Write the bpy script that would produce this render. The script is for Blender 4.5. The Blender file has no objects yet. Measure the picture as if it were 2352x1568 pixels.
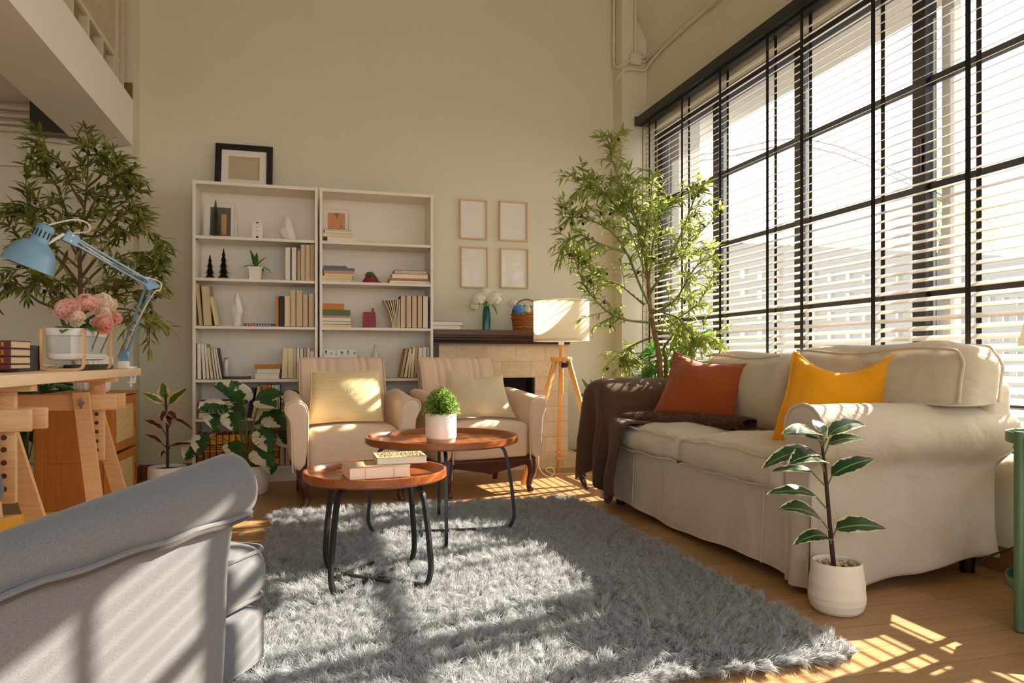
import bpy, bmesh, math, random
import numpy as np
from mathutils import Vector as V, Matrix, Euler, noise

# ------------------------------------------------------------------ camera, sky, sun, exposure
SC = bpy.context.scene
C = SC.collection
PI = math.pi
cam_d = bpy.data.cameras.new('camera')
cam_d.sensor_width = 36.0
cam_d.lens = 36.0 * 1650 / 2352
cam_d.shift_y = 41 / 2352
cam_d.clip_start = 0.02
cam = bpy.data.objects.new('camera', cam_d)
C.objects.link(cam)
cam.location = (0, 0, 0.84)
cam.rotation_euler = (PI / 2, 0, -math.atan(456 / 1650))
SC.camera = cam

world = bpy.data.worlds.new('sky')
SC.world = world
world.use_nodes = True
wn = world.node_tree.nodes
wn['Background'].inputs['Color'].default_value = (0.97, 0.985, 1.0, 1)
wn['Background'].inputs['Strength'].default_value = 4.8

sun_d = bpy.data.lights.new('sun', 'SUN')
sun_d.energy = 34.0
sun_d.angle = math.radians(0.55)
sun_d.color = (1.0, 0.87, 0.68)
sun = bpy.data.objects.new('sun', sun_d)
C.objects.link(sun)
sun.rotation_euler = V((-1, -0.29, -0.64)).to_track_quat('-Z', 'Y').to_euler()
sun.location = (8, 3, 6)

SC.view_settings.view_transform = 'Standard'
SC.view_settings.look = 'None'
SC.view_settings.gamma = 1.0
SC.view_settings.use_curve_mapping = False
SC.view_settings.exposure = -0.45
SC.cycles.max_bounces = 10
SC.cycles.diffuse_bounces = 6
SC.cycles.transparent_max_bounces = 16

# ------------------------------------------------------------------ materials
MATS = {}


def lin(h):
    """sRGB 0-255 triple to linear rgba"""
    r = []
    for c in h:
        c = c / 255.0
        r.append(c / 12.92 if c <= 0.04045 else ((c + 0.055) / 1.055) ** 2.4)
    return (r[0], r[1], r[2], 1.0)


class NT:
    def __init__(s, name):
        s.m = bpy.data.materials.new(name)
        s.m.use_nodes = True
        s.t = s.m.node_tree
        s.n = s.t.nodes
        s.b = s.n['Principled BSDF']
        s.out = s.n['Material Output']
        MATS[name] = s.m

    def add(s, typ, **kw):
        n = s.n.new(typ)
        for k, v in kw.items():
            if k in n.inputs:
                n.inputs[k].default_value = v
            else:
                setattr(n, k, v)
        return n

    def link(s, a, ao, b, bi):
        s.t.links.new(a.outputs[ao], b.inputs[bi])

    def coord(s, scale=(1, 1, 1), out='Object', rot=(0, 0, 0)):
        tc = s.add('ShaderNodeTexCoord')
        mp = s.add('ShaderNodeMapping')
        mp.inputs['Scale'].default_value = scale
        mp.inputs['Rotation'].default_value = rot
        s.link(tc, out, mp, 'Vector')
        return mp

    def ramp(s, src, so, stops):
        r = s.add('ShaderNodeValToRGB')
        e = r.color_ramp.elements
        while len(e) > 1:
            e.remove(e[-1])
        e[0].position = stops[0][0]
        e[0].color = stops[0][1]
        for p, c in stops[1:]:
            x = e.new(p)
            x.color = c
        s.link(src, so, r, 'Fac')
        return r

    def mix(s, fac, a, b, blend='MIX'):
        m = s.add('ShaderNodeMix', data_type='RGBA', blend_type=blend)
        for sock, val in ((0, fac), (6, a), (7, b)):
            if isinstance(val, tuple) and len(val) == 2 and hasattr(val[0], 'outputs'):
                s.t.links.new(val[0].outputs[val[1]], m.inputs[sock])
            else:
                m.inputs[sock].default_value = val
        return m

    def bump(s, src, so, strength, dist=0.01):
        b = s.add('ShaderNodeBump', Strength=strength, Distance=dist)
        s.link(src, so, b, 'Height')
        s.link(b, 'Normal', s.b, 'Normal')
        return b


def dark(c, k):
    return (c[0] * k, c[1] * k, c[2] * k, 1)


def plain(name, rgb, rough=0.6, var=0.08, scale=6.0, metal=0.0, bump=0.0, bscale=60.0, spec=0.5, sheen=0.0):
    s = NT(name)
    c = lin(rgb)
    mp = s.coord()
    n = s.add('ShaderNodeTexNoise', Scale=scale, Detail=4.0)
    s.link(mp, 'Vector', n, 'Vector')
    r = s.ramp(n, 'Fac', [(0.3, dark(c, 1 - var)), (0.7, dark(c, 1 + var * 0.6))])
    s.link(r, 'Color', s.b, 'Base Color')
    s.b.inputs['Roughness'].default_value = rough
    s.b.inputs['Metallic'].default_value = metal
    s.b.inputs['Specular IOR Level'].default_value = spec
    if sheen:
        s.b.inputs['Sheen Weight'].default_value = sheen
        s.b.inputs['Sheen Roughness'].default_value = 0.5
    if bump:
        n2 = s.add('ShaderNodeTexNoise', Scale=bscale, Detail=3.0)
        s.link(mp, 'Vector', n2, 'Vector')
        s.bump(n2, 'Fac', bump, 0.01)
    return s.m


def fabric(name, rgb, rough=0.9, weave=700.0, var=0.1, wrinkle=0.0, sheen=0.2, streak=None, rgb2=None):
    s = NT(name)
    c = lin(rgb)
    mp = s.coord()
    n = s.add('ShaderNodeTexNoise', Scale=weave, Detail=2.0)
    s.link(mp, 'Vector', n, 'Vector')
    c2 = lin(rgb2) if rgb2 else dark(c, 1 - var)
    r = s.ramp(n, 'Fac', [(0.35, c2), (0.65, dark(c, 1 + var * 0.5))])
    col = (r, 'Color')
    if streak:
        mp2 = s.coord(streak[0])
        n3 = s.add('ShaderNodeTexNoise', Scale=1.0, Detail=4.0)
        s.link(mp2, 'Vector', n3, 'Vector')
        r3 = s.ramp(n3, 'Fac', [(streak[1], (0, 0, 0, 1)), (streak[2], (1, 1, 1, 1))])
        m = s.mix((r3, 'Color'), (r, 'Color'), lin(streak[3]))
        col = (m, 2)
    s.t.links.new(col[0].outputs[col[1]], s.b.inputs['Base Color'])
    s.b.inputs['Roughness'].default_value = rough
    s.b.inputs['Specular IOR Level'].default_value = 0.25
    s.b.inputs['Sheen Weight'].default_value = sheen
    s.b.inputs['Sheen Roughness'].default_value = 0.5
    if wrinkle:
        mp3 = s.coord()
        n2 = s.add('ShaderNodeTexNoise', Scale=7.0, Detail=3.0, Distortion=0.8)
        s.link(mp3, 'Vector', n2, 'Vector')
        s.bump(n2, 'Fac', wrinkle, 0.03)
    return s.m


def wood(name, rgb_a, rgb_b, grain=(4, 60, 60), rough=0.4, coat=0.0, rings=2.0):
    s = NT(name)
    mp = s.coord(grain)
    n = s.add('ShaderNodeTexNoise', Scale=1.0, Detail=6.0, Roughness=0.6, Distortion=rings)
    s.link(mp, 'Vector', n, 'Vector')
    r = s.ramp(n, 'Fac', [(0.3, lin(rgb_a)), (0.7, lin(rgb_b))])
    s.link(r, 'Color', s.b, 'Base Color')
    s.b.inputs['Roughness'].default_value = rough
    s.b.inputs['Coat Weight'].default_value = coat
    s.b.inputs['Coat Roughness'].default_value = 0.2
    s.bump(n, 'Fac', 0.06, 0.002)
    return s.m


def leaf_mat(name, green, green2, edge=None, edge_at=0.72, transl=0.35, rough=0.35, patch=0.0, vein=None):
    """UV x runs across the leaf (0..1), y along it; the variegation follows the leaf, not the light"""
    s = NT(name)
    uv = s.add('ShaderNodeTexCoord')
    n = s.add('ShaderNodeTexNoise', Scale=9.0, Detail=3.0)
    s.link(uv, 'Object', n, 'Vector')
    r = s.ramp(n, 'Fac', [(0.35, lin(green)), (0.65, lin(green2))])
    col = (r, 'Color')
    if edge:
        sp = s.add('ShaderNodeSeparateXYZ')
        s.link(uv, 'UV', sp, 'Vector')
        a = s.add('ShaderNodeMath', operation='SUBTRACT')
        a.inputs[1].default_value = 0.5
        s.link(sp, 'X', a, 0)
        if patch:
            b = s.add('ShaderNodeMath', operation='MULTIPLY')
            b.inputs[1].default_value = 1.0
        else:
            b = s.add('ShaderNodeMath', operation='ABSOLUTE')
        s.link(a, 0, b, 0)
        m2 = s.add('ShaderNodeMath', operation='MULTIPLY')
        m2.inputs[1].default_value = 2.0
        s.link(b, 0, m2, 0)
        n2 = s.add('ShaderNodeTexNoise', Scale=26.0 if not patch else 18.0, Detail=3.0)
        s.link(uv, 'Object', n2, 'Vector')
        a2 = s.add('ShaderNodeMath', operation='MULTIPLY_ADD')
        a2.inputs[1].default_value = 1.1 if not patch else patch
        a2.inputs[2].default_value = -0.55 if not patch else -patch * 0.5
        s.link(n2, 'Fac', a2, 0)
        a3 = s.add('ShaderNodeMath', operation='ADD')
        s.link(m2, 0, a3, 0)
        s.link(a2, 0, a3, 1)
        r2 = s.ramp(a3, 0, [(edge_at - 0.03, (0, 0, 0, 1)), (edge_at + 0.03, (1, 1, 1, 1))])
        mx = s.mix((r2, 'Color'), (r, 'Color'), lin(edge))
        col = (mx, 2)
    if vein:
        sp2 = s.add('ShaderNodeSeparateXYZ')
        s.link(uv, 'UV', sp2, 'Vector')
        v1 = s.add('ShaderNodeMath', operation='SUBTRACT')
        v1.inputs[1].default_value = 0.5
        s.link(sp2, 'X', v1, 0)
        v2 = s.add('ShaderNodeMath', operation='ABSOLUTE')
        s.link(v1, 0, v2, 0)
        r5 = s.ramp(v2, 0, [(0.02, (1, 1, 1, 1)), (0.045, (0, 0, 0, 1))])
        mx2 = s.mix((r5, 'Color'), col, lin(vein))
        col = (mx2, 2)
    s.t.links.new(col[0].outputs[col[1]], s.b.inputs['Base Color'])
    s.b.inputs['Roughness'].default_value = rough
    tr = s.add('ShaderNodeBsdfTranslucent')
    bc = s.add('ShaderNodeBrightContrast', Bright=0.04)
    s.t.links.new(col[0].outputs[col[1]], bc.inputs['Color'])
    s.link(bc, 'Color', tr, 'Color')
    ms = s.add('ShaderNodeMixShader')
    ms.inputs['Fac'].default_value = transl
    s.link(s.b, 'BSDF', ms, 1)
    s.link(tr, 'BSDF', ms, 2)
    s.link(ms, 'Shader', s.out, 'Surface')
    return s.m


def m_floor():
    s = NT('oak_floor')
    mp = s.coord((1, 1, 1))
    br = s.add('ShaderNodeTexBrick')
    br.inputs['Scale'].default_value = 1.0
    br.inputs['Mortar Size'].default_value = 0.0012
    br.inputs['Brick Width'].default_value = 1.3
    br.inputs['Row Height'].default_value = 0.145
    br.inputs['Color1'].default_value = lin((170, 134, 92))
    br.inputs['Color2'].default_value = lin((184, 148, 104))
    br.inputs['Mortar'].default_value = lin((96, 68, 40))
    br.offset = 0.37
    s.link(mp, 'Vector', br, 'Vector')
    mp2 = s.coord((3, 42, 1))
    n = s.add('ShaderNodeTexNoise', Scale=1.0, Detail=7.0, Distortion=1.6)
    s.link(mp2, 'Vector', n, 'Vector')
    r = s.ramp(n, 'Fac', [(0.3, (0.62, 0.58, 0.52, 1)), (0.6, (1, 1, 1, 1))])
    m = s.mix(0.55, (br, 'Color'), (r, 'Color'), 'MULTIPLY')
    s.link(m, 2, s.b, 'Base Color')
    s.b.inputs['Roughness'].default_value = 0.38
    s.b.inputs['Specular IOR Level'].default_value = 0.45
    s.bump(n, 'Fac', 0.05, 0.002)
    return s.m


def m_wall():
    s = NT('wall_paint')
    c = lin((222, 217, 194))
    mp = s.coord()
    n = s.add('ShaderNodeTexNoise', Scale=1.3, Detail=4.0)
    s.link(mp, 'Vector', n, 'Vector')
    r = s.ramp(n, 'Fac', [(0.3, dark(c, 0.97)), (0.7, c)])
    s.link(r, 'Color', s.b, 'Base Color')
    s.b.inputs['Roughness'].default_value = 0.85
    s.b.inputs['Specular IOR Level'].default_value = 0.2
    n2 = s.add('ShaderNodeTexNoise', Scale=35.0, Detail=4.0)
    s.link(mp, 'Vector', n2, 'Vector')
    s.bump(n2, 'Fac', 0.12, 0.004)
    return s.m


def m_stone():
    s = NT('stone_blocks')
    mp = s.coord((1, 1, 1), rot=(PI / 2, 0, 0))
    br = s.add('ShaderNodeTexBrick')
    br.inputs['Scale'].default_value = 1.0
    br.inputs['Mortar Size'].default_value = 0.0035
    br.inputs['Brick Width'].default_value = 0.235
    br.inputs['Row Height'].default_value = 0.118
    br.inputs['Color1'].default_value = lin((222, 200, 164))
    br.inputs['Color2'].default_value = lin((236, 216, 184))
    br.inputs['Mortar'].default_value = lin((206, 186, 154))
    s.link(mp, 'Vector', br, 'Vector')
    mp2 = s.coord()
    n = s.add('ShaderNodeTexNoise', Scale=22.0, Detail=6.0)
    s.link(mp2, 'Vector', n, 'Vector')
    r = s.ramp(n, 'Fac', [(0.3, (0.86, 0.82, 0.76, 1)), (0.65, (1, 1, 1, 1))])
    m = s.mix(0.8, (br, 'Color'), (r, 'Color'), 'MULTIPLY')
    s.link(m, 2, s.b, 'Base Color')
    s.b.inputs['Roughness'].default_value = 0.85
    ad = s.add('ShaderNodeMath', operation='MULTIPLY_ADD')
    ad.inputs[1].default_value = -0.6
    s.link(br, 'Fac', ad, 0)
    s.link(n, 'Fac', ad, 2)
    s.bump(ad, 0, 0.35, 0.006)
    return s.m


def pane_shader(s, strength=0.8):
    """thin pane: clear when looked at squarely, mirror-like towards grazing angles; the same from both sides"""
    t = s.add('ShaderNodeBsdfTransparent')
    g = s.add('ShaderNodeBsdfGlossy', Roughness=0.03)
    lw = s.add('ShaderNodeLayerWeight', Blend=0.5)
    p = s.add('ShaderNodeMath', operation='POWER')
    p.inputs[1].default_value = 4.0
    s.link(lw, 'Facing', p, 0)
    q = s.add('ShaderNodeMath', operation='MULTIPLY_ADD')
    q.inputs[1].default_value = strength
    q.inputs[2].default_value = 0.02
    s.link(p, 0, q, 0)
    ms = s.add('ShaderNodeMixShader')
    s.link(q, 0, ms, 'Fac')
    s.link(t, 'BSDF', ms, 1)
    s.link(g, 'BSDF', ms, 2)
    return ms


def m_glass():
    """window pane with haze put into the glass: light passes straight, a little scatters as a veil"""
    s = NT('window_glass')
    ms = pane_shader(s, 0.5)
    d = s.add('ShaderNodeBsdfTranslucent')
    d.inputs['Color'].default_value = (0.9, 0.95, 1.0, 1)
    ms2 = s.add('ShaderNodeMixShader')
    ms2.inputs['Fac'].default_value = 0.03  # faint pale veil imitating the glare and haze outdoors
    s.link(ms, 'Shader', ms2, 1)
    s.link(d, 'BSDF', ms2, 2)
    s.link(ms2, 'Shader', s.out, 'Surface')
    return s.m


def m_frame_glass(name='picture_glass'):
    s = NT(name)
    ms = pane_shader(s, 0.5)
    s.link(ms, 'Shader', s.out, 'Surface')
    return s.m


def m_shade(name, rgb, f=0.5):
    s = NT(name)
    c = lin(rgb)
    mp = s.coord()
    n = s.add('ShaderNodeTexNoise', Scale=400.0)
    s.link(mp, 'Vector', n, 'Vector')
    r = s.ramp(n, 'Fac', [(0.3, dark(c, 0.95)), (0.7, c)])
    s.link(r, 'Color', s.b, 'Base Color')
    s.b.inputs['Roughness'].default_value = 0.8
    tr = s.add('ShaderNodeBsdfTranslucent')
    s.link(r, 'Color', tr, 'Color')
    ms = s.add('ShaderNodeMixShader')
    ms.inputs['Fac'].default_value = f
    s.link(s.b, 'BSDF', ms, 1)
    s.link(tr, 'BSDF', ms, 2)
    s.link(ms, 'Shader', s.out, 'Surface')
    return s.m


def m_pile(name, rgb_a, rgb_b, transl=0.25):
    s = NT(name)
    mp = s.coord()
    n = s.add('ShaderNodeTexNoise', Scale=70.0, Detail=2.0)
    s.link(mp, 'Vector', n, 'Vector')
    r = s.ramp(n, 'Fac', [(0.35, lin(rgb_a)), (0.65, lin(rgb_b))])
    s.link(r, 'Color', s.b, 'Base Color')
    s.b.inputs['Roughness'].default_value = 0.55
    s.b.inputs['Specular IOR Level'].default_value = 0.3
    tr = s.add('ShaderNodeBsdfTranslucent')
    s.link(r, 'Color', tr, 'Color')
    ms = s.add('ShaderNodeMixShader')
    ms.inputs['Fac'].default_value = transl
    s.link(s.b, 'BSDF', ms, 1)
    s.link(tr, 'BSDF', ms, 2)
    s.link(ms, 'Shader', s.out, 'Surface')
    return s.m


def m_wicker(name, a, b, sx=120.0, sz=160.0):
    s = NT(name)
    mp = s.coord((1, 1, 1))
    w1 = s.add('ShaderNodeTexWave', Scale=sz / 6.28, Distortion=1.5, bands_direction='Z')
    s.link(mp, 'Vector', w1, 'Vector')
    w2 = s.add('ShaderNodeTexWave', Scale=sx / 6.28, Distortion=0.5, bands_direction='DIAGONAL')
    s.link(mp, 'Vector', w2, 'Vector')
    m = s.mix(0.5, (w1, 'Color'), (w2, 'Color'), 'MULTIPLY')
    r = s.ramp(m, 2, [(0.1, lin(a)), (0.7, lin(b))])
    s.link(r, 'Color', s.b, 'Base Color')
    s.b.inputs['Roughness'].default_value = 0.6
    s.bump(m, 2, 0.8, 0.004)
    return s.m


def m_checker(name, a, b, scale):
    s = NT(name)
    mp = s.coord((scale, scale, scale))
    w = s.add('ShaderNodeTexVoronoi', Scale=1.0)
    s.link(mp, 'Vector', w, 'Vector')
    r = s.ramp(w, 'Distance', [(0.25, lin(a)), (0.5, lin(b))])
    s.link(r, 'Color', s.b, 'Base Color')
    s.b.inputs['Roughness'].default_value = 0.7
    s.bump(w, 'Distance', 0.5, 0.003)
    return s.m


m_floor(); m_wall(); m_stone(); m_glass(); m_frame_glass()
plain('ceiling_white', (236, 232, 222), 0.9, 0.03, 2)
plain('beam_white', (242, 240, 234), 0.85, 0.03, 2)
wood('skirting_wood', (120, 84, 50), (150, 108, 68), (3, 40, 40))
plain('frame_black', (22, 24, 28), 0.45, 0.1, 30)
plain('tape_black', (20, 21, 24), 0.8, 0.1, 60)
plain('slat_white', (238, 228, 212), 0.5, 0.05, 40)
plain('fence_grey', (96, 96, 95), 0.9, 0.06, 3)
plain('yard_grey', (84, 83, 80), 0.9, 0.1, 2)
plain('concrete_pale', (200, 196, 188), 0.9, 0.08, 5)
plain('conduit_cream', (222, 214, 194), 0.6, 0.03, 8)
plain('duct_grey', (70, 68, 62), 0.8, 0.08, 4)
plain('rail_white', (214, 202, 180), 0.5, 0.04, 20)
plain('shelf_white', (238, 230, 214), 0.42, 0.02, 8)
plain('white_gloss', (240, 238, 234), 0.25, 0.02, 8)
plain('white_matte', (240, 234, 222), 0.7, 0.03, 12)
plain('pot_white', (238, 232, 220), 0.55, 0.04, 20)
plain('pot_ribbed', (236, 230, 216), 0.6, 0.02, 20)
plain('clay_band', (176, 160, 136), 0.85, 0.1, 60)
plain('soil', (60, 44, 30), 0.95, 0.3, 60, bump=0.5)
plain('pebble', (206, 184, 148), 0.8, 0.2, 50)
plain('bark', (108, 82, 52), 0.9, 0.25, 30, bump=0.5, bscale=80)
plain('bark_pale', (142, 112, 74), 0.9, 0.22, 30, bump=0.5, bscale=80)
plain('stem_dark', (52, 34, 28), 0.6, 0.2, 40)
plain('stem_green', (112, 120, 58), 0.6, 0.15, 40)
plain('olive_fruit', (42, 34, 34), 0.35, 0.3, 20)
plain('black_lacquer', (16, 15, 15), 0.35, 0.1, 12)
plain('paper_white', (238, 232, 222), 0.85, 0.02, 12)
plain('paper_beige', (196, 178, 146), 0.8, 0.05, 6)
plain('kraft', (198, 160, 104), 0.8, 0.06, 20)
plain('dark_picture', (104, 98, 90), 0.7, 0.1, 30)
plain('peach_picture', (226, 158, 104), 0.7, 0.04, 8)
wood('frame_pine', (206, 172, 122), (226, 194, 146), (20, 20, 20), 0.5)
plain('paper_edge', (232, 222, 200), 0.9, 0.08, 120)
plain('steel', (170, 166, 160), 0.3, 0.05, 10, metal=1.0)
plain('iron_grey', (52, 53, 56), 0.4, 0.08, 20, metal=0.6)
plain('lamp_blue', (122, 164, 190), 0.32, 0.03, 8)
plain('cord_white', (236, 226, 206), 0.5, 0.02, 8)
plain('plastic_black', (24, 24, 26), 0.45, 0.1, 10)
wood('beech', (218, 166, 112), (234, 188, 136), (5, 50, 50), 0.5)
wood('beech_top', (236, 200, 158), (244, 214, 176), (60, 5, 60), 0.5)
wood('bamboo', (176, 104, 34), (200, 126, 48), (60, 60, 3), 0.4)
wood('walnut', (120, 62, 26), (168, 94, 44), (40, 5, 40), 0.32, coat=0.4, rings=4.0)
wood('mahogany', (62, 30, 18), (92, 46, 26), (30, 30, 5), 0.35, coat=0.3)
wood('mantel_wood', (80, 50, 34), (112, 74, 50), (3, 50, 50), 0.4)
wood('mantel_dark', (44, 30, 24), (64, 44, 34), (3, 50, 50), 0.4)
wood('pine_lamp', (216, 150, 76), (232, 172, 98), (40, 40, 4), 0.45)
plain('firebox_black', (30, 28, 26), 0.8, 0.3, 10, bump=0.5)
m_shade('lamp_shade_cloth', (244, 236, 218), 0.5)
m_checker('cane_weave', (236, 214, 160), (206, 172, 112), 110)
m_wicker('wicker_brown', (120, 66, 22), (206, 132, 60))
m_wicker('wicker_pale', (150, 104, 52), (230, 186, 124), 90, 110)
fabric('cream_uphol', (226, 200, 172), 0.85, 500, 0.06, 0.0, 0.2)
fabric('sofa_linen', (203, 194, 178), 0.92, 600, 0.08, 0.55, 0.2)
fabric('denim_grey', (103, 106, 111), 0.95, 520, 0.3, 0.0, 0.25, rgb2=(92, 94, 99))
fabric('denim_dark', (70, 66, 62), 0.95, 520, 0.2)
fabric('rust_velvet', (152, 72, 22), 0.85, 500, 0.14, 0.6, 0.35)
fabric('mustard_linen', (232, 160, 14), 0.9, 500, 0.1, 0.5, 0.2)
fabric('cushion_cream', (232, 210, 160), 0.8, 400, 0.08, 0.2, 0.3, streak=((10, 10, 150), 0.60, 0.66, (212, 188, 138)))
fabric('cushion_oat', (214, 196, 162), 0.9, 500, 0.06, 0.25, 0.2)
fabric('throw_brown', (84, 60, 42), 0.95, 260, 0.25, 0.2, 0.15)
m_pile('throw_pile', (92, 68, 48), (126, 96, 70), 0.15)
m_pile('rug_pile', (160, 165, 172), (212, 216, 220), 0.4)
plain('rug_backing', (110, 112, 116), 0.95, 0.1, 40)
leaf_mat('olive_leaf', (128, 148, 52), (176, 188, 96), transl=0.55, rough=0.38)
leaf_mat('olive_leaf_dark', (86, 104, 44), (160, 164, 78), transl=0.3, rough=0.45)
leaf_mat('palm_leaf', (40, 88, 34), (66, 120, 48), transl=0.35)
leaf_mat('palm_leaf_bright', (70, 150, 40), (110, 184, 60), transl=0.45)
leaf_mat('rubber_leaf', (28, 60, 34), (46, 86, 44), edge=(232, 226, 190), edge_at=0.84, transl=0.2, rough=0.3, vein=(150, 170, 110))
leaf_mat('rubber_leaf_pink', (50, 48, 28), (72, 66, 38), edge=(218, 150, 120), edge_at=0.62, transl=0.2, rough=0.35)
leaf_mat('rubber_leaf_gold', (60, 96, 28), (86, 118, 38), edge=(232, 196, 130), edge_at=0.6, transl=0.3, rough=0.35)
leaf_mat('monstera_leaf', (34, 74, 34), (54, 98, 46), edge=(226, 222, 198), edge_at=0.2, transl=0.25, rough=0.35, patch=1.9)
leaf_mat('ficus_leaf', (52, 88, 44), (84, 118, 66), edge=(216, 210, 160), edge_at=0.86, transl=0.3)
leaf_mat('herb_leaf', (112, 160, 50), (176, 206, 104), transl=0.45, rough=0.5)
leaf_mat('needle_green', (50, 78, 54), (120, 136, 116), transl=0.1, rough=0.7)
leaf_mat('needle_dark', (18, 32, 26), (34, 50, 42), transl=0.1, rough=0.7)
leaf_mat('orchid_leaf', (62, 110, 38), (90, 140, 54), transl=0.3)
leaf_mat('garden_leaf', (120, 150, 90), (160, 180, 120), transl=0.4)
leaf_mat('petal_pink', (244, 190, 174), (250, 214, 200), transl=0.35, rough=0.6)
leaf_mat('petal_cream', (246, 222, 196), (250, 234, 214), transl=0.35, rough=0.6)
leaf_mat('petal_white', (244, 240, 222), (250, 248, 238), transl=0.35, rough=0.6)
leaf_mat('petal_blue', (88, 152, 214), (130, 184, 232), transl=0.3, rough=0.6)
plain('flower_heart', (110, 30, 50), 0.8, 0.2, 60)
plain('teal_glaze', (12, 92, 92), 0.3, 0.08, 6)
plain('red_glaze', (150, 26, 40), 0.45, 0.1, 30)
plain('green_paint', (62, 96, 62), 0.5, 0.1, 40)
plain('cart_green', (82, 116, 84), 0.4, 0.04, 8)
plain('gold', (206, 148, 40), 0.35, 0.15, 30, metal=0.8)
plain('leather_red', (112, 34, 26), 0.5, 0.15, 20)
plain('tray_wood_dark', (66, 40, 28), 0.45, 0.15, 20)
plain('kettle_glass', (210, 206, 196), 0.1, 0.02, 5, spec=0.8)

# ------------------------------------------------------------------ mesh building
WM = {}   # object name -> world matrix, for things whose parts are given in world coordinates


class MB:
    def __init__(s):
        s.v = []; s.f = []; s.uv = []; s.mi = []

    def add(s, vs, fs, mi=0, uvs=None):
        o = len(s.v)
        s.v.extend([tuple(p) for p in vs])
        for k, f in enumerate(fs):
            s.f.append(tuple(i + o for i in f))
            s.mi.append(mi)
            s.uv.append([uvs[i] for i in f] if uvs else None)
        return s

    def bm(s, bm, mi=0):
        bm.verts.ensure_lookup_table()
        bm.verts.index_update()
        s.add([v.co[:] for v in bm.verts], [[v.index for v in f.verts] for f in bm.faces], mi)
        bm.free()
        return s

    def box(s, x0, x1, y0, y1, z0, z1, bev=0.0, seg=2, mi=0, M=None):
        bm = bmesh.new()
        bmesh.ops.create_cube(bm, size=1)
        bmesh.ops.scale(bm, verts=bm.verts, vec=(abs(x1 - x0), abs(y1 - y0), abs(z1 - z0)))
        if bev:
            bmesh.ops.bevel(bm, geom=bm.edges[:], offset=bev, segments=seg, profile=0.5, affect='EDGES')
        bmesh.ops.translate(bm, verts=bm.verts, vec=((x0 + x1) / 2, (y0 + y1) / 2, (z0 + z1) / 2))
        if M is not None:
            bmesh.ops.transform(bm, matrix=M, verts=bm.verts)
        return s.bm(bm, mi)

    def beam(s, a, b, w, h, up=(0, 0, 1), bev=0.0, mi=0):
        """a bar of section w x h from a to b"""
        a = V(a); b = V(b); d = b - a; L = d.length
        z = d.normalized(); x = V(up).cross(z)
        if x.length < 1e-4:
            x = V((1, 0, 0))
        x.normalize(); y = z.cross(x)
        M = Matrix((x, y, z)).transposed().to_4x4()
        M.translation = a
        return s.box(-w / 2, w / 2, -h / 2, h / 2, 0, L, bev, 2, mi, M)

    def tube(s, pts, r, n=8, mi=0, cap=True, flat=1.0):
        pts = [V(p) for p in pts]
        m = len(pts)
        rs = r if isinstance(r, (list, tuple)) else [r] * m
        t0 = (pts[1] - pts[0]).normalized()
        u = V((0, 0, 1)).cross(t0)
        if u.length < 1e-3:
            u = V((1, 0, 0)).cross(t0)
        u.normalize()
        vs = []; fs = []
        for i, p in enumerate(pts):
            t = (pts[min(i + 1, m - 1)] - pts[max(i - 1, 0)])
            if t.length < 1e-9:
                t = t0
            t.normalize()
            u = (u - t * u.dot(t))
            if u.length < 1e-6:
                u = t.orthogonal()
            u.normalize()
            w = t.cross(u)
            for k in range(n):
                a = 2 * PI * (k + 0.5) / n
                vs.append(p + (u * math.cos(a) + w * math.sin(a) * flat) * rs[i])
        for i in range(m - 1):
            for k in range(n):
                k2 = (k + 1) % n
                fs.append((i * n + k, i * n + k2, (i + 1) * n + k2, (i + 1) * n + k))
        if cap:
            fs.append(tuple(range(n - 1, -1, -1)))
            fs.append(tuple((m - 1) * n + k for k in range(n)))
        return s.add(vs, fs, mi)

    def lathe(s, prof, c=(0, 0, 0), n=32, mi=0, sx=1.0, sy=1.0, wob=None):
        vs = []; fs = []
        m = len(prof)
        for (r, z) in prof:
            for k in range(n):
                a = 2 * PI * k / n
                rr = r * (wob(a) if wob else 1)
                vs.append((c[0] + rr * math.cos(a) * sx, c[1] + rr * math.sin(a) * sy, c[2] + z))
        for i in range(m - 1):
            for k in range(n):
                k2 = (k + 1) % n
                fs.append((i * n + k, i * n + k2, (i + 1) * n + k2, (i + 1) * n + k))
        fs.append(tuple(range(n - 1, -1, -1)))
        fs.append(tuple((m - 1) * n + k for k in range(n)))
        return s.add(vs, fs, mi)

    def prism(s, poly, a, b, axis='y', mi=0):
        """poly of 2D points extruded along an axis from a to b"""
        n = len(poly)
        def mk(p, t):
            if axis == 'y':
                return (p[0], t, p[1])
            if axis == 'x':
                return (t, p[0], p[1])
            return (p[0], p[1], t)
        vs = [mk(p, a) for p in poly] + [mk(p, b) for p in poly]
        fs = [tuple(range(n)), tuple(range(2 * n - 1, n - 1, -1))]
        for i in range(n):
            j = (i + 1) % n
            fs.append((i, i + n, j + n, j))
        return s.add(vs, fs, mi)

    def grid(s, fn, nu, nv, mi=0, uv=True):
        vs = []; uvs = []; fs = []
        for j in range(nv + 1):
            for i in range(nu + 1):
                vs.append(fn(i / nu, j / nv)); uvs.append((i / nu, j / nv))
        for j in range(nv):
            for i in range(nu):
                a = j * (nu + 1) + i
                fs.append((a, a + 1, a + nu + 2, a + nu + 1))
        return s.add(vs, fs, mi, uvs if uv else None)

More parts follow.
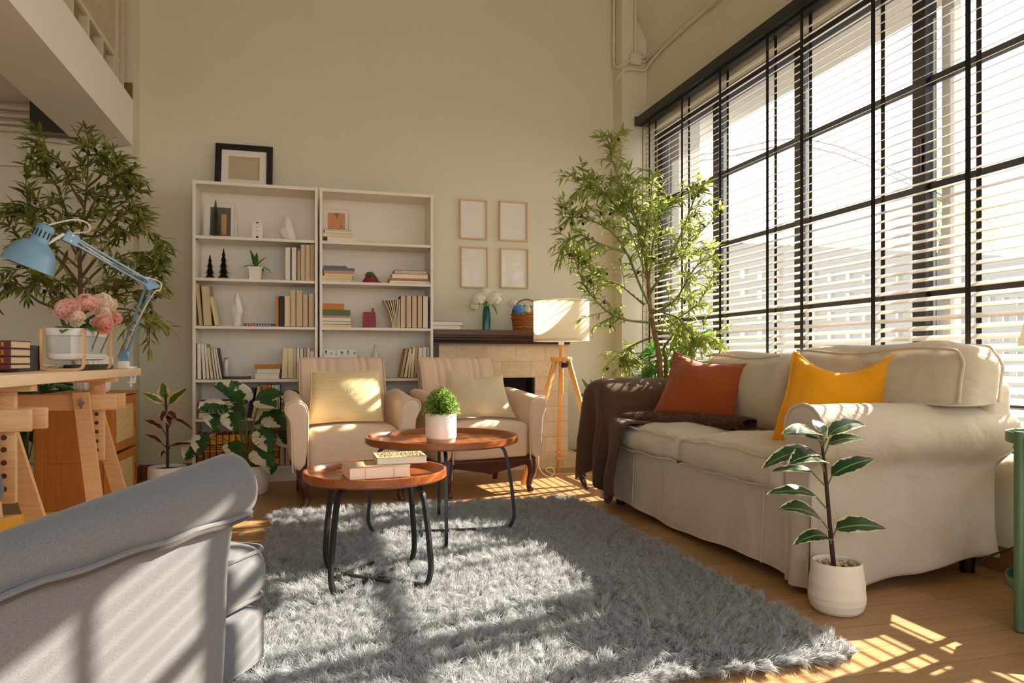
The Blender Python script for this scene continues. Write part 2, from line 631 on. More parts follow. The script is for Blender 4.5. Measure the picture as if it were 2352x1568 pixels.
    def soft(s, x0, x1, y0, y1, z0, z1, r=0.04, n=10, puff=(0, 0, 0), wr=0.0, seed=0, fn=None, mi=0):
        """an upholstered block: rounded edges, faces puffed out, slight wrinkles"""
        bm = bmesh.new()
        bmesh.ops.create_cube(bm, size=2)
        bmesh.ops.subdivide_edges(bm, edges=bm.edges[:], cuts=n - 1, use_grid_fill=True)
        c = V(((x0 + x1) / 2, (y0 + y1) / 2, (z0 + z1) / 2))
        h = V(((x1 - x0) / 2, (y1 - y0) / 2, (z1 - z0) / 2))
        r = min(r, h.x * 0.98, h.y * 0.98, h.z * 0.98)
        for v in bm.verts:
            p = v.co.copy()
            # spread the grid so that the edges get enough vertices
            q = V([math.copysign(abs(t) ** 0.72, t) if abs(t) < 1 else t for t in p])
            a = V((q.x * h.x, q.y * h.y, q.z * h.z))
            inn = V([max(-h[k] + r, min(h[k] - r, a[k])) for k in range(3)])
            d = a - inn
            if d.length > 1e-9:
                a = inn + d.normalized() * r
            f = [1 - q[k] * q[k] for k in range(3)]
            a.x += math.copysign(puff[0], a.x) * f[1] * f[2] * (abs(q.x) > 0.98)
            a.y += math.copysign(puff[1], a.y) * f[0] * f[2] * (abs(q.y) > 0.98)
            a.z += math.copysign(puff[2], a.z) * f[0] * f[1] * (abs(q.z) > 0.98)
            a += c
            if wr:
                a += noise.noise_vector((a + V((seed * 3.1, seed, 0))) * 6.0) * wr
            if fn:
                a = fn(a)
            v.co = a
        return s.bm(bm, mi)

    def pillow(s, BL, BR, TR, TL, t, n=18, ear=0.06, seed=1, wr=0.008, power=0.55, mi=0, sag=0.0, dip=0.0):
        BL, BR, TR, TL = V(BL), V(BR), V(TR), V(TL)
        nrm = (BR - BL).cross(TL - BL).normalized()
        def pt(u, v, sd):
            # seams pulled in between the corners
            iu = ear * (1 - (2 * v - 1) ** 2)
            iv = ear * (1 - (2 * u - 1) ** 2)
            uu = u + (0.5 - u) * 2 * iu
            vv = v + (0.5 - v) * 2 * iv
            p = BL.lerp(BR, uu).lerp(TL.lerp(TR, uu), vv)
            p = p - (TL - BL).normalized() * dip * (1 - (2 * u - 1) ** 2) ** 1.3 * v ** 3
            e = max(0.0, (1 - abs(2 * u - 1) ** 2.2)) * max(0.0, (1 - abs(2 * v - 1) ** 2.2))
            p = p + nrm * sd * t * e ** power
            e2 = min(1.0, e * 3)
            q = noise.noise_vector(p * 7 + V((seed * 5.7, 0, sd)))
            return p + q * wr * (0.35 + e2) - V((0, 0, sag * e * (v > 0.5) * (2 * v - 1)))
        s.grid(lambda u, v: pt(u, v, 1), n, n, mi)
        s.grid(lambda u, v: pt(1 - u, v, -1), n, n, mi)
        return s

    def leaf(s, base, d, up, L, W, droop=0.3, fold=0.25, n=6, mi=0, shape=0.45, tip=1.0, twist=0.0):
        """a leaf blade: base point, direction, up vector, length, half-width profile"""
        d = V(d).normalized(); up = V(up)
        side = d.cross(up)
        if side.length < 1e-3:
            side = d.orthogonal()
        side.normalize(); up = side.cross(d).normalized()
        vs = []; uvs = []; fs = []
        p = V(base); ang = 0.0
        for i in range(n + 1):
            t = i / n
            w = W * 0.5 * (math.sin(PI * min(1.0, t ** (0.7 if shape < 0.5 else 1.0) * 0.985 + 0.012)) ** (0.8 * tip))
            a = -droop * t
            dd = d * math.cos(a) + up * math.sin(a)
            uu = up * math.cos(a) - d * math.sin(a)
            sd = side
            if twist:
                q = twist * t
                sd = side * math.cos(q) + uu * math.sin(q)
            if i:
                p = p + dd * (L / n)
            vs += [p - sd * w + uu * w * fold, p, p + sd * w + uu * w * fold]
            uvs += [(0.0, t), (0.5, t), (1.0, t)]
        for i in range(n):
            for k in range(2):
                a = i * 3 + k
                fs.append((a, a + 1, a + 4, a + 3))
        return s.add(vs, fs, mi, uvs)

    def ball(s, c, r, n=10, mi=0, sc=(1, 1, 1), jit=0.0, seed=0):
        bm = bmesh.new()
        bmesh.ops.create_uvsphere(bm, u_segments=n, v_segments=max(4, n * 2 // 3), radius=1)
        for v in bm.verts:
            k = 1.0
            if jit:
                k += jit * noise.noise(v.co * 2.3 + V((seed * 7.3, 0, 0)))
            v.co = V((c[0] + v.co.x * r * sc[0] * k, c[1] + v.co.y * r * sc[1] * k, c[2] + v.co.z * r * sc[2] * k))
        return s.bm(bm, mi)


def wmat(o):
    return WM.get(o.name, Matrix())


def ob(name, mb, mat, parent=None, smooth=True, w=True, angle=40, label=None, kind=None):
    """one mesh object; with w=True its coordinates are world coordinates even under a parent"""
    me = bpy.data.meshes.new(name)
    vs = mb.v
    if parent is not None and w:
        Mi = wmat(parent).inverted()
        vs = [(Mi @ V(p))[:] for p in vs]
    me.from_pydata(vs, [], mb.f)
    mats = mat if isinstance(mat, (list, tuple)) else [mat]
    for m in mats:
        me.materials.append(MATS[m])
    if len(mats) > 1:
        me.polygons.foreach_set('material_index', mb.mi)
    if any(u is not None for u in mb.uv):
        ul = me.uv_layers.new(name='UVMap')
        flat = []
        for f, u in zip(mb.f, mb.uv):
            for k in range(len(f)):
                flat.extend(u[k] if u else (0.5, 0.5))
        ul.data.foreach_set('uv', flat)
    if smooth:
        me.polygons.foreach_set('use_smooth', [True] * len(me.polygons))
        if angle:
            me.set_sharp_from_angle(angle=math.radians(angle))
    me.update()
    o = bpy.data.objects.new(name, me)
    C.objects.link(o)
    WM[o.name] = Matrix()
    if parent is not None:
        o.parent = parent
        WM[o.name] = wmat(parent) if w else wmat(parent)
    if label:
        o['label'] = label
    if kind:
        o['kind'] = kind
    return o


def thing(name, label, cat, loc=(0, 0, 0), rotz=0.0, group=None):
    o = bpy.data.objects.new(name, None)
    C.objects.link(o)
    o.empty_display_size = 0.1
    o.location = loc
    o.rotation_euler = (0, 0, rotz)
    o['label'] = label
    o['category'] = cat
    if group:
        o['group'] = group
    WM[o.name] = Matrix.Translation(loc) @ Matrix.Rotation(rotz, 4, 'Z')
    return o


def tag(o, label, cat, group=None):
    o['label'] = label
    o['category'] = cat
    if group:
        o['group'] = group
    return o


def struct(name, mb, mat, label=None, smooth=False):
    o = ob(name, mb, mat, None, smooth)
    o['kind'] = 'structure'
    return o


def dup(root, loc, rotz=0.0, label=None, group=None):
    r = root.copy()
    C.objects.link(r)
    r.location = loc
    r.rotation_euler = (0, 0, rotz)
    WM[r.name] = Matrix.Translation(loc) @ Matrix.Rotation(rotz, 4, 'Z')
    if label:
        r['label'] = label
    if group:
        r['group'] = group
    for ch in list(root.children):
        c = ch.copy()
        C.objects.link(c)
        c.parent = r
        for g in ch.children:
            d = g.copy()
            C.objects.link(d)
            d.parent = c
    return r


def curve_pts(pts, n=8):
    """Catmull-Rom through the points"""
    P = [V(p) for p in pts]
    if len(P) < 3:
        return P
    out = []
    for i in range(len(P) - 1):
        p0 = P[max(i - 1, 0)]; p1 = P[i]; p2 = P[i + 1]; p3 = P[min(i + 2, len(P) - 1)]
        for k in range(n):
            t = k / n
            out.append(0.5 * ((2 * p1) + (p2 - p0) * t + (2 * p0 - 5 * p1 + 4 * p2 - p3) * t * t + (3 * p1 - p0 - 3 * p2 + p3) * t ** 3))
    out.append(P[-1])
    return out


def sub(name, pts, r, mat, parent, n=8):
    return ob(name, MB().tube(pts, r, n), mat, parent)


R = random.Random(7)
NUM = ['first', 'second', 'third', 'fourth', 'fifth', 'sixth', 'seventh', 'eighth', 'ninth', 'tenth', 'eleventh', 'twelfth', 'thirteenth', 'fourteenth', 'fifteenth', 'sixteenth']
# ------------------------------------------------------------------ the room shell
XW = 2.63      # inner face of the window wall
YB = 5.55      # back wall
YL = 5.36      # wall under the mezzanine
XL = -1.175    # face of the mezzanine beam
ZC = 4.8
YF = -3.2
ZS, ZT = 0.46, 2.63     # window opening

struct('floor', MB().box(-4.3, 2.9, YF - 0.2, 5.8, -0.12, 0.0), 'oak_floor')
struct('wall_back', MB().box(XL, 2.9, YB, YB + 0.15, 0, ZC), 'wall_paint')
struct('wall_back_left', MB().box(-4.3, XL, YL, YB + 0.15, 0, ZC), 'wall_paint')
struct('wall_left', MB().box(-4.3, -4.15, YF, YL, 0, ZC), 'wall_paint')
struct('ceiling', MB().box(-4.3, 2.9, YF - 0.2, 5.8, ZC, ZC + 0.12), 'ceiling_white')
# window wall: sill wall, head wall, and the short pier beside the column
WY0, WY1 = -2.6, 5.30
m = MB()
m.box(XW, XW + 0.2, YF, YB, 0, ZS)
m.box(XW, XW + 0.2, YF, YB, ZT + 0.06, ZC)
m.box(XW, XW + 0.2, WY1 + 0.06, YB, ZS, ZT + 0.06)
m.box(XW, XW + 0.2, YF, WY0, ZS, ZT + 0.06)
struct('wall_right', m, 'wall_paint')
# wall behind the camera with a wide opening added to let in fill light
m = MB()
m.box(-4.3, -2.2, YF - 0.15, YF, 0, ZC)
m.box(2.0, XW, YF - 0.15, YF, 0, ZC)
m.box(-2.2, 2.0, YF - 0.15, YF, 3.0, ZC)
m.box(-2.2, 2.0, YF - 0.15, YF, 0, 0.5)
struct('wall_front', m, 'wall_paint')
struct('column', MB().box(2.41, XW, 5.38, YB, 0, ZC), 'wall_paint')
struct('beam_right', MB().prism([(2.52, ZC), (2.52, 3.665), (XW + 0.01, 3.41), (XW + 0.01, ZC)], YF, 5.38), 'wall_paint')
# mezzanine: edge beam, slab and its ceiling
struct('beam_mezzanine', MB().box(-1.515, XL, YF, YL, 2.276, 2.588), 'beam_white')
struct('ceiling_mezzanine', MB().box(-4.15, -1.515, YF, YL, 2.50, 2.588), 'ceiling_white')
m = MB()
m.box(-4.15, XL, YL - 0.018, YL, 0, 0.10)
struct('baseboard_left', m, 'skirting_wood')
m = MB()
m.box(XL, 2.41, YB - 0.018, YB, 0, 0.10)
m.box(XL, XL + 0.018, YL, YB, 0, 0.10)
struct('baseboard_back', m, 'skirting_wood')
m = MB()
m.box(XW - 0.018, XW, YF, 5.38, 0, 0.10)
struct('baseboard_right', m, 'skirting_wood')
struct('baseboard_mezzanine', MB().box(-4.15, XL, YL - 0.02, YL, 2.588, 2.70), 'skirting_wood')
# shadow ledge low on the wall under the mezzanine
struct('trim_1', MB().box(-4.15, -1.62, YL - 0.035, YL, 2.09, 2.125), 'wall_paint')

plain('cover_charcoal_panel', (62, 62, 58), 0.7, 0.08, 4)
plain('duct_edge', (150, 144, 130), 0.8, 0.05, 6)
t = thing('duct_box', 'dark grey boxed duct under the mezzanine beam at upper left', 'duct', (-1.63, 5.3, 2.30))
ob('casing', MB().box(-1.753, -1.516, 5.26, 5.355, 2.303, 2.499), 'duct_grey', t)
ob('underside_panel', MB().box(-1.752, -1.517, 5.262, 5.355, 2.297, 2.303), 'duct_edge', t)

# painted service pipes under the mezzanine
LB = ['topmost', 'second highest', 'third highest', 'lowest']
for k, (z, r) in enumerate(((2.463, 0.017), (2.412, 0.016), (2.366, 0.014), (2.326, 0.017))):
    o = ob('pipe', MB().tube([(-4.1, YL - 0.03, z), (-1.755, YL - 0.03, z)], r, 12), 'conduit_cream')
    tag(o, LB[k] + ' of four cream pipes running along wall under the mezzanine', 'pipe', 'cream pipes under the mezzanine')
o = ob('pipe', MB().tube(curve_pts([(-1.55, YL - 0.03, 2.265), (-1.70, YL - 0.03, 2.272), (-1.765, YL - 0.03, 2.245), (-1.78, YL - 0.03, 2.18),
                                    (-1.78, YL - 0.03, 2.11), (-1.76, YL - 0.03, 2.06), (-1.70, YL - 0.03, 2.025), (-1.62, YL - 0.03, 2.02)], 8), 0.014, 10), 'conduit_cream')
tag(o, 'bent cream pipe looping down the wall above the left olive tree', 'pipe')

# mezzanine railing with a wire mesh panel
t = thing('railing', 'cream steel railing with mesh infill on the mezzanine edge', 'railing', (-1.22, 4.4, 2.588))
xr = -1.20
m = MB().beam((xr, 2.4, 2.735), (xr, 5.08, 2.735), 0.02, 0.035)
m.beam((xr, 2.4, 3.75), (xr, 5.08, 3.75), 0.04, 0.04)
ob('rail', m, 'rail_white', t)
for y in [2.8 + 0.27 * k for k in range(9)]:
    ob('post', MB().box(xr - 0.035, xr + 0.012, y - 0.012, y + 0.012, 2.588, 2.735), 'rail_white', t)
ob('end_post', MB().box(xr - 0.05, xr + 0.015, 5.0, 5.03, 2.588, 3.75).box(xr - 0.03, xr + 0.015, 5.13, 5.165, 2.588, 3.75), 'rail_white', t)
m = MB()
for k in range(49):
    z = 2.755 + k * 0.0205
    m.box(xr - 0.003, xr + 0.003, 2.4, 5.0, z - 0.0016, z + 0.0016)
for k in range(170):
    y = 2.4 + k * 0.0155
    m.box(xr - 0.002, xr + 0.002, y - 0.0011, y + 0.0011, 2.75, 3.74)
ob('mesh_panel', m, 'rail_white', t, smooth=False)
# what is glimpsed behind the railing
t = thing('screen_divider', 'grey panel standing on the mezzanine behind the railing', 'screen', (-1.75, 4.6, 2.588))
ob('board', MB().box(-1.80, -1.76, 4.35, 5.1, 2.59, 3.9, 0.004), 'cover_charcoal_panel', t)
ob('board_edge', MB().box(-1.80, -1.755, 4.35, 4.38, 2.59, 3.9), 'rail_white', t)
t = thing('leafy_plant', 'dark leafy plant behind the mezzanine railing', 'plant', (-1.5, 3.9, 2.588))
m = MB()
rr = random.Random(5)
for k in range(150):
    a = rr.uniform(0, 2 * PI)
    z = rr.uniform(2.78, 3.5)
    m.leaf((-1.5 + 0.1 * math.cos(a), 4.0 + rr.uniform(-0.5, 0.3), z), (math.cos(a), math.sin(a), rr.uniform(-0.3, 0.6)), (0, 0, 1), rr.uniform(0.1, 0.2), 0.06, 0.8)
ob('foliage', m, 'palm_leaf', t)
ob('pot', MB().lathe([(0.0, 0), (0.1, 0), (0.13, 0.22), (0.12, 0.22), (0.11, 0.2), (0, 0.2)], (-1.5, 4.0, 2.588)), 'pot_white', t)
ob('stem', MB().tube([(-1.5, 4.0, 2.78), (-1.5, 3.9, 3.4)], 0.012), 'stem_dark', t)

# conduit and junction box at the top right
t = thing('junction_box', 'small cream junction box on the column with screwed lid', 'junction box', (2.5, 5.36, 3.25))
P1 = (2.522, 5.362, 3.262)
ob('lid', MB().box(2.475, 2.572, 5.342, 5.379, 3.23, 3.325, 0.004), 'conduit_cream', t)
for dx in (2.483, 2.564):
    for dz in (3.238, 3.317):
        ob('screw', MB().lathe([(0, 0), (0.004, 0), (0.004, 0.003), (0, 0.003)], (0, 0, 0), 8).__class__().tube([(dx, 5.342, dz), (dx, 5.339, dz)], 0.004, 8), 'steel', t)
def conduit(pts, lab, r=0.0125):
    o = ob('conduit', MB().tube(curve_pts(pts, 8), r, 10), 'conduit_cream')
    tag(o, lab, 'conduit', 'cream conduits at the top right corner')
    for q in (0.35, 0.75):
        pass
    return o
yc = 5.362
conduit([(2.395, 5.50, ZC), (2.395, 5.50, 3.6), (2.395, 5.50, 3.30), (2.397, 5.45, 3.235), (2.42, 5.37, 3.225), (2.474, yc, 3.262)], 'cream conduit dropping beside the column into the junction box')
conduit([(2.523, yc, ZC), (2.523, yc, 3.9), (2.523, yc, 3.326)], 'cream conduit dropping straight onto the junction box')
conduit([(2.573, yc, 3.30), (2.60, yc - 0.004, 3.30), (2.612, 5.33, 3.30), (2.613, 5.2, 3.30), (2.613, 4.6, 3.30), (2.613, 3.6, 3.30), (2.613, 0.0, 3.30)], 'upper cream conduit running along wall over the blinds')
conduit([(2.40, 5.48, 3.12), (2.405, 5.40, 3.15), (2.45, yc, 3.19), (2.56, yc, 3.195), (2.605, 5.35, 3.20), (2.613, 5.24, 3.23), (2.613, 4.9, 3.255), (2.613, 3.6, 3.255), (2.613, 0.0, 3.255)], 'lower cream conduit passing beneath the junction box')
conduit([(2.573, yc, 3.265), (2.60, yc - 0.004, 3.265), (2.612, 5.33, 3.27), (2.613, 5.22, 3.275), (2.613, 4.0, 3.2775)], 'short middle cream conduit leaving side of the junction box', 0.009)
t = thing('conduit_coupling', 'grey conduit coupling where two conduits end above blinds', 'coupling', (2.613, 4.5, 3.28))
ob('sleeve', MB().box(2.59, 2.629, 4.18, 4.38, 3.235, 3.325, 0.006), 'conduit_cream', t)
ob('clip', MB().box(2.588, 2.629, 4.12, 4.18, 3.24, 3.32, 0.004), 'steel', t)

# ------------------------------------------------------------------ window: frame, panes
XG = 2.75
m = MB()
def fr(y0, y1, z0, z1, x0=XG - 0.03, x1=XG + 0.03):
    m.box(x0, x1, y0, y1, z0, z1, 0.003, 1)
fr(WY0, WY1 + 0.04, ZT, ZT + 0.06, XG - 0.045, XG + 0.045)
fr(WY0, WY1 + 0.04, ZS, ZS + 0.06, XG - 0.045, XG + 0.045)
THICK = [4.475, 2.72, 0.965, -0.79]
THIN = [3.597, 1.842, 0.087, -1.668]
fr(WY1 - 0.02, WY1 + 0.06, ZS, ZT)
for y in THICK:
    fr(y - 0.042, y + 0.002, ZS, ZT, XG - 0.04, XG + 0.03)
    fr(y + 0.004, y + 0.048, ZS, ZT, XG - 0.025, XG + 0.045)
for y in THIN:
    fr(y - 0.028, y + 0.028, ZS, ZT)
for z in (2.125, 1.635, 1.145, 0.66):
    fr(WY0, WY1, z - 0.016, z + 0.016, XG - 0.02, XG + 0.02)
w = ob('window_1', m, 'frame_black', smooth=False)
w['kind'] = 'structure'
ob('glass', MB().box(XG - 0.002, XG + 0.002, WY0 + 0.02, WY1, ZS + 0.03, ZT), 'window_glass', w, smooth=False)
ob('sill', MB().box(XW - 0.0, XG, WY0, WY1, ZS - 0.03, ZS, 0.004), 'frame_black', w, smooth=False)
ob('latch', MB().box(XG - 0.056, XG - 0.04, 2.69, 2.712, 1.70, 1.86, 0.004), 'plastic_black', w)
# glazing of the unseen opening added behind the camera for fill light
m = MB()
for x in (-2.2, -0.83, 0.54, 1.95):
    m.box(x, x + 0.06, YF - 0.10, YF - 0.04, 0.5, 3.0)
m.box(-2.2, 2.0, YF - 0.10, YF - 0.04, 0.5, 0.56)
m.box(-2.2, 2.0, YF - 0.10, YF - 0.04, 2.94, 3.0)
w = ob('fill_window', m, 'frame_black', smooth=False)
w['kind'] = 'structure'
ob('glass', MB().box(-2.2, 2.0, YF - 0.072, YF - 0.068, 0.53, 2.97), 'window_glass', w, smooth=False)

# ------------------------------------------------------------------ venetian blinds
XB = 2.575
PITCH = 0.0425
TILT = math.atan(0.47)
def blind(y0, y1, tapes, lab):
    t = thing('venetian_blind', lab, 'blind', (XB, (y0 + y1) / 2, ZS), 0, 'white slatted blinds with black tapes')
    m = MB()
    n = int((2.70 - 0.465) / PITCH)
    ca, sa = math.cos(TILT), math.sin(TILT)
    for k in range(n):
        z = 0.465 + k * PITCH
        hw = 0.025
        e = 0.0011
        jit = 0.0006 * math.sin(k * 2.7)
        A = (XB - hw * ca, z - hw * sa); B = (XB, z + 0.0012); D = (XB + hw * ca, z + hw * sa)
        poly = [(A[0], A[1] - e + jit), (B[0], B[1] - e), (D[0], D[1] - e), (D[0], D[1] + e), (B[0], B[1] + e), (A[0], A[1] + e + jit)]
        m.prism(poly, y0, y1)
    ob('slats', m, 'slat_white', t, smooth=False)
    ob('bottom_rail', MB().box(XB - 0.027, XB + 0.027, y0, y1, 0.43, 0.452, 0.004), 'slat_white', t)
    ob('head_rail', MB().box(XB - 0.028, XB + 0.028, y0, y1, 2.715, 2.765, 0.003), 'frame_black', t)
    for y in tapes:
        ob('ladder_tape', MB().box(XB - 0.0285, XB - 0.0272, y - 0.0125, y + 0.0125, 0.43, 2.72).box(XB + 0.0272, XB + 0.0285, y - 0.0125, y + 0.0125, 0.43, 2.72), 'tape_black', t, smooth=False)
    return t
b = blind(3.482, 5.30, (5.16, 4.64, 4.14, 3.635), 'white slatted blind with black tapes on the window behind the olive tree')
ob('pull_cord', MB().tube([(XB - 0.032, 5.27, 2.70), (XB - 0.032, 5.27, 0.75)], 0.0035, 6).ball((XB - 0.032, 5.27, 0.73), 0.012, 8, sc=(1, 1, 1.8)), 'tape_black', b)
blind(1.36, 3.475, (3.33, 2.815, 2.305, 1.80), 'white slatted blind with black tapes behind the right half of the beige sofa')
blind(-0.80, 1.352, (1.2, 0.69, 0.18, -0.33), 'white slatted blind with black tapes nearest the camera at the right')
blind(-2.55, -0.807, (-1.0, -1.5, -2.0), 'white slatted blind with black tapes at the far front end')
t = thing('pelmet', 'long black pelmet box above the window blinds', 'pelmet', (2.58, 1.3, 2.74))
prof = [(2.505, 2.74), (2.512, 2.728), (2.55, 2.728), (2.55, 2.768), (2.612, 2.768), (2.612, 2.728), (2.62, 2.728), (2.62, 2.80), (2.535, 2.80), (2.505, 2.785)]
ob('valance', MB().prism(prof, -2.6, 5.33), 'frame_black', t, smooth=False)
ob('end_cap', MB().box(2.503, 2.622, 5.33, 5.336, 2.726, 2.802, 0.002), 'frame_black', t)

# ------------------------------------------------------------------ outdoors
struct('yard_ground', MB().box(2.9, 30, -12, 30, -0.45, -0.25), 'yard_grey')
struct('eave', MB().box(2.83, 3.42, -4, 6.5, 2.835, 2.96), 'concrete_pale')
struct('outer_pier', MB().box(2.80, 2.84, 2.605, 2.672, -0.2, 2.85), 'concrete_pale')
struct('outer_pier_far', MB().box(2.86, 3.05, 5.26, 5.60, -0.2, 2.9), 'concrete_pale')
# breeze block garden wall: solid courses with rows of openings
YFn = 9.0
X0, X1 = 3.4, 16.5
cols = []
x = X0 + 0.33
k = 0
while x < X1 - 0.3:
    cols.append(x)
    x += 0.285 if k % 3 else 0.33
    k += 1
rows = [0.25, 0.545, 0.835, 1.13, 1.42, 1.715, 2.0]
m = MB()
zb = -0.3
for z in rows:
    m.box(X0, X1, YFn, YFn + 0.10, zb, z)
    e = X0
    for x in cols:
        m.box(e, x, YFn, YFn + 0.10, z, z + 0.125)
        e = x + 0.135
    m.box(e, X1, YFn, YFn + 0.10, z, z + 0.125)
    zb = z + 0.125
m.box(X0, X1, YFn, YFn + 0.10, zb, 2.50)
o = struct('wall_garden', m, 'fence_grey')
t = thing('garden_tree', 'green tree beyond the breeze block garden wall', 'tree', (11.6, 11.2, -0.3))
ob('trunk', MB().tube([(11.6, 11.2, -0.3), (11.5, 11.2, 1.5), (11.7, 11.1, 3.6)], [0.13, 0.1, 0.03], 8), 'bark', t)
m = MB()
rr = random.Random(11)
for k in range(2600):
    c = rr.choice([(11.4, 11.2, 3.2, 0.9), (12.4, 11.0, 2.9, 0.8), (11.9, 11.3, 3.9, 0.7), (10.9, 11.1, 2.6, 0.6), (12.6, 11.1, 3.7, 0.6)])
    d = V((rr.gauss(0, 1), rr.gauss(0, 1), rr.gauss(0, 0.8))).normalized() * c[3] * rr.random() ** 0.4
    m.leaf((c[0] + d.x, c[1] + d.y, c[2] + d.z), (rr.gauss(0, 1), rr.gauss(0, 1), rr.gauss(-0.3, 0.5)), (0, 0, 1), rr.uniform(0.08, 0.15), 0.05, 0.5, 0.2, 2)
ob('foliage', m, 'garden_leaf', t)
o = ob('power_line', MB().tube(curve_pts([(3.2, 7.8, 2.9), (5.4, 8.8, 3.62), (8.0, 9.6, 4.1), (14, 12, 3.6)], 6), 0.012, 6).tube(curve_pts([(3.2, 7.8, 3.0), (5.4, 8.8, 3.7), (8.0, 9.6, 4.22), (14, 12, 3.7)], 6), 0.012, 6), 'duct_grey')
tag(o, 'pair of thin cables strung across the bright sky outside', 'cable')
STAND = [
    ('A2', -0.191, -0.151, 0.231, 'navy', 0.000),
    ('A2', -0.148, -0.111, 0.233, 'navy', 0.000),
    ('A2', -0.109, -0.088, 0.210, 'tan', 0.000),
    ('A2', -0.086, -0.056, 0.254, 'beige', 0.000),
    ('A2', -0.054, -0.023, 0.255, 'beige', 0.000),
    ('A2', -0.022, 0.007, 0.259, 'sand', 0.000),
    ('A3', -0.740, -0.716, 0.284, 'sand', -0.025),
    ('A3', -0.711, -0.659, 0.267, 'mauve', -0.016),
    ('A3', -0.640, -0.618, 0.201, 'cream', -0.038),
    ('A3', -0.249, -0.232, 0.210, 'orange', 0.000),
    ('A3', -0.230, -0.194, 0.211, 'black', 0.000),
    ('A3', -0.193, -0.157, 0.215, 'cream', 0.000),
    ('A3', -0.155, -0.118, 0.258, 'beige', 0.000),
    ('A3', -0.115, -0.073, 0.256, 'beige', 0.000),
    ('A3', -0.072, -0.035, 0.230, 'maroon', 0.000),
    ('A3', -0.034, 0.006, 0.234, 'maroon', 0.000),
    ('A4', -0.751, -0.724, 0.244, 'grey', -0.002),
    ('A4', -0.716, -0.697, 0.244, 'white', -0.013),
    ('A4', -0.692, -0.673, 0.239, 'grey', -0.019),
    ('A4', -0.667, -0.649, 0.215, 'cream', -0.025),
    ('A4', -0.643, -0.629, 0.209, 'grey', -0.027),
    ('A4', -0.625, -0.612, 0.215, 'white', -0.030),
    ('A4', -0.608, -0.593, 0.213, 'charcoal', -0.035),
    ('A4', -0.212, -0.174, 0.214, 'cream', 0.009),
    ('A4', -0.171, -0.135, 0.217, 'cream', 0.003),
    ('A4', -0.134, -0.114, 0.218, 'mauve', 0.000),
    ('A4', -0.112, -0.093, 0.215, 'white', 0.000),
    ('A4', -0.092, -0.067, 0.212, 'slate', 0.000),
    ('A4', -0.066, -0.047, 0.218, 'tan', 0.000),
    ('A4', -0.045, -0.023, 0.215, 'orange', 0.000),
    ('A4', -0.022, 0.006, 0.194, 'white', 0.000),
    ('A5', -0.438, -0.413, 0.204, 'navy', 0.030),
    ('A5', -0.410, -0.388, 0.218, 'cream', 0.045),
    ('A5', -0.385, -0.365, 0.218, 'cream', 0.031),
    ('A5', -0.361, -0.342, 0.224, 'cream', 0.015),
    ('A5', -0.341, -0.307, 0.227, 'ochre', 0.000),
    ('A5', -0.306, -0.279, 0.226, 'ochre', 0.000),
    ('A5', -0.277, -0.260, 0.226, 'cream', 0.000),
    ('A5', -0.259, -0.234, 0.226, 'grey', 0.000),
    ('A5', -0.233, -0.223, 0.226, 'white', 0.000),
    ('A6', -0.226, -0.191, 0.228, 'maroon', 0.000),
    ('A6', -0.189, -0.154, 0.227, 'maroon', 0.000),
    ('A6', -0.151, -0.117, 0.223, 'maroon', 0.000),
    ('B3', 0.605, 0.644, 0.234, 'maroon', 0.000),
    ('B3', 0.646, 0.685, 0.235, 'maroon', 0.000),
    ('B3', 0.686, 0.726, 0.236, 'maroon', 0.000),
    ('B3', 0.727, 0.764, 0.236, 'maroon', 0.000),
    ('B3', 0.766, 0.807, 0.237, 'navy', 0.000),
    ('B4', 0.602, 0.621, 0.214, 'tan', 0.041),
    ('B4', 0.627, 0.649, 0.215, 'cream', 0.041),
    ('B4', 0.658, 0.672, 0.177, 'white', 0.019),
    ('B4', 0.677, 0.699, 0.224, 'cream', 0.016),
    ('B4', 0.702, 0.720, 0.224, 'ochre', 0.013),
    ('B4', 0.724, 0.756, 0.224, 'grey', 0.010),
    ('B4', 0.759, 0.794, 0.228, 'slate', 0.003),
    ('B4', 0.797, 0.816, 0.228, 'green', 0.000),]
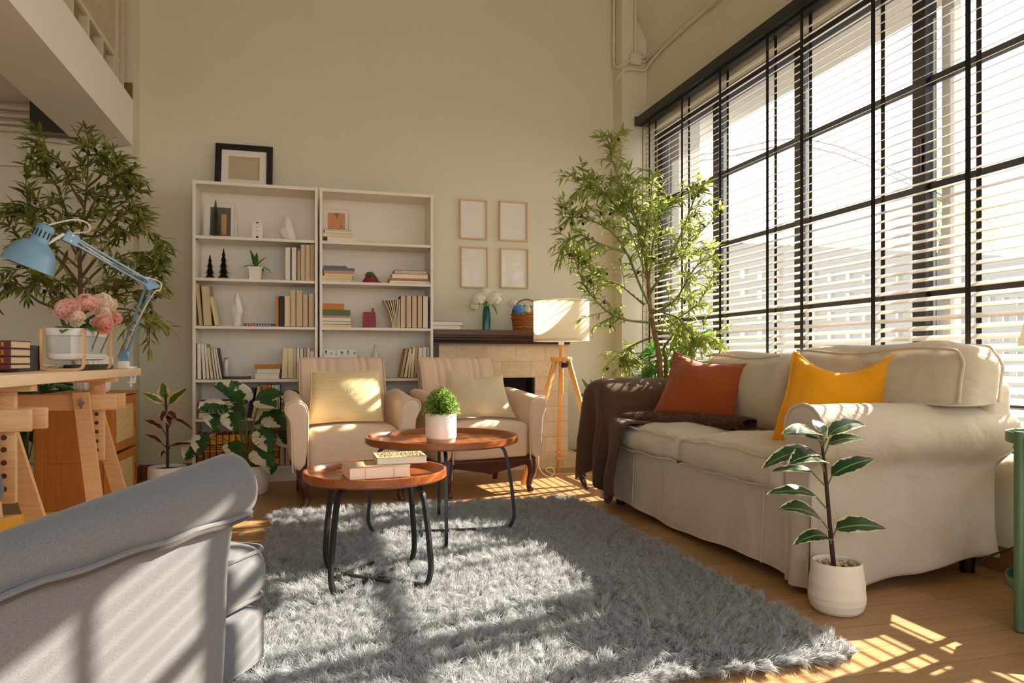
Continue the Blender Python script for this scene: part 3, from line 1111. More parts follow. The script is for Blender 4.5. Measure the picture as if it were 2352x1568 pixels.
LYING = [
    ('A3', -0.460, -0.254, 0.0000, 0.0197, 'printed'),
    ('A4', -0.388, -0.226, 0.0000, 0.0398, 'white'),
    ('A4', -0.376, -0.220, 0.0402, 0.0290, 'white'),
    ('A4', -0.388, -0.217, 0.0695, 0.0305, 'ochre'),
    ('A5', -0.746, -0.485, 0.0000, 0.0429, 'black'),
    ('A5', -0.740, -0.480, 0.0433, 0.0382, 'black'),
    ('A5', -0.743, -0.499, 0.0819, 0.0382, 'black'),
    ('A5', -0.217, -0.088, 0.0000, 0.0305, 'black'),
    ('A5', -0.217, -0.088, 0.0309, 0.0321, 'black'),
    ('A5', -0.217, -0.088, 0.0634, 0.0305, 'black'),
    ('A5', -0.217, -0.088, 0.0943, 0.0305, 'black'),
    ('A5', -0.217, -0.088, 0.1252, 0.0321, 'black'),
    ('B1', 0.091, 0.310, 0.0000, 0.0336, 'white'),
    ('B1', 0.062, 0.268, 0.0340, 0.0259, 'cream'),
    ('B1', 0.074, 0.255, 0.0603, 0.0166, 'white'),
    ('B1', 0.071, 0.255, 0.0773, 0.0104, 'brown'),
    ('B2', 0.056, 0.264, 0.0000, 0.0212, 'cream'),
    ('B2', 0.059, 0.268, 0.0216, 0.0197, 'cream'),
    ('B2', 0.071, 0.277, 0.0417, 0.0166, 'cream'),
    ('B2', 0.068, 0.277, 0.0587, 0.0197, 'rose'),
    ('B2', 0.056, 0.280, 0.0788, 0.0197, 'slate'),
    ('B2', 0.068, 0.228, 0.0989, 0.0135, 'slate'),
    ('B2', 0.526, 0.820, 0.0000, 0.0243, 'black'),
    ('B2', 0.527, 0.810, 0.0247, 0.0135, 'orange'),
    ('B2', 0.543, 0.807, 0.0386, 0.0305, 'white'),
    ('B2', 0.561, 0.800, 0.0695, 0.0274, 'maroon'),
    ('B3', 0.053, 0.261, 0.0000, 0.0212, 'cream'),
    ('B3', 0.053, 0.258, 0.0216, 0.0228, 'black'),
    ('B3', 0.053, 0.258, 0.0448, 0.0228, 'white'),
    ('B3', 0.053, 0.249, 0.0680, 0.0135, 'rose'),
    ('B3', 0.053, 0.252, 0.0819, 0.0413, 'green'),
    ('B3', 0.053, 0.207, 0.1236, 0.0429, 'orange'),
    ('B5', 0.558, 0.715, 0.0000, 0.0367, 'black'),
    ('B5', 0.558, 0.715, 0.0371, 0.0367, 'black'),
    ('B5', 0.558, 0.715, 0.0742, 0.0367, 'black'),
    ('B5', 0.558, 0.715, 0.1113, 0.0351, 'tan'),]

# ------------------------------------------------------------------ bookcases and what stands on them
COV = {'navy': (28, 34, 56), 'tan': (168, 128, 84), 'beige': (206, 184, 148), 'sand': (190, 164, 124), 'mauve': (170, 146, 128), 'cream': (226, 208, 164),
       'orange': (204, 122, 44), 'black': (28, 25, 24), 'maroon': (96, 30, 32), 'grey': (150, 146, 138), 'white': (232, 226, 214), 'charcoal': (66, 62, 58),
       'slate': (104, 112, 118), 'ochre': (186, 120, 44), 'rose': (196, 150, 132), 'green': (92, 110, 72), 'brown': (88, 54, 36), 'printed': (110, 84, 110)}
for k_, c_ in COV.items():
    plain('cover_' + k_, c_, 0.6, 0.08, 30)
PAGE = {'cream': (232, 214, 170), 'white': (238, 230, 214), 'beige': (214, 194, 158), 'sand': (200, 176, 138)}
for k_, c_ in PAGE.items():
    plain('page_' + k_, c_, 0.9, 0.06, 260)


def page_of(c):
    return 'page_' + {'beige': 'beige', 'sand': 'sand', 'tan': 'sand', 'cream': 'cream', 'ochre': 'sand', 'mauve': 'beige', 'maroon': 'beige'}.get(c, 'white')


def book(label, M, t, h, d, col, spine=False, group=None, name='book', page=None):
    """canonical: thickness on x, depth on y (front edge at y=0), height on z; M puts it in place"""
    loc = M.translation
    o = thing(name, label, 'book', loc[:], 0, group)
    b = 0.0016 if t < 0.02 else 0.0024
    m = MB()
    m.box(0, b, 0, d, 0, h, 0.0006, 1, 0, M)
    m.box(t - b, t, 0, d, 0, h, 0.0006, 1, 0, M)
    if spine:
        m.box(0, t, -b, b, 0, h, 0.0012, 2, 0, M)
    else:
        m.box(0, t, d - b, d, 0, h, 0.0012, 2, 0, M)
    ob('cover', m, 'cover_' + col, o, smooth=False)
    ob('pages', MB().box(b, t - b, 0.004 if spine else 0.0025, d - b, 0.003, h - 0.003, 0, 1, 0, M), page or page_of(col), o, smooth=False)
    return o


SHZ = {'1': 1.668, '2': 1.386, '3': 1.065, '4': 0.704, '5': 0.44, '6': 0.107}
SHN = {'1': 'top', '2': 'second', '3': 'third', '4': 'fourth', '5': 'fifth', '6': 'bottom'}
UNIT = {'A': 'left', 'B': 'right'}
YS = 5.205


def bookcase(x0, x1, lab):
    t = thing('bookcase', lab, 'bookcase', ((x0 + x1) / 2, 5.32, 0), 0, 'pair of white bookcases')
    y0, y1 = 5.18, 5.462
    for a in (x0, x1 - 0.019):
        ob('side_panel', MB().box(a, a + 0.019, y0, y1, 0, 2.04, 0.001, 1), 'shelf_white', t, smooth=False)
    xi0, xi1 = x0 + 0.019, x1 - 0.019
    ob('top_panel', MB().box(xi0, xi1, y0 + 0.004, y1 - 0.006, 2.014, 2.036, 0.001, 1), 'shelf_white', t, smooth=False)
    for z in list(SHZ.values()):
        ob('shelf', MB().box(xi0, xi1, y0 + 0.004, y1 - 0.008, z - 0.019, z, 0.001, 1), 'shelf_white', t, smooth=False)
    ob('back_panel', MB().box(xi0 - 0.008, xi1 + 0.008, y1 - 0.007, y1 - 0.002, 0.02, 2.03), 'shelf_white', t, smooth=False)
    ob('plinth', MB().box(xi0, xi1, y0 + 0.02, y0 + 0.036, 0, 0.088), 'shelf_white', t, smooth=False)
    for z in list(SHZ.values())[:5]:
        for x in (xi0 + 0.004, xi1 - 0.004):
            ob('shelf_pin', MB().tube([(x - 0.004, y0 + 0.03, z - 0.0235), (x + 0.004, y0 + 0.03, z - 0.0235)], 0.0035, 8), 'iron_grey', t)
    return t


bookcase(-0.778, 0.028, 'tall white bookcase at left topped by the black framed picture')
bookcase(0.041, 0.838, 'tall white bookcase at right beside the fireplace')

cnt = {}
tot = {}
for s, x0, x1, h, c, lean in STAND:
    tot[s] = tot.get(s, 0) + 1
for s, x0, x1, h, c, lean in STAND:
    k = cnt.get(s, 0)
    cnt[s] = k + 1
    n = tot[s] - 1 - k
    pos = (NUM[k] + ' from left') if k < n or n > 5 else ('rightmost' if n == 0 else NUM[n] + ' from right')
    lab = f"{c} book {'leaning' if abs(lean) > 0.012 else 'standing'} {pos} in the row on {UNIT[s[0]]} bookcase's {SHN[s[1]]} shelf"
    a = math.atan2(lean, h)
    M = Matrix.Translation((x0 + 0.0005, YS, SHZ[s[1]] + (max(0, math.sin(a)) * (x1 - x0)) + 0.0008)) @ Matrix.Rotation(a, 4, 'Y')
    d = 0.145 + 0.03 * R.random()
    book(lab, M, x1 - x0 - 0.001, h, d, c, spine=(c in ('orange', 'black') and s == 'A3') or (s == 'A5' and c in ('ochre', 'navy')), group=f"books standing on the {UNIT[s[0]]} bookcase's {SHN[s[1]]} shelf")

stk = {}
for e in LYING:
    key = (e[0], e[1] > (0.0 - 0.22 if e[0][0] == 'A' and e[0][1] == '5' else (0.4 if e[0][0] == 'B' else -9)))
    stk.setdefault(key, []).append(e)
for (s, side), L in stk.items():
    two = s in ('A5', 'B2')
    for k, (s_, x0, x1, b, t_, c) in enumerate(L):
        n = len(L)
        pos = 'at bottom' if k == 0 else ('on top' if k == n - 1 else (NUM[k] + ' from bottom'))
        st_ = (('right-hand stack' if side else 'left-hand stack') if two else 'stack')
        if n == 1:
            lab = f"colourful printed book lying flat on {UNIT[s[0]]} bookcase's {SHN[s[1]]} shelf"
        else:
            lab = f"{c}-covered book {pos} of the {st_} on {UNIT[s[0]]} bookcase's {SHN[s[1]]} shelf"
        z = SHZ[s[1]] + b + 0.0006
        w = x1 - x0
        d = 0.15 + 0.02 * R.random()
        # lying: canonical x (thickness) -> z, canonical z (height) -> x
        M = Matrix(((0, 0, 1, x0), (0, 1, 0, YS + 0.004 * R.random()), (1, 0, 0, z), (0, 0, 0, 1)))
        M = M @ Matrix.Identity(4)
        o = book(lab, M, t_, w, d, c, spine=c in ('orange', 'ochre', 'green', 'printed', 'rose', 'slate') and t_ < 0.05, group=f"books stacked on the {UNIT[s[0]]} bookcase's {SHN[s[1]]} shelf")
        if c == 'printed':
            m = MB()
            for q in range(9):
                m.box(x0 + 0.02 + q * 0.018, x0 + 0.03 + q * 0.018, YS - 0.0035, YS - 0.002, z + 0.006, z + 0.012)
            ob('spine_lettering', m, 'page_white', o, smooth=False)
            m = MB().box(x0 + 0.02, x0 + 0.07, YS - 0.0034, YS - 0.002, z + 0.002, z + 0.016)
            ob('spine_patch', m, 'rust_velvet', o, smooth=False)

# gilded encyclopedia row on the bottom shelf
for k in range(13):
    x0 = -0.752 + k * 0.0405
    h = 0.232
    z = SHZ['6'] + 0.0008
    n = 12 - k
    pos = 'leftmost' if k == 0 else ('rightmost' if n == 0 else (NUM[k] + ' from left'))
    M = Matrix.Translation((x0, YS, z))
    o = book(f"gilded red leather volume, {pos} of the row on left bookcase's bottom shelf", M, 0.039, h, 0.16, 'maroon', True, "gilded volumes on the left bookcase's bottom shelf", 'gilded_book')
    m = MB()
    for a, b in ((0.012, 0.05), (0.108, 0.12), (0.127, 0.133), (0.14, 0.146), (0.16, 0.222)):
        m.box(x0 + 0.003, x0 + 0.036, YS - 0.0036, YS - 0.002, z + a, z + b)
    for q in range(5):
        m.box(x0 + 0.006, x0 + 0.033, YS - 0.0042, YS - 0.003, z + 0.06 + q * 0.0095, z + 0.064 + q * 0.0095)
    ob('gilding', m, 'gold', o, smooth=False)


def pict(lab, cat, corners, border, matw, depth, fmat, inner, name='picture_frame', glass=True, group=None, mat_label='mat'):
    """framed picture: corners = BL, BR, TR, TL of the outer frame's front"""
    BL, BR, TR, TL = [V(c) for c in corners]
    u = (BR - BL).normalized(); v = (TL - BL).normalized(); n = u.cross(v).normalized()   # n faces the viewer
    W = (BR - BL).length; H = (TL - BL).length
    M = Matrix((u, v, n)).transposed().to_4x4()
    M.translation = BL - n * depth
    t = thing(name, lab, cat, ((BL + BR) / 2)[:], 0, group)
    m = MB()
    m.box(0, border, 0, H, 0, depth, 0.0015, 1, 0, M)
    m.box(W - border, W, 0, H, 0, depth, 0.0015, 1, 0, M)
    m.box(border, W - border, 0, border, 0, depth, 0.0015, 1, 0, M)
    m.box(border, W - border, H - border, H, 0, depth, 0.0015, 1, 0, M)
    ob('frame', m, fmat, t, smooth=False)
    if matw:
        m = MB()
        a, b = border - 0.001, matw
        m.box(a, b, a, H - a, depth * 0.3, depth * 0.5, 0, 1, 0, M)
        m.box(W - b, W - a, a, H - a, depth * 0.3, depth * 0.5, 0, 1, 0, M)
        m.box(b, W - b, a, b, depth * 0.3, depth * 0.5, 0, 1, 0, M)
        m.box(b, W - b, H - b, H - a, depth * 0.3, depth * 0.5, 0, 1, 0, M)
        ob('mat', m, 'paper_white', t, smooth=False)
    ob('print', MB().box(border - 0.001, W - border + 0.001, border - 0.001, H - border + 0.001, depth * 0.12, depth * 0.25, 0, 1, 0, M), inner, t, smooth=False)
    return t, M, W, H


# black framed picture leaning on top of the left bookcase
t, M, W, H = pict('black framed picture with pale mat leaning on top of left bookcase', 'picture frame',
                  [(-0.673, 5.425, 2.038), (-0.285, 5.425, 2.038), (-0.285, 5.50, 2.385), (-0.673, 5.50, 2.385)], 0.042, 0.092, 0.025, 'frame_black', 'paper_beige')
m = MB()
for q in (0.012, 0.026):
    m.box(q, q + 0.005, q, H - q, 0.024, 0.028, 0, 1, 0, M).box(W - q - 0.005, W - q, q, H - q, 0.024, 0.028, 0, 1, 0, M)
    m.box(q, W - q, H - q - 0.005, H - q, 0.024, 0.028, 0, 1, 0, M).box(q, W - q, q, q + 0.005, 0.024, 0.028, 0, 1, 0, M)
ob('moulding', m, 'black_lacquer', t, smooth=False)
m = MB()
a = 0.088
m.box(a, a + 0.004, a, H - a, 0.0124, 0.0136, 0, 1, 0, M).box(W - a - 0.004, W - a, a, H - a, 0.0124, 0.0136, 0, 1, 0, M)
m.box(a, W - a, a, a + 0.004, 0.0124, 0.0136, 0, 1, 0, M).box(a, W - a, H - a - 0.004, H - a, 0.0124, 0.0136, 0, 1, 0, M)
ob('mat_line', m, 'frame_pine', t, smooth=False)

# white framed picture behind the bottle brush tree
t, M, W, H = pict("white framed dark grey picture on left bookcase's top shelf", 'picture frame',
                  [(-0.742, 5.40, 1.6685), (-0.522, 5.40, 1.6685), (-0.522, 5.445, 1.957), (-0.742, 5.445, 1.957)], 0.014, 0.042, 0.016, 'shelf_white', 'dark_picture')
ob('kraft_label', MB().box(0.115, 0.15, 0.05, 0.20, 0.004, 0.0055, 0, 1, 0, M), 'kraft', t, smooth=False)
t, M, W, H = pict("white framed peach picture on right bookcase's top shelf", 'picture frame',
                  [(0.063, 5.405, 1.6685), (0.262, 5.405, 1.6685), (0.262, 5.447, 1.957), (0.063, 5.447, 1.957)], 0.012, 0.038, 0.016, 'shelf_white', 'peach_picture')
m = MB()
for (a, b, c, d) in ((0.085, 0.225, 0.092, 0.262), (0.10, 0.215, 0.103, 0.258), (0.115, 0.225, 0.108, 0.262), (0.05, 0.19, 0.066, 0.17), (0.13, 0.17, 0.136, 0.14)):
    m.beam(M @ V((a, b, 0.0058)), M @ V((c, d, 0.0058)), 0.005, 0.001)
ob('leaf_sketch', m, 'dark_picture', t, smooth=False)

# bottle brush trees
def brush_tree(lab, x, y, z, h, r, mat, base, n=420, tiers=0, grp=None):
    t = thing('bottle_brush_tree', lab, 'ornament', (x, y, z), 0, grp)
    m = MB()
    rr = random.Random(int(h * 1000))
    for k in range(n):
        f = (k / n)
        zz = 0.08 * h + f * 0.9 * h
        rad = r * (1 - f) ** 0.9 + 0.004
        if tiers:
            rad *= 0.55 + 0.6 * (1 - ((f * tiers) % 1.0))
        a = k * 2.399
        m.leaf((x, y, z + zz), (math.cos(a), math.sin(a), 0.25 if not tiers else -0.15), (0, 0, 1), rad * rr.uniform(0.85, 1.05), 0.006 if not tiers else 0.012, 0.3, 0.2, 2)
    ob('bristles', m, mat, t, smooth=False)
    ob('trunk', MB().tube([(x, y, z + 0.005), (x, y, z + h)], 0.003, 6), 'bark', t)
    ob('base', MB().lathe([(0, 0.0004), (base, 0.0004), (base, 0.012), (base * 0.8, 0.016), (0, 0.016)], (x, y, z), 18), 'kraft', t)
    return t
brush_tree("frosted green bottle brush tree on left bookcase's top shelf", -0.648, 5.30, 1.668, 0.265, 0.056, 'needle_green', 0.03, 620)
brush_tree("smaller dark fir ornament on left bookcase's second shelf", -0.683, 5.29, 1.386, 0.168, 0.042, 'needle_dark', 0.028, 420, 4, 'pair of dark fir ornaments')
brush_tree("taller dark fir ornament on left bookcase's second shelf", -0.596, 5.29, 1.386, 0.215, 0.048, 'needle_dark', 0.032, 520, 5, 'pair of dark fir ornaments')

# white house ornament
t = thing('house_ornament', "small white house ornament on left bookcase's top shelf", 'ornament', (-0.377, 5.30, 1.668))
ob('body', MB().prism([(-0.412, 1.6685), (-0.341, 1.6685), (-0.341, 1.772), (-0.3765, 1.815), (-0.412, 1.772)], 5.275, 5.32), 'white_matte', t, smooth=False)
m = MB()
for z, r in ((1.788, 0.006), (1.758, 0.003), (1.732, 0.003)):
    m.tube([(-0.3765, 5.2735, z), (-0.3765, 5.276, z)], r, 10)
ob('window', m, 'firebox_black', t)
ob('door', MB().prism([(-0.385, 1.67), (-0.368, 1.67), (-0.368, 1.69), (-0.3765, 1.697), (-0.385, 1.69)], 5.2735, 5.276), 'firebox_black', t, smooth=False)

# faceted paper bird
t = thing('bird_figurine', "white faceted bird figurine on left bookcase's top shelf", 'figurine', (-0.165, 5.30, 1.668))
bv = [(-0.215, 0, 0.150), (-0.190, -0.02, 0.168), (-0.160, -0.022, 0.166), (-0.225, -0.03, 0.07), (-0.185, -0.05, 0.10), (-0.135, -0.03, 0.085),
      (-0.205, -0.02, 0.028), (-0.150, -0.028, 0.012), (-0.112, 0, 0.0015), (-0.128, 0.012, 0.0015), (-0.190, 0.02, 0.168), (-0.160, 0.022, 0.160),
      (-0.225, 0.03, 0.07), (-0.185, 0.05, 0.10), (-0.135, 0.03, 0.085), (-0.150, 0.028, 0.012), (-0.172, 0, 0.187), (-0.150, -0.01, 0.0015), (-0.215, 0.0, 0.035)]
bm = bmesh.new()
for p in bv:
    bm.verts.new((p[0], 5.30 + p[1], 1.668 + p[2]))
bmesh.ops.convex_hull(bm, input=bm.verts[:])
ob('body', MB().bm(bm), 'white_matte', t, smooth=False)
ob('beak', MB().add([(-0.2175, 5.30, 1.835), (-0.192, 5.285, 1.842), (-0.192, 5.315, 1.842), (-0.192, 5.30, 1.822)], [(0, 1, 2), (0, 3, 1), (0, 2, 3), (1, 3, 2)]), 'white_matte', t, smooth=False)
ob('tail', MB().add([(-0.150, 5.285, 1.70), (-0.150, 5.315, 1.70), (-0.105, 5.30, 1.6685), (-0.13, 5.30, 1.72)], [(0, 2, 1), (0, 3, 2), (1, 2, 3), (0, 1, 3)]), 'white_gloss', t, smooth=False)

# white faceted figurine on the third shelf
t = thing('faceted_figurine', "tall white faceted figurine on left bookcase's third shelf", 'figurine', (-0.508, 5.30, 1.065))
def facet(levels, cx, cy, z0, n=6):
    m = MB(); vs = []; fs = []
    for i, (r, z, ph) in enumerate(levels):
        for k in range(n):
            a = 2 * PI * k / n + ph
            vs.append((cx + r * math.cos(a), cy + r * math.sin(a) * 0.8, z0 + z))
    for i in range(len(levels) - 1):
        for k in range(n):
            k2 = (k + 1) % n
            a, b, c, d = i * n + k, i * n + k2, (i + 1) * n + k2, (i + 1) * n + k
            fs += [(a, b, d), (b, c, d)]
    fs.append(tuple(range(n - 1, -1, -1)))
    fs.append(tuple((len(levels) - 1) * n + k for k in range(n)))
    return m.add(vs, fs)
ob('base', facet([(0.033, 0.0008, 0.1), (0.031, 0.075, 0.3)], -0.508, 5.30, 1.065), 'white_matte', t, smooth=False)
ob('body', facet([(0.03, 0.075, 0.3), (0.043, 0.105, 0.6), (0.028, 0.185, 0.2), (0.006, 0.238, 0.5)], -0.508, 5.30, 1.065), 'white_gloss', t, smooth=False)

# potted orchid-like plant
t = thing('potted_plant', "small arching green plant in square white pot on left bookcase's second shelf", 'plant', (-0.388, 5.30, 1.386))
def sqpot(cx, cy, z0, w0, w1, h, rim):
    m = MB()
    def ring(w, z):
        return [(cx - w, cy - w, z), (cx + w, cy - w, z), (cx + w, cy + w, z), (cx - w, cy + w, z)]
    lv = [ring(w0, z0), ring(w1, z0 + h - rim), ring(w1 + 0.005, z0 + h - rim), ring(w1 + 0.006, z0 + h), ring(w1 - 0.006, z0 + h), ring(w1 - 0.01, z0 + h - 0.012)]
    vs = [p for r in lv for p in r]
    fs = [(3, 2, 1, 0)]
    for i in range(len(lv) - 1):
        for k in range(4):
            k2 = (k + 1) % 4
            fs.append((i * 4 + k, i * 4 + k2, (i + 1) * 4 + k2, (i + 1) * 4 + k))
    e = (len(lv) - 1) * 4
    fs.append((e, e + 1, e + 2, e + 3))
    return m.add(vs, fs)
ob('pot', sqpot(-0.388, 5.30, 1.3865, 0.036, 0.043, 0.095, 0.014), 'white_matte', t, smooth=False)
m = MB()
for dx, dz, L, dr in ((-0.9, 0.75, 0.13, 1.5), (-0.7, 0.9, 0.10, 1.3), (0.95, 0.6, 0.14, 1.4), (0.7, 0.9, 0.11, 1.8), (0.08, 1, 0.13, 0.25), (-0.12, 1, 0.15, 0.5), (0.5, 0.7, 0.10, 2.0), (-0.4, 0.8, 0.09, 1.6), (0.35, 1.0, 0.12, 0.7)):
    m.leaf((-0.388, 5.30, 1.468), (dx, R.uniform(-0.5, 0.2), dz), (0, 0, 1), L, 0.030, dr, 0.2, 8)
ob('leaves', m, 'orchid_leaf', t)

# glass jar, dark tray on the fourth shelf
t = thing('glass_jar', "clear glass jar standing on dark tray, left bookcase's fourth shelf", 'jar', (-0.577, 5.27, 0.7165))
ob('vessel', MB().lathe([(0, 0.0005), (0.016, 0.0005), (0.018, 0.01), (0.018, 0.11), (0.014, 0.125), (0.011, 0.128), (0.011, 0.124), (0.015, 0.11), (0.015, 0.012), (0, 0.01)], (-0.577, 5.27, 0.7165), 16), 'kettle_glass', t)
ob('stopper', MB().lathe([(0, 0.124), (0.012, 0.124), (0.013, 0.134), (0, 0.137)], (-0.577, 5.27, 0.7165), 14), 'steel', t)
t = thing('wooden_tray', "flat dark wooden tray lying on left bookcase's fourth shelf", 'tray', (-0.515, 5.28, 0.704))
ob('slab', MB().box(-0.604, -0.428, 5.215, 5.36, 0.7045, 0.716, 0.004), 'tray_wood_dark', t)
ob('rim', MB().box(-0.604, -0.428, 5.209, 5.216, 0.7045, 0.724, 0.003).box(-0.434, -0.424, 5.21, 5.36, 0.7045, 0.724, 0.003), 'tray_wood_dark', t)

# bird-topped red ornament
t = thing('painted_ornament', "round red ornament with green top on right bookcase's second shelf", 'ornament', (0.40, 5.29, 1.386))
ob('mound', MB().lathe([(0, 0.0005), (0.062, 0.0005), (0.058, 0.02), (0.042, 0.045), (0.02, 0.06), (0, 0.062)], (0.40, 5.29, 1.386), 24), 'red_glaze', t)
ob('foot', MB().lathe([(0, 0.0005), (0.03, 0.0005), (0.026, 0.016), (0, 0.02)], (0.448, 5.28, 1.386), 16), 'red_glaze', t)
ob('green_cap', MB().tube(curve_pts([(0.368, 5.285, 1.43), (0.378, 5.28, 1.452), (0.40, 5.28, 1.458), (0.425, 5.285, 1.44), (0.44, 5.288, 1.415)], 6), [0.008] * 6 + [0.016] * 10 + [0.012] * 5 + [0.006] * 4, 10), 'green_paint', t)
ob('beak', MB().ball((0.362, 5.283, 1.448), 0.009, 8), 'gold', t)
m = MB()
for k in range(12):
    a = k * 2.4
    m.ball((0.40 + 0.05 * math.cos(a), 5.29 - abs(0.05 * math.sin(a)), 1.40 + 0.012 * (k % 3)), 0.006, 6)
ob('painted_dots', m, 'slate_dots' if 'slate_dots' in MATS else 'cover_slate', t)

# red house ornament with chimney
t = thing('red_house_ornament', "red house ornament with chimney on right bookcase's third shelf", 'ornament', (0.389, 5.29, 1.065))
ob('body', MB().prism([(0.344, 1.0655), (0.434, 1.0655), (0.437, 1.10), (0.431, 1.182), (0.347, 1.182), (0.342, 1.10)], 5.26, 5.32), 'red_glaze', t, smooth=False)
ob('chimney', MB().box(0.407, 0.423, 5.28, 5.30, 1.18, 1.21, 0.002), 'red_glaze', t)
m = MB()
for i in range(4):
    for j in range(4):
        m.box(0.356 + i * 0.02, 0.363 + i * 0.02, 5.2585, 5.2605, 1.085 + j * 0.025 + 0.008 * (i % 2), 1.093 + j * 0.025 + 0.008 * (i % 2))
ob('window', m, 'firebox_black', t, smooth=False)

# fanned loose-leaf folder
t = thing('paper_folder', "fanned cream folder of papers on right bookcase's third shelf", 'folder', (0.56, 5.29, 1.065))
for k in range(9):
    xb = 0.545 + k * 0.0085
    tilt = -0.062 * (1 - k / 8) ** 2
    h = 0.20 + 0.012 * (k / 8)
    e = [(xb + tilt * (i / 8) ** 2, 1.0658 + h * i / 8) for i in range(9)]
    ob('sheet', MB().prism(e + [(x + 0.0055, z) for x, z in reversed(e)], 5.206 + 0.002 * (k % 2), 5.36), ['page_cream', 'page_beige', 'page_white'][k % 3], t, smooth=False)

# letter strip and bottle on the fourth shelf (right unit)
t = thing('letter_board', "low white board with black letters on right bookcase's fourth shelf", 'sign', (0.185, 5.30, 0.704))
ob('board', MB().box(0.068, 0.302, 5.29, 5.305, 0.7045, 0.912, 0.002), 'white_matte', t, smooth=False)
m = MB()
for k, x in enumerate((0.086, 0.122, 0.157, 0.196, 0.24, 0.286)):
    q = [(0.012, 0.018), (0.014, 0.004), (0.003, 0.018), (0.014, 0.012), (0.008, 0.018), (0.012, 0.006)][k]
    m.box(x - q[0] / 2, x + q[0] / 2, 5.288, 5.2905, 0.885, 0.885 + q[1]).box(x - 0.006, x + 0.006, 5.288, 5.2905, 0.875, 0.879)
ob('lettering', m, 'plastic_black', t, smooth=False)
t = thing('glass_bottle', "small clear glass bottle on right bookcase's fourth shelf", 'bottle', (0.432, 5.29, 0.704))
ob('body', MB().lathe([(0, 0.0005), (0.03, 0.0005), (0.032, 0.1), (0.028, 0.17), (0.012, 0.2), (0.01, 0.225), (0.007, 0.225), (0, 0.2)], (0.432, 5.29, 0.704), 18), 'kettle_glass', t)
ob('stopper', MB().lathe([(0, 0.225), (0.009, 0.225), (0.01, 0.24), (0, 0.243)], (0.432, 5.29, 0.704), 12), 'kettle_glass', t)

# ------------------------------------------------------------------ four frames on the wall
for (x0, x1, z0, z1, lab) in ((1.105, 1.328, 1.785, 2.098, 'pine framed blank picture, upper left of four on the wall'),
                              (1.425, 1.662, 1.785, 2.102, 'pine framed blank picture, upper right of four on the wall'),
                              (1.113, 1.334, 1.402, 1.726, 'pine framed blank picture, lower left of four on the wall'),
                              (1.434, 1.668, 1.408, 1.728, 'pine framed blank picture, lower right of four on the wall')):
    y = YB - 0.022
    t, M, W, H = pict(lab, 'picture frame', [(x0, y, z0), (x1, y, z0), (x1, y, z1), (x0, y, z1)], 0.011, 0, 0.02, 'frame_pine', 'paper_white', group='four pine frames on the wall')
    ob('glass', MB().box(0.01, W - 0.01, 0.01, H - 0.01, 0.0072, 0.0082, 0, 1, 0, M), 'picture_glass', t, smooth=False)

# ------------------------------------------------------------------ fireplace
FX0, FX1, FY = 0.852, 1.93, 5.33
t = thing('fireplace', 'pale stone block fireplace with dark wooden mantel shelf', 'fireplace', (1.39, 5.42, 0))
m = MB()
m.box(FX0, 1.10, FY, YB, 0, 0.955)
m.box(1.66, FX1, FY, YB, 0, 0.955)
m.box(1.10, 1.66, FY, YB, 0.70, 0.955)
m.box(1.10, 1.66, YB - 0.01, YB, 0, 0.7)
ob('surround', m, 'stone_blocks', t, smooth=False)
ob('mantel_shelf', MB().box(FX0 - 0.005, 1.93, 5.205, YB, 1.018, 1.060, 0.003), 'mantel_wood', t)
prof = [(5.225, 1.018), (5.225, 1.004), (5.240, 0.998), (5.240, 0.988), (5.255, 0.982), (5.262, 0.97), (5.275, 0.966), (5.275, 0.955), (5.40, 0.955), (5.40, 1.018)]
ob('mantel_moulding', MB().prism(prof, FX0, 1.925, 'x'), 'mantel_dark', t, smooth=False)
ob('dark_side_strip', MB().box(FX0 - 0.004, FX0 + 0.05, FY - 0.02, FY, 0.0, 0.955), 'mantel_dark', t, smooth=False)
m = MB()
m.box(1.10, 1.66, YB - 0.03, YB - 0.012, 0.1, 0.70)
m.box(1.101, 1.115, FY + 0.03, YB - 0.02, 0.1, 0.70).box(1.645, 1.659, FY + 0.03, YB - 0.02, 0.1, 0.70)
ob('firebox', m, 'firebox_black', t, smooth=False)
m = MB()
for k in range(4):
    z = 0.2 + k * 0.13
    m.box(1.13, 1.63, YB - 0.035, YB - 0.029, z, z + 0.006)
ob('firebrick_joint', m, 'cover_charcoal', t, smooth=False)
bm = bmesh.new()
bmesh.ops.create_cube(bm, size=1)
bmesh.ops.scale(bm, verts=bm.verts, vec=(2.01 - FX0, FY - 5.245, 0.105))
bmesh.ops.subdivide_edges(bm, edges=bm.edges[:], cuts=7, use_grid_fill=True)
bmesh.ops.translate(bm, verts=bm.verts, vec=((2.01 + FX0) / 2, (FY + 5.245) / 2, 0.0525))
for v in bm.verts:
    if v.co.z > 0.002 and v.co.z < 0.06:
        v.co += noise.noise_vector(v.co * 15) * 0.005
m = MB().bm(bm)
m.box(1.93, 2.01, FY, YB, 0, 0.105)
ob('hearth', m, 'stone_blocks', t, smooth=False)

# books on the mantel
zz = 1.0605
for k, (x1, tt, col) in enumerate(((1.058, 0.031, 'white'), (1.075, 0.030, 'maroon'))):
    M = Matrix(((0, 0, 1, 0.845), (0, 1, 0, 5.26), (1, 0, 0, zz), (0, 0, 0, 1)))
    book(['white book at bottom of the pair lying on the mantel', 'white book with dark red edges, upper of the pair on the mantel'][k], M, tt, x1 - 0.845, 0.17, col, page='page_white', group='pair of books on the mantel')
    zz += tt + 0.0004


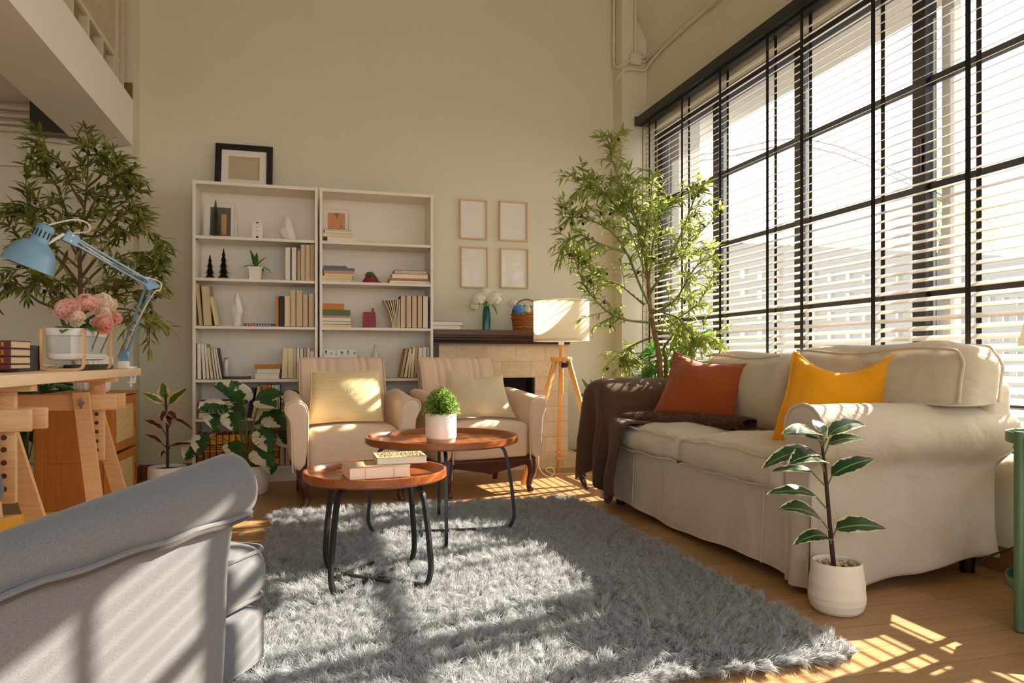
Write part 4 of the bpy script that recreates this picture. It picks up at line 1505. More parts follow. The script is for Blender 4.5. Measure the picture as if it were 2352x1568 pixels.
def floret_ball(m, c, r, n, size, rr, sq=0.85):
    """a mop-head bloom made of many four-petalled florets"""
    c = V(c)
    for k in range(n):
        zf = 1 - 1.7 * (k + 0.5) / n
        a = k * 2.39996
        q = math.sqrt(max(0, 1 - zf * zf))
        d = V((q * math.cos(a), q * math.sin(a), zf * sq))
        p = c + d * r * rr.uniform(0.86, 1.06)
        s1 = d.orthogonal().normalized()
        s1 = Matrix.Rotation(rr.uniform(0, 6.28), 3, d.normalized()) @ s1
        s2 = d.cross(s1).normalized()
        for e in (s1, -s1, s2, -s2):
            m.leaf(p, (e + d * 0.35), d, size * rr.uniform(0.8, 1.15), size * 0.95, 0.5, 0.1, 3, 0, 0.6, 0.7)
    return m


# teal vase with white hydrangea
rr = random.Random(3)
vx, vy, vz = 1.278, 5.36, 1.0605
t = thing('vase', 'slim teal twisted vase with white hydrangeas on the mantel', 'vase', (vx, vy, vz))
m = MB(); vs = []; fs = []
lv = [(0.032, 0.0), (0.034, 0.05), (0.032, 0.11), (0.026, 0.16), (0.020, 0.185), (0.018, 0.187), (0.014, 0.17)]
for i, (r, z) in enumerate(lv):
    for k in range(8):
        a = 2 * PI * k / 8 + z * 5.0
        vs.append((vx + r * math.cos(a), vy + r * math.sin(a), vz + z))
for i in range(len(lv) - 1):
    for k in range(8):
        k2 = (k + 1) % 8
        fs.append((i * 8 + k, i * 8 + k2, i * 8 + k2 + 8, i * 8 + k + 8))
fs.append(tuple(range(7, -1, -1)))
ob('body', m.add(vs, fs), 'teal_glaze', t, angle=25)
for c in ((vx - 0.065, vy - 0.01, vz + 0.235, 0.058), (vx + 0.055, vy - 0.02, vz + 0.24, 0.066), (vx - 0.005, vy + 0.02, vz + 0.275, 0.06), (vx - 0.09, vy + 0.02, vz + 0.19, 0.035)):
    ob('bloom', floret_ball(MB(), c[:3], c[3], 70, 0.018, rr), 'petal_white', t)
m = MB()
m.leaf((vx - 0.01, vy - 0.03, vz + 0.19), (-0.5, -0.5, 0.8), (0, -1, 0.4), 0.10, 0.06, 0.8, 0.2)
m.leaf((vx + 0.03, vy - 0.03, vz + 0.20), (0.4, -0.3, -0.4), (0.7, -0.6, 0.2), 0.10, 0.035, 0.7, 0.2)
ob('leaves', m, 'orchid_leaf', t)
m = MB()
for dx in (-0.05, 0.0, 0.05):
    m.tube(curve_pts([(vx, vy, vz + 0.15), (vx + dx * 0.4, vy, vz + 0.2), (vx + dx, vy, vz + 0.25)], 4), 0.0035, 6)
ob('stems', m, 'stem_green', t)

# wicker basket of flowers
bx, by, bz = 1.60, 5.36, 1.0605
t = thing('flower_basket', 'brown wicker basket of blue and white flowers on the mantel', 'basket', (bx, by, bz))
ob('basket', MB().lathe([(0, 0.0005), (0.105, 0.0005), (0.11, 0.012), (0.115, 0.06), (0.122, 0.118), (0.125, 0.126), (0.122, 0.132), (0.112, 0.126), (0.106, 0.06), (0, 0.05)], (bx, by, bz), 40, sy=0.8), 'wicker_brown', t)
m = MB()
for z, r in ((0.128, 0.006), (0.098, 0.0045), (0.01, 0.006), (0.02, 0.005)):
    rad = 0.124 if z > 0.05 else 0.112
    m.tube([(bx + (rad - (0.128 - z) * 0.05) * math.cos(a), by + 0.8 * (rad - (0.128 - z) * 0.05) * math.sin(a), bz + z) for a in [2 * PI * k / 40 for k in range(41)]], r, 6)
ob('rim', m, 'wicker_brown', t)
ob('handle', MB().tube([(bx + 0.115 * math.cos(a), by, bz + 0.12 + 0.125 * math.sin(a)) for a in [PI * k / 20 for k in range(21)]], 0.007, 8), 'wicker_brown', t)
rr = random.Random(8)
m = MB(); floret_ball(m, (bx - 0.078, by - 0.06, bz + 0.155), 0.05, 70, 0.017, rr)
ob('blue_bloom', m, 'petal_blue', t)
for c in ((bx - 0.02, by - 0.075, bz + 0.16, 0.03), (bx + 0.05, by - 0.075, bz + 0.165, 0.038), (bx - 0.10, by + 0.03, bz + 0.215, 0.04), (bx + 0.09, by, bz + 0.17, 0.036)):
    ob('white_bloom', floret_ball(MB(), c[:3], c[3], 34, 0.016, rr), 'petal_white', t)
m = MB()
for k in range(46):
    p = (bx + rr.uniform(-0.09, 0.1), by + rr.uniform(-0.08, 0.05), bz + rr.uniform(0.13, 0.17))
    m.leaf(p, (rr.gauss(0, 0.5), rr.gauss(-0.2, 0.5), 1), (0, -1, 0.3), rr.uniform(0.03, 0.055), 0.022, 0.6, 0.2, 4)
m.leaf((bx + 0.09, by, bz + 0.17), (0.1, 0, 1), (0, -1, 0.2), 0.085, 0.05, 0.3, 0.2)
m.leaf((bx + 0.11, by, bz + 0.16), (0.5, 0, 1), (0, -1, 0.2), 0.07, 0.05, 0.3, 0.2)
ob('greenery', m, 'palm_leaf_bright', t)
# ------------------------------------------------------------------ fur and pile made of single strands
def strands(pts, nrm, length, width, seed, clump=0.02, lean=0.7, curl=0.3, flow=None, segs=3):
    """pts (n,3), nrm (n,3): tapered strands gathered in tufts; returns verts and faces as arrays"""
    rs = np.random.RandomState(seed)
    n = len(pts)
    # tuft direction from a jittered cell lattice
    cell = np.floor(pts / clump).astype(np.int64)
    h = (cell[:, 0] * 73856093) ^ (cell[:, 1] * 19349663) ^ (cell[:, 2] * 83492791)
    def hv(k):
        x = np.sin((h % 1000003) * 12.9898 + k * 78.233) * 43758.5453
        return x - np.floor(x)
    tuft = np.stack([hv(1) - 0.5, hv(2) - 0.5, (hv(3) - 0.5) * 0.6], 1) * 2
    cen = (cell + np.stack([hv(4), hv(5), hv(6)], 1)) * clump
    pull = (cen - pts) * 0.55
    d = nrm + lean * tuft + rs.normal(0, 0.22, (n, 3))
    if flow is not None:
        d = d + flow
    d /= np.linalg.norm(d, axis=1)[:, None] + 1e-9
    L = length * (0.65 + 0.5 * rs.rand(n))[:, None]
    side = np.cross(d, rs.normal(0, 1, (n, 3)))
    side /= np.linalg.norm(side, axis=1)[:, None] + 1e-9
    bend = np.cross(d, side)
    down = -nrm
    vs = np.zeros((n, 2 * segs + 1, 3), np.float32)
    for k in range(segs + 1):
        t = k / segs
        p = pts + d * L * t + (pull + bend * L * curl * (rs.rand(n)[:, None] - 0.2) * 0.6 + down * L * 0.32 + tuft * L * 0.25) * t * t
        w = width * (1.0 - 0.75 * t) * 0.5
        if k < segs:
            vs[:, 2 * k] = p - side * w
            vs[:, 2 * k + 1] = p + side * w
        else:
            vs[:, 2 * k] = p
    return vs.reshape(-1, 3), n, segs


def strand_mesh(name, vs, n, segs, mat, parent):
    Mi = np.array(wmat(parent).inverted())
    vs = vs @ Mi[:3, :3].T + Mi[:3, 3]
    per = 2 * segs + 1
    base = (np.arange(n) * per)[:, None]
    quads = []
    for k in range(segs - 1):
        quads.append(base + np.array([2 * k, 2 * k + 1, 2 * k + 3, 2 * k + 2]))
    tri = base + np.array([2 * (segs - 1), 2 * (segs - 1) + 1, 2 * segs])
    q = np.concatenate(quads, 0)
    loops = np.concatenate([q.ravel(), tri.ravel()]).astype(np.int32)
    starts = np.concatenate([np.arange(len(q)) * 4, len(q) * 4 + np.arange(len(tri)) * 3]).astype(np.int32)
    me = bpy.data.meshes.new(name)
    me.vertices.add(len(vs)); me.vertices.foreach_set('co', vs.astype(np.float32).ravel())
    me.loops.add(len(loops)); me.loops.foreach_set('vertex_index', loops)
    me.polygons.add(len(starts)); me.polygons.foreach_set('loop_start', starts)
    me.polygons.foreach_set('use_smooth', np.ones(len(starts), bool))
    me.update(calc_edges=True)
    me.validate()
    me.materials.append(MATS[mat])
    o = bpy.data.objects.new(name, me)
    C.objects.link(o)
    o.parent = parent
    WM[o.name] = wmat(parent)
    o['kind'] = 'stuff'
    return o


# ------------------------------------------------------------------ rug
RX0, RX1, RY0, RY1 = -0.19, 1.46, 1.69, 4.01
t = thing('rug', 'shaggy grey rug on the floor under the coffee tables', 'rug', ((RX0 + RX1) / 2, (RY0 + RY1) / 2, 0))
ob('backing', MB().box(RX0, RX1, RY0, RY1, 0.001, 0.012, 0.004), 'rug_backing', t)
rs = np.random.RandomState(2)
NS = 240000
px = rs.uniform(RX0, RX1, NS); py = rs.uniform(RY0, RY1, NS)
# denser along the rim
e = 9000
px = np.concatenate([px, rs.uniform(RX0, RX1, e), rs.choice([RX0, RX1], e)])
py = np.concatenate([py, rs.choice([RY0, RY1], e), rs.uniform(RY0, RY1, e)])
pts = np.stack([px, py, np.full(len(px), 0.010)], 1)
nr = np.tile(np.array([[0, 0, 1.0]]), (len(pts), 1))
ex = np.clip((px - RX1 + 0.05) / 0.05, 0, 1) - np.clip((RX0 + 0.05 - px) / 0.05, 0, 1)
ey = np.clip((py - RY1 + 0.05) / 0.05, 0, 1) - np.clip((RY0 + 0.05 - py) / 0.05, 0, 1)
ang = 1.6 * np.sin(px * 5.1 + 1.3 * np.sin(py * 3.7)) + 1.8 * np.sin(py * 4.3 + px * 2.1)
flow = np.stack([0.55 * np.cos(ang) + 0.7 * ex, 0.55 * np.sin(ang) + 0.7 * ey, np.zeros(len(px))], 1)
vs, n_, sg = strands(pts, nr, 0.056, 0.0021, 5, 0.024, 0.7, 0.45, flow)
vs[:, 2] = np.maximum(vs[:, 2], 0.003)
strand_mesh('pile', vs, n_, sg, 'rug_pile', t)

# ------------------------------------------------------------------ coffee tables
def coffee_table(lab, cx, cy, R_, ztop, feet_r, zf, ang0):
    t = thing('coffee_table', lab, 'coffee table', (cx, cy, 0), 0, 'pair of round tray coffee tables')
    rim = 0.036
    ob('tray_top', MB().lathe([(0, ztop - rim), (R_ - 0.012, ztop - rim), (R_, ztop - rim + 0.008), (R_, ztop - 0.002), (R_ - 0.003, ztop), (R_ - 0.010, ztop - 0.001),
                               (R_ - 0.016, ztop - 0.020), (R_ - 0.03, ztop - 0.026), (0, ztop - 0.026)], (cx, cy, 0), 96), 'walnut', t, angle=50)
    rb = 0.0108
    for k in range(4):
        a = ang0 + k * PI / 2
        d = V((math.cos(a), math.sin(a), 0))
        c = V((cx, cy, 0))
        zt = ztop - rim - rb
        pts = [c + d * (feet_r * 0.25) + V((0, 0, zt)), c + d * (feet_r * 0.66) + V((0, 0, zt)), c + d * (feet_r * 0.80) + V((0, 0, zt - 0.012)), c + d * (feet_r * 0.88) + V((0, 0, zt - 0.05)),
               c + d * (feet_r * 0.96) + V((0, 0, zt * 0.55)), c + d * (feet_r * 1.0) + V((0, 0, zf + 0.095)), c + d * (feet_r * 0.985) + V((0, 0, zf + 0.05)), c + d * (feet_r * 0.92) + V((0, 0, zf + 0.016)), c + d * (feet_r * 0.80) + V((0, 0, zf + rb)),
               c + d * (feet_r * 0.05) + V((0, 0, zf + rb))]
        ob('leg', MB().tube(curve_pts(pts, 6), rb, 4, flat=1.0), 'iron_grey', t, angle=30)
    q = V((math.cos(ang0 + PI / 4), math.sin(ang0 + PI / 4), 0))
    c = V((cx, cy, zf + rb * 2.4))
    d0 = V((math.cos(ang0), math.sin(ang0), 0)); d1 = V((math.cos(ang0 + PI / 2), math.sin(ang0 + PI / 2), 0))
    ob('stretcher', MB().beam(c - d0 * feet_r * 0.45 - d1 * 0.1, c + d0 * feet_r * 0.45 - d1 * 0.1, 0.012, 0.010), 'iron_grey', t)
    ob('stretcher', MB().beam(c - d1 * feet_r * 0.45 + d0 * 0.06, c + d1 * feet_r * 0.45 + d0 * 0.06, 0.012, 0.010), 'iron_grey', t)
    return t


TB = (0.59, 3.38)
TS = (0.225, 2.72)
coffee_table('larger taller round wooden tray coffee table at the back', TB[0], TB[1], 0.361, 0.482, 0.345, 0.016, math.radians(-97))
coffee_table('smaller lower round wooden tray coffee table in front', TS[0], TS[1], 0.262, 0.433, 0.245, 0.016, math.radians(-133))

# pot with a bushy herb on the big table
hx, hy, hz = 0.565, 3.27, 0.457
t = thing('herb_pot', 'bushy green herb in white pot with clay base on coffee table', 'plant', (hx, hy, hz))
ob('pot', MB().lathe([(0, 0.021), (0.067, 0.021), (0.0715, 0.026), (0.0715, 0.134), (0.070, 0.136), (0.066, 0.134), (0.065, 0.11), (0, 0.105)], (hx, hy, hz), 48), 'white_gloss', t)
ob('clay_band', MB().lathe([(0, 0.0006), (0.062, 0.0006), (0.066, 0.004), (0.067, 0.021), (0, 0.021)], (hx, hy, hz), 48), 'clay_band', t)
ob('soil', MB().lathe([(0, 0.10), (0.064, 0.105), (0.063, 0.12), (0, 0.124)], (hx, hy, hz), 24), 'soil', t)
rr = random.Random(9)
m = MB(); ms = MB()
for k in range(150):
    a = rr.uniform(0, 6.28); q = math.sqrt(rr.random())
    top = V((hx + 0.078 * q * math.cos(a), hy + 0.078 * q * math.sin(a), hz + 0.130 + (0.122 * math.sqrt(max(0, 1 - q * q * 0.85))) * rr.uniform(0.75, 1.12)))
    b = V((hx + 0.03 * q * math.cos(a), hy + 0.03 * q * math.sin(a), hz + 0.118))
    ms.tube([b, b.lerp(top, 0.5) + V((0, 0, 0.006)), top], 0.0011, 4)
    for i in range(13):
        f = 0.3 + 0.7 * (i / 12)
        p = b.lerp(top, f)
        aa = i * 2.4 + k
        m.leaf(p, (math.cos(aa), math.sin(aa), 0.25), (0, 0, 1), rr.uniform(0.009, 0.014), 0.0095, 0.5, 0.2, 2)
for k in range(900):
    zf = rr.random(); a = rr.uniform(0, 6.28)
    q = math.sqrt(max(0, 1 - zf * zf)) * 0.080
    p = (hx + q * math.cos(a) * rr.uniform(0.85, 1.05), hy + q * math.sin(a) * rr.uniform(0.85, 1.05), hz + 0.132 + 0.118 * zf * rr.uniform(0.85, 1.04))
    m.leaf(p, (math.cos(a) + rr.gauss(0, 0.7), math.sin(a) + rr.gauss(0, 0.7), rr.gauss(0.2, 0.6)), (0, 0, 1), rr.uniform(0.010, 0.016), 0.010, 0.5, 0.2, 2)
ob('leaves', m, 'herb_leaf', t, angle=0)
ob('stems', ms, 'stem_green', t)

# two books on the small table
zt = 0.433 - 0.026
def flat_book(lab, cx, cy, w, d, z, th, rot, col, page):
    M = Matrix.Translation((cx, cy, z)) @ Matrix.Rotation(rot, 4, 'Z') @ Matrix(((0, 0, 1, -w / 2), (0, 1, 0, -d / 2), (1, 0, 0, 0), (0, 0, 0, 1)))
    return book(lab, M, th, w, d, col, False, 'pair of books on the small coffee table', 'book', page), Matrix.Translation((cx, cy, z)) @ Matrix.Rotation(rot, 4, 'Z')
b1, M1 = flat_book('thick cream book lying underneath on the smaller coffee table', 0.225, 2.72, 0.225, 0.16, zt + 0.0006, 0.043, math.radians(7), 'beige', 'page_white')
m = MB()
for x in (-0.055, 0.05):
    m.box(x, x + 0.0012, -0.0806, -0.0795, 0.003, 0.040, 0, 1, 0, M1)
ob('page_markers', m, 'cover_orange', b1, smooth=False)
b2, M2 = flat_book('book with patterned gold cover lying on top, smaller coffee table', 0.318, 2.765, 0.188, 0.155, zt + 0.0442, 0.026, math.radians(1), 'cream', 'page_white')
m = MB()
rr = random.Random(2)
for r_ in range(9):
    x = -0.082
    while x < 0.08:
        w_ = rr.uniform(0.004, 0.014)
        m.box(x, x + w_, -0.06 + r_ * 0.0145, -0.05 + r_ * 0.0145, 0.026, 0.0266, 0, 1, rr.choice([0, 0, 1, 2]), M2)
        x += w_ + rr.uniform(0.002, 0.008)
ob('cover_pattern', m, ['gold', 'cover_green', 'cover_charcoal'], b2, smooth=False)

# ------------------------------------------------------------------ cream armchairs
def armchair(lab, loc, rz):
    t = thing('armchair', lab, 'armchair', loc, rz, 'pair of cream armchairs')
    L = dict(w=False)
    # seat: front skirt and top in one padded block
    def seat_fn(p):
        q = p.copy()
        q.z += 0.018 * math.cos(p.x / 0.27 * PI / 2) * max(0, (p.z - 0.3) / 0.15)
        return q
    ob('seat', MB().soft(-0.262, 0.262, -0.10, 0.42, 0.215, 0.440, 0.035, 18, (0, 0.012, 0.0), 0.003, 3, seat_fn), 'cream_uphol', t, angle=0, w=False)
    # back with stitched channels
    G = [-0.58, -0.38, -0.17, 0.21, 0.38, 0.57]
    rec = math.radians(19)
    def back_fn(p):
        q = p.copy()
        if p.y < 0.03:
            f = p.x / 0.275
            dmin = min(abs(f - g) for g in G + [-1.0, 1.0])
            k = min(1.0, dmin / 0.045)
            q.y += 0.011 * (1 - k) * (1 - k) - 0.005 * k
        # top rolls backwards
        s = max(0.0, (p.z - 0.38) / 0.10)
        q.y += 0.028 * s * s
        w = 1.0 - 0.05 * max(0, (0.2 - p.z) / 0.3)
        q.x *= w
        y, z = q.y, q.z
        q.y = 0.335 + y * math.cos(rec) + z * math.sin(rec)
        q.z = 0.405 + z * math.cos(rec) - y * math.sin(rec)
        return q
    ob('backrest', MB().soft(-0.275, 0.275, -0.005, 0.105, -0.05, 0.492, 0.03, 44, (0, 0, 0.0), 0.0, 1, back_fn), 'cream_uphol', t, angle=0, w=False)
    m = MB()
    for s in (-1, 1):
        pts = [back_fn(V((s * 0.268, -0.004, z))) + V((s * 0.004, -0.004, 0)) for z in [0.0 + 0.47 * i / 14 for i in range(15)]]
        m.tube(pts, 0.0045, 6)
    o = ob('piping', m, 'cream_uphol', t, w=False)
    for s in (-1, 1):
        # arm cross-section (x outward, z), scrolled outward at the top; swept from front to back
        prof = [(0.262, 0.20), (0.345, 0.20), (0.350, 0.30), (0.352, 0.42), (0.356, 0.48), (0.372, 0.520), (0.386, 0.548), (0.386, 0.575), (0.374, 0.596), (0.345, 0.606), (0.310, 0.602), (0.278, 0.585), (0.264, 0.55), (0.262, 0.45)]
        cen = V((0.31, 0.4))
        m = MB(); vs = []; fs = []
        ys = [-0.118, -0.115, -0.105, -0.08, 0.05, 0.20, 0.36, 0.44]
        sc = [0.80, 0.94, 0.985, 1.0, 1.0, 1.0, 1.0, 1.0]
        n = len(prof)
        for y, k in zip(ys, sc):
            up = 0.05 * max(0, (y + 0.08) / 0.5)
            sq = 1.0 - 0.45 * max(0, (y + 0.05) / 0.5)     # scroll fades toward the back
            for (x, z) in prof:
                xx = cen.x + (x - cen.x) * k
                zz = cen.y + (z - cen.y) * k
                if xx > 0.352:
                    xx = 0.352 + (xx - 0.352) * sq
                if zz > 0.45:
                    zz += up
                vs.append((s * xx, y, zz))
        for i in range(len(ys) - 1):
            for j in range(n):
                j2 = (j + 1) % n
                fs.append((i * n + j, i * n + j2, (i + 1) * n + j2, (i + 1) * n + j))
        fs.append(tuple(range(n - 1, -1, -1))); fs.append(tuple((len(ys) - 1) * n + j for j in range(n)))
        m.add(vs, fs)
        a = ob('arm', m, 'cream_uphol', t, angle=0, w=False)
        md = a.modifiers.new('smooth', 'SUBSURF'); md.levels = 1; md.render_levels = 1
        pp = [V((s * (cen.x + (x - cen.x) * 0.99), -0.112, cen.y + (z - cen.y) * 0.99)) for x, z in prof]
        ob('piping', MB().tube(curve_pts(pp[1:] + [pp[0]], 4), 0.0042, 6), 'cream_uphol', a, w=False)
    # wooden frame with a shaped apron
    m = MB()
    poly = [(-0.30, 0.225)]
    for i in range(41):
        x = -0.30 + 0.60 * i / 40
        u = abs(x) / 0.30
        z = 0.155 + 0.02 * math.cos(u * PI * 1.0) * (-1) - 0.012 * math.exp(-(x / 0.035) ** 2)
        if u > 0.8:
            z -= (u - 0.8) / 0.2 * 0.03
        poly.append((x, z))
    poly.append((0.30, 0.225))
    m.prism([(p[0], p[1]) for p in poly], -0.088, -0.062)
    m.box(-0.30, -0.275, -0.07, 0.40, 0.165, 0.222).box(0.275, 0.30, -0.07, 0.40, 0.165, 0.222).box(-0.29, 0.29, 0.38, 0.405, 0.165, 0.222)
    m.box(-0.305, 0.305, -0.095, -0.06, 0.198, 0.212, 0.004)
    ob('frame', m, 'mahogany', t, w=False, smooth=False)
    for sx in (-1, 1):
        pts = [(sx * 0.283, -0.075, 0.215), (sx * 0.287, -0.085, 0.17), (sx * 0.286, -0.09, 0.12), (sx * 0.276, -0.078, 0.07), (sx * 0.272, -0.076, 0.035), (sx * 0.278, -0.088, 0.012), (sx * 0.280, -0.092, 0.0)]
        c = curve_pts(pts, 4)
        rad = [0.034, 0.0345, 0.034, 0.034, 0.033, 0.032, 0.031, 0.030, 0.028, 0.026, 0.024, 0.022, 0.0205, 0.0195, 0.019, 0.019, 0.0195, 0.021, 0.022, 0.0225, 0.022, 0.022, 0.021, 0.020, 0.019]
        ob('leg', MB().tube(c, rad[:len(c)], 10), 'mahogany', t, w=False)
        ob('leg', MB().tube([(sx * 0.27, 0.385, 0.215), (sx * 0.27, 0.41, 0.1), (sx * 0.272, 0.455, 0.0)], [0.028, 0.022, 0.017], 8), 'mahogany', t, w=False)
    return t


a1 = armchair('cream armchair at left with the shiny cream cushion on it', (0.222, 4.36, 0), math.radians(5))
a2 = dup(a1, (1.05, 4.43, 0), math.radians(10.5), 'cream armchair at right with the oatmeal cushion, near the floor lamp')
for ch in list(a1.children):
    for g in ch.children:
        pass


def cushion(lab, mat, BL, BR, TR, TL, th, seed, cat='cushion', ear=0.05, wr=0.008, pipe=None, grp=None, power=0.55, seam=None, sag=0.0, dip=0.0):
    c = (V(BL) + V(BR)) / 2
    t = thing('cushion', lab, cat, c[:], 0, grp)
    ob('cover', MB().pillow(BL, BR, TR, TL, th, 26, ear, seed, wr, power, 0, sag, dip), mat, t, angle=0)
    if pipe:
        BL, BR, TR, TL = V(BL), V(BR), V(TR), V(TL)
        pts = []
        def edge(u, v):
            iu = ear * (1 - (2 * v - 1) ** 2); iv = ear * (1 - (2 * u - 1) ** 2)
            uu = u + (0.5 - u) * 2 * iu; vv = v + (0.5 - v) * 2 * iv
            p = BL.lerp(BR, uu).lerp(TL.lerp(TR, uu), vv)
            p = p - (TL - BL).normalized() * dip * (1 - (2 * u - 1) ** 2) ** 1.3 * v ** 3
            return p + noise.noise_vector(p * 7 + V((seed * 5.7, 0, 1))) * wr * 0.35
        for (a, b) in (((0, 0), (1, 0)), ((1, 0), (1, 1)), ((1, 1), (0, 1)), ((0, 1), (0, 0))):
            for i in range(20):
                f = i / 20
                pts.append(edge(a[0] + (b[0] - a[0]) * f, a[1] + (b[1] - a[1]) * f))
        pts.append(pts[0])
        ob('seam', MB().tube(pts, pipe, 6), mat, t)
    return t


# cushions on the chairs
cushion('shiny cream square cushion on the left armchair', 'cushion_cream', (-0.035, 4.38, 0.462), (0.405, 4.40, 0.468), (0.408, 4.56, 0.775), (-0.015, 4.535, 0.765), 0.075, 4, pipe=0.005, ear=0.03, wr=0.006)
cushion('plain oatmeal cushion slumped on the right armchair', 'cushion_oat', (0.79, 4.47, 0.462), (1.27, 4.50, 0.462), (1.21, 4.62, 0.745), (0.83, 4.57, 0.775), 0.07, 9, pipe=0.003, ear=0.05, wr=0.012, dip=0.03)

# ------------------------------------------------------------------ floor lamp
lx, ly = 1.66, 4.72
t = thing('floor_lamp', 'wooden tripod floor lamp with white drum shade by the fireplace', 'floor lamp', (lx, ly, 0))
zs0, zs1, rs_ = 0.965, 1.245, 0.193
m = MB()
vs = []; fs = []
for i, z in enumerate((zs0, zs0 + 0.02, zs1 - 0.02, zs1)):
    for k in range(64):
        a = 2 * PI * k / 64
        vs.append((lx + rs_ * math.cos(a), ly + rs_ * math.sin(a), z))
for i in range(3):
    for k in range(64):
        k2 = (k + 1) % 64
        fs.append((i * 64 + k, i * 64 + k2, (i + 1) * 64 + k2, (i + 1) * 64 + k))
ob('lamp_shade', m.add(vs, fs), 'lamp_shade_cloth', t)
m = MB()
for z in (zs0 + 0.002, zs1 - 0.002):
    m.tube([(lx + rs_ * math.cos(2 * PI * k / 64), ly + rs_ * math.sin(2 * PI * k / 64), z) for k in range(65)], 0.003, 6)
ob('shade_ring', m, 'white_matte', t)
m = MB()
for z0, z1 in ((zs0 + 0.002, zs0 + 0.018), (zs1 - 0.018, zs1 - 0.002)):
    vs = []; fs = []
    for z in (z0, z1):
        for k in range(64):
            a = 2 * PI * k / 64
            vs.append((lx + (rs_ + 0.0008) * math.cos(a), ly + (rs_ + 0.0008) * math.sin(a), z))
    for k in range(64):
        k2 = (k + 1) % 64
        fs.append((k, k2, 64 + k2, 64 + k))
    m.add(vs, fs)
ob('shade_band', m, 'lamp_shade_cloth', t)
m = MB()
for k in range(3):
    a = 2 * PI * k / 3 + 0.5
    m.tube([(lx, ly, zs0 + 0.05), (lx + rs_ * math.cos(a), ly + rs_ * math.sin(a), zs0 + 0.004)], 0.002, 5)
ob('shade_spider', m, 'white_matte', t)
ob('socket', MB().lathe([(0, 0.94), (0.02, 0.94), (0.022, 1.02), (0, 1.02)], (lx, ly, 0), 16), 'white_matte', t)
ob('bulb', MB().ball((lx, ly, 1.06), 0.032, 12, sc=(1, 1, 1.2)), 'white_gloss', t)
ob('pole', MB().lathe([(0, 0.60), (0.0145, 0.60), (0.0145, 0.945), (0, 0.945)], (lx, ly, 0), 20), 'pine_lamp', t)
ob('cap', MB().lathe([(0, 0.828), (0.072, 0.828), (0.075, 0.832), (0.075, 0.852), (0.072, 0.856), (0, 0.856)], (lx, ly, 0), 40), 'pine_lamp', t)
for fx, fy in ((1.74, 5.02), (1.355, 4.618), (1.885, 4.52)):
    d = V((fx - lx, fy - ly, 0)).normalized()
    b = V((lx, ly, 0.845)) + d * 0.05
    e = V((fx, fy, 0.002))
    ob('leg', MB().beam(e, b, 0.034, 0.022, d.cross(V((0, 0, 1))), 0.003), 'pine_lamp', t)
d = V((1.74 - lx, 5.02 - ly, 0)).normalized()
for z in (0.118, 0.165):
    f = 1 - z / 0.845
    p = V((lx, ly, z)) + d * (0.05 + (0.31 - 0.05) * f)
    ob('height_peg', MB().box(p.x - 0.025, p.x + 0.032, p.y - 0.045, p.y + 0.01, p.z - 0.008, p.z + 0.008, 0.005), 'pine_lamp', t)
ob('knob', MB().tube([(lx + 0.005, ly - 0.055, 0.80), (lx + 0.005, ly - 0.085, 0.80)], 0.015, 14).box(lx - 0.012, lx + 0.022, ly - 0.055, ly - 0.03, 0.783, 0.818, 0.003), 'plastic_black', t)
ob('cord', MB().tube(curve_pts([(lx - 0.02, ly, 0.82), (lx - 0.14, ly + 0.02, 0.45), (1.52, 4.78, 0.25), (1.53, 4.83, 0.10), (1.565, 4.85, 0.035), (1.62, 4.86, 0.006), (1.665, 4.88, 0.03), (1.655, 4.90, 0.06),
                              (1.62, 4.91, 0.06), (1.61, 4.90, 0.045), (1.65, 4.92, 0.02), (1.70, 4.95, 0.005), (1.83, 4.93, 0.005), (1.95, 4.86, 0.005), (2.10, 4.80, 0.005)], 8), 0.0032, 6), 'cord_white', t)

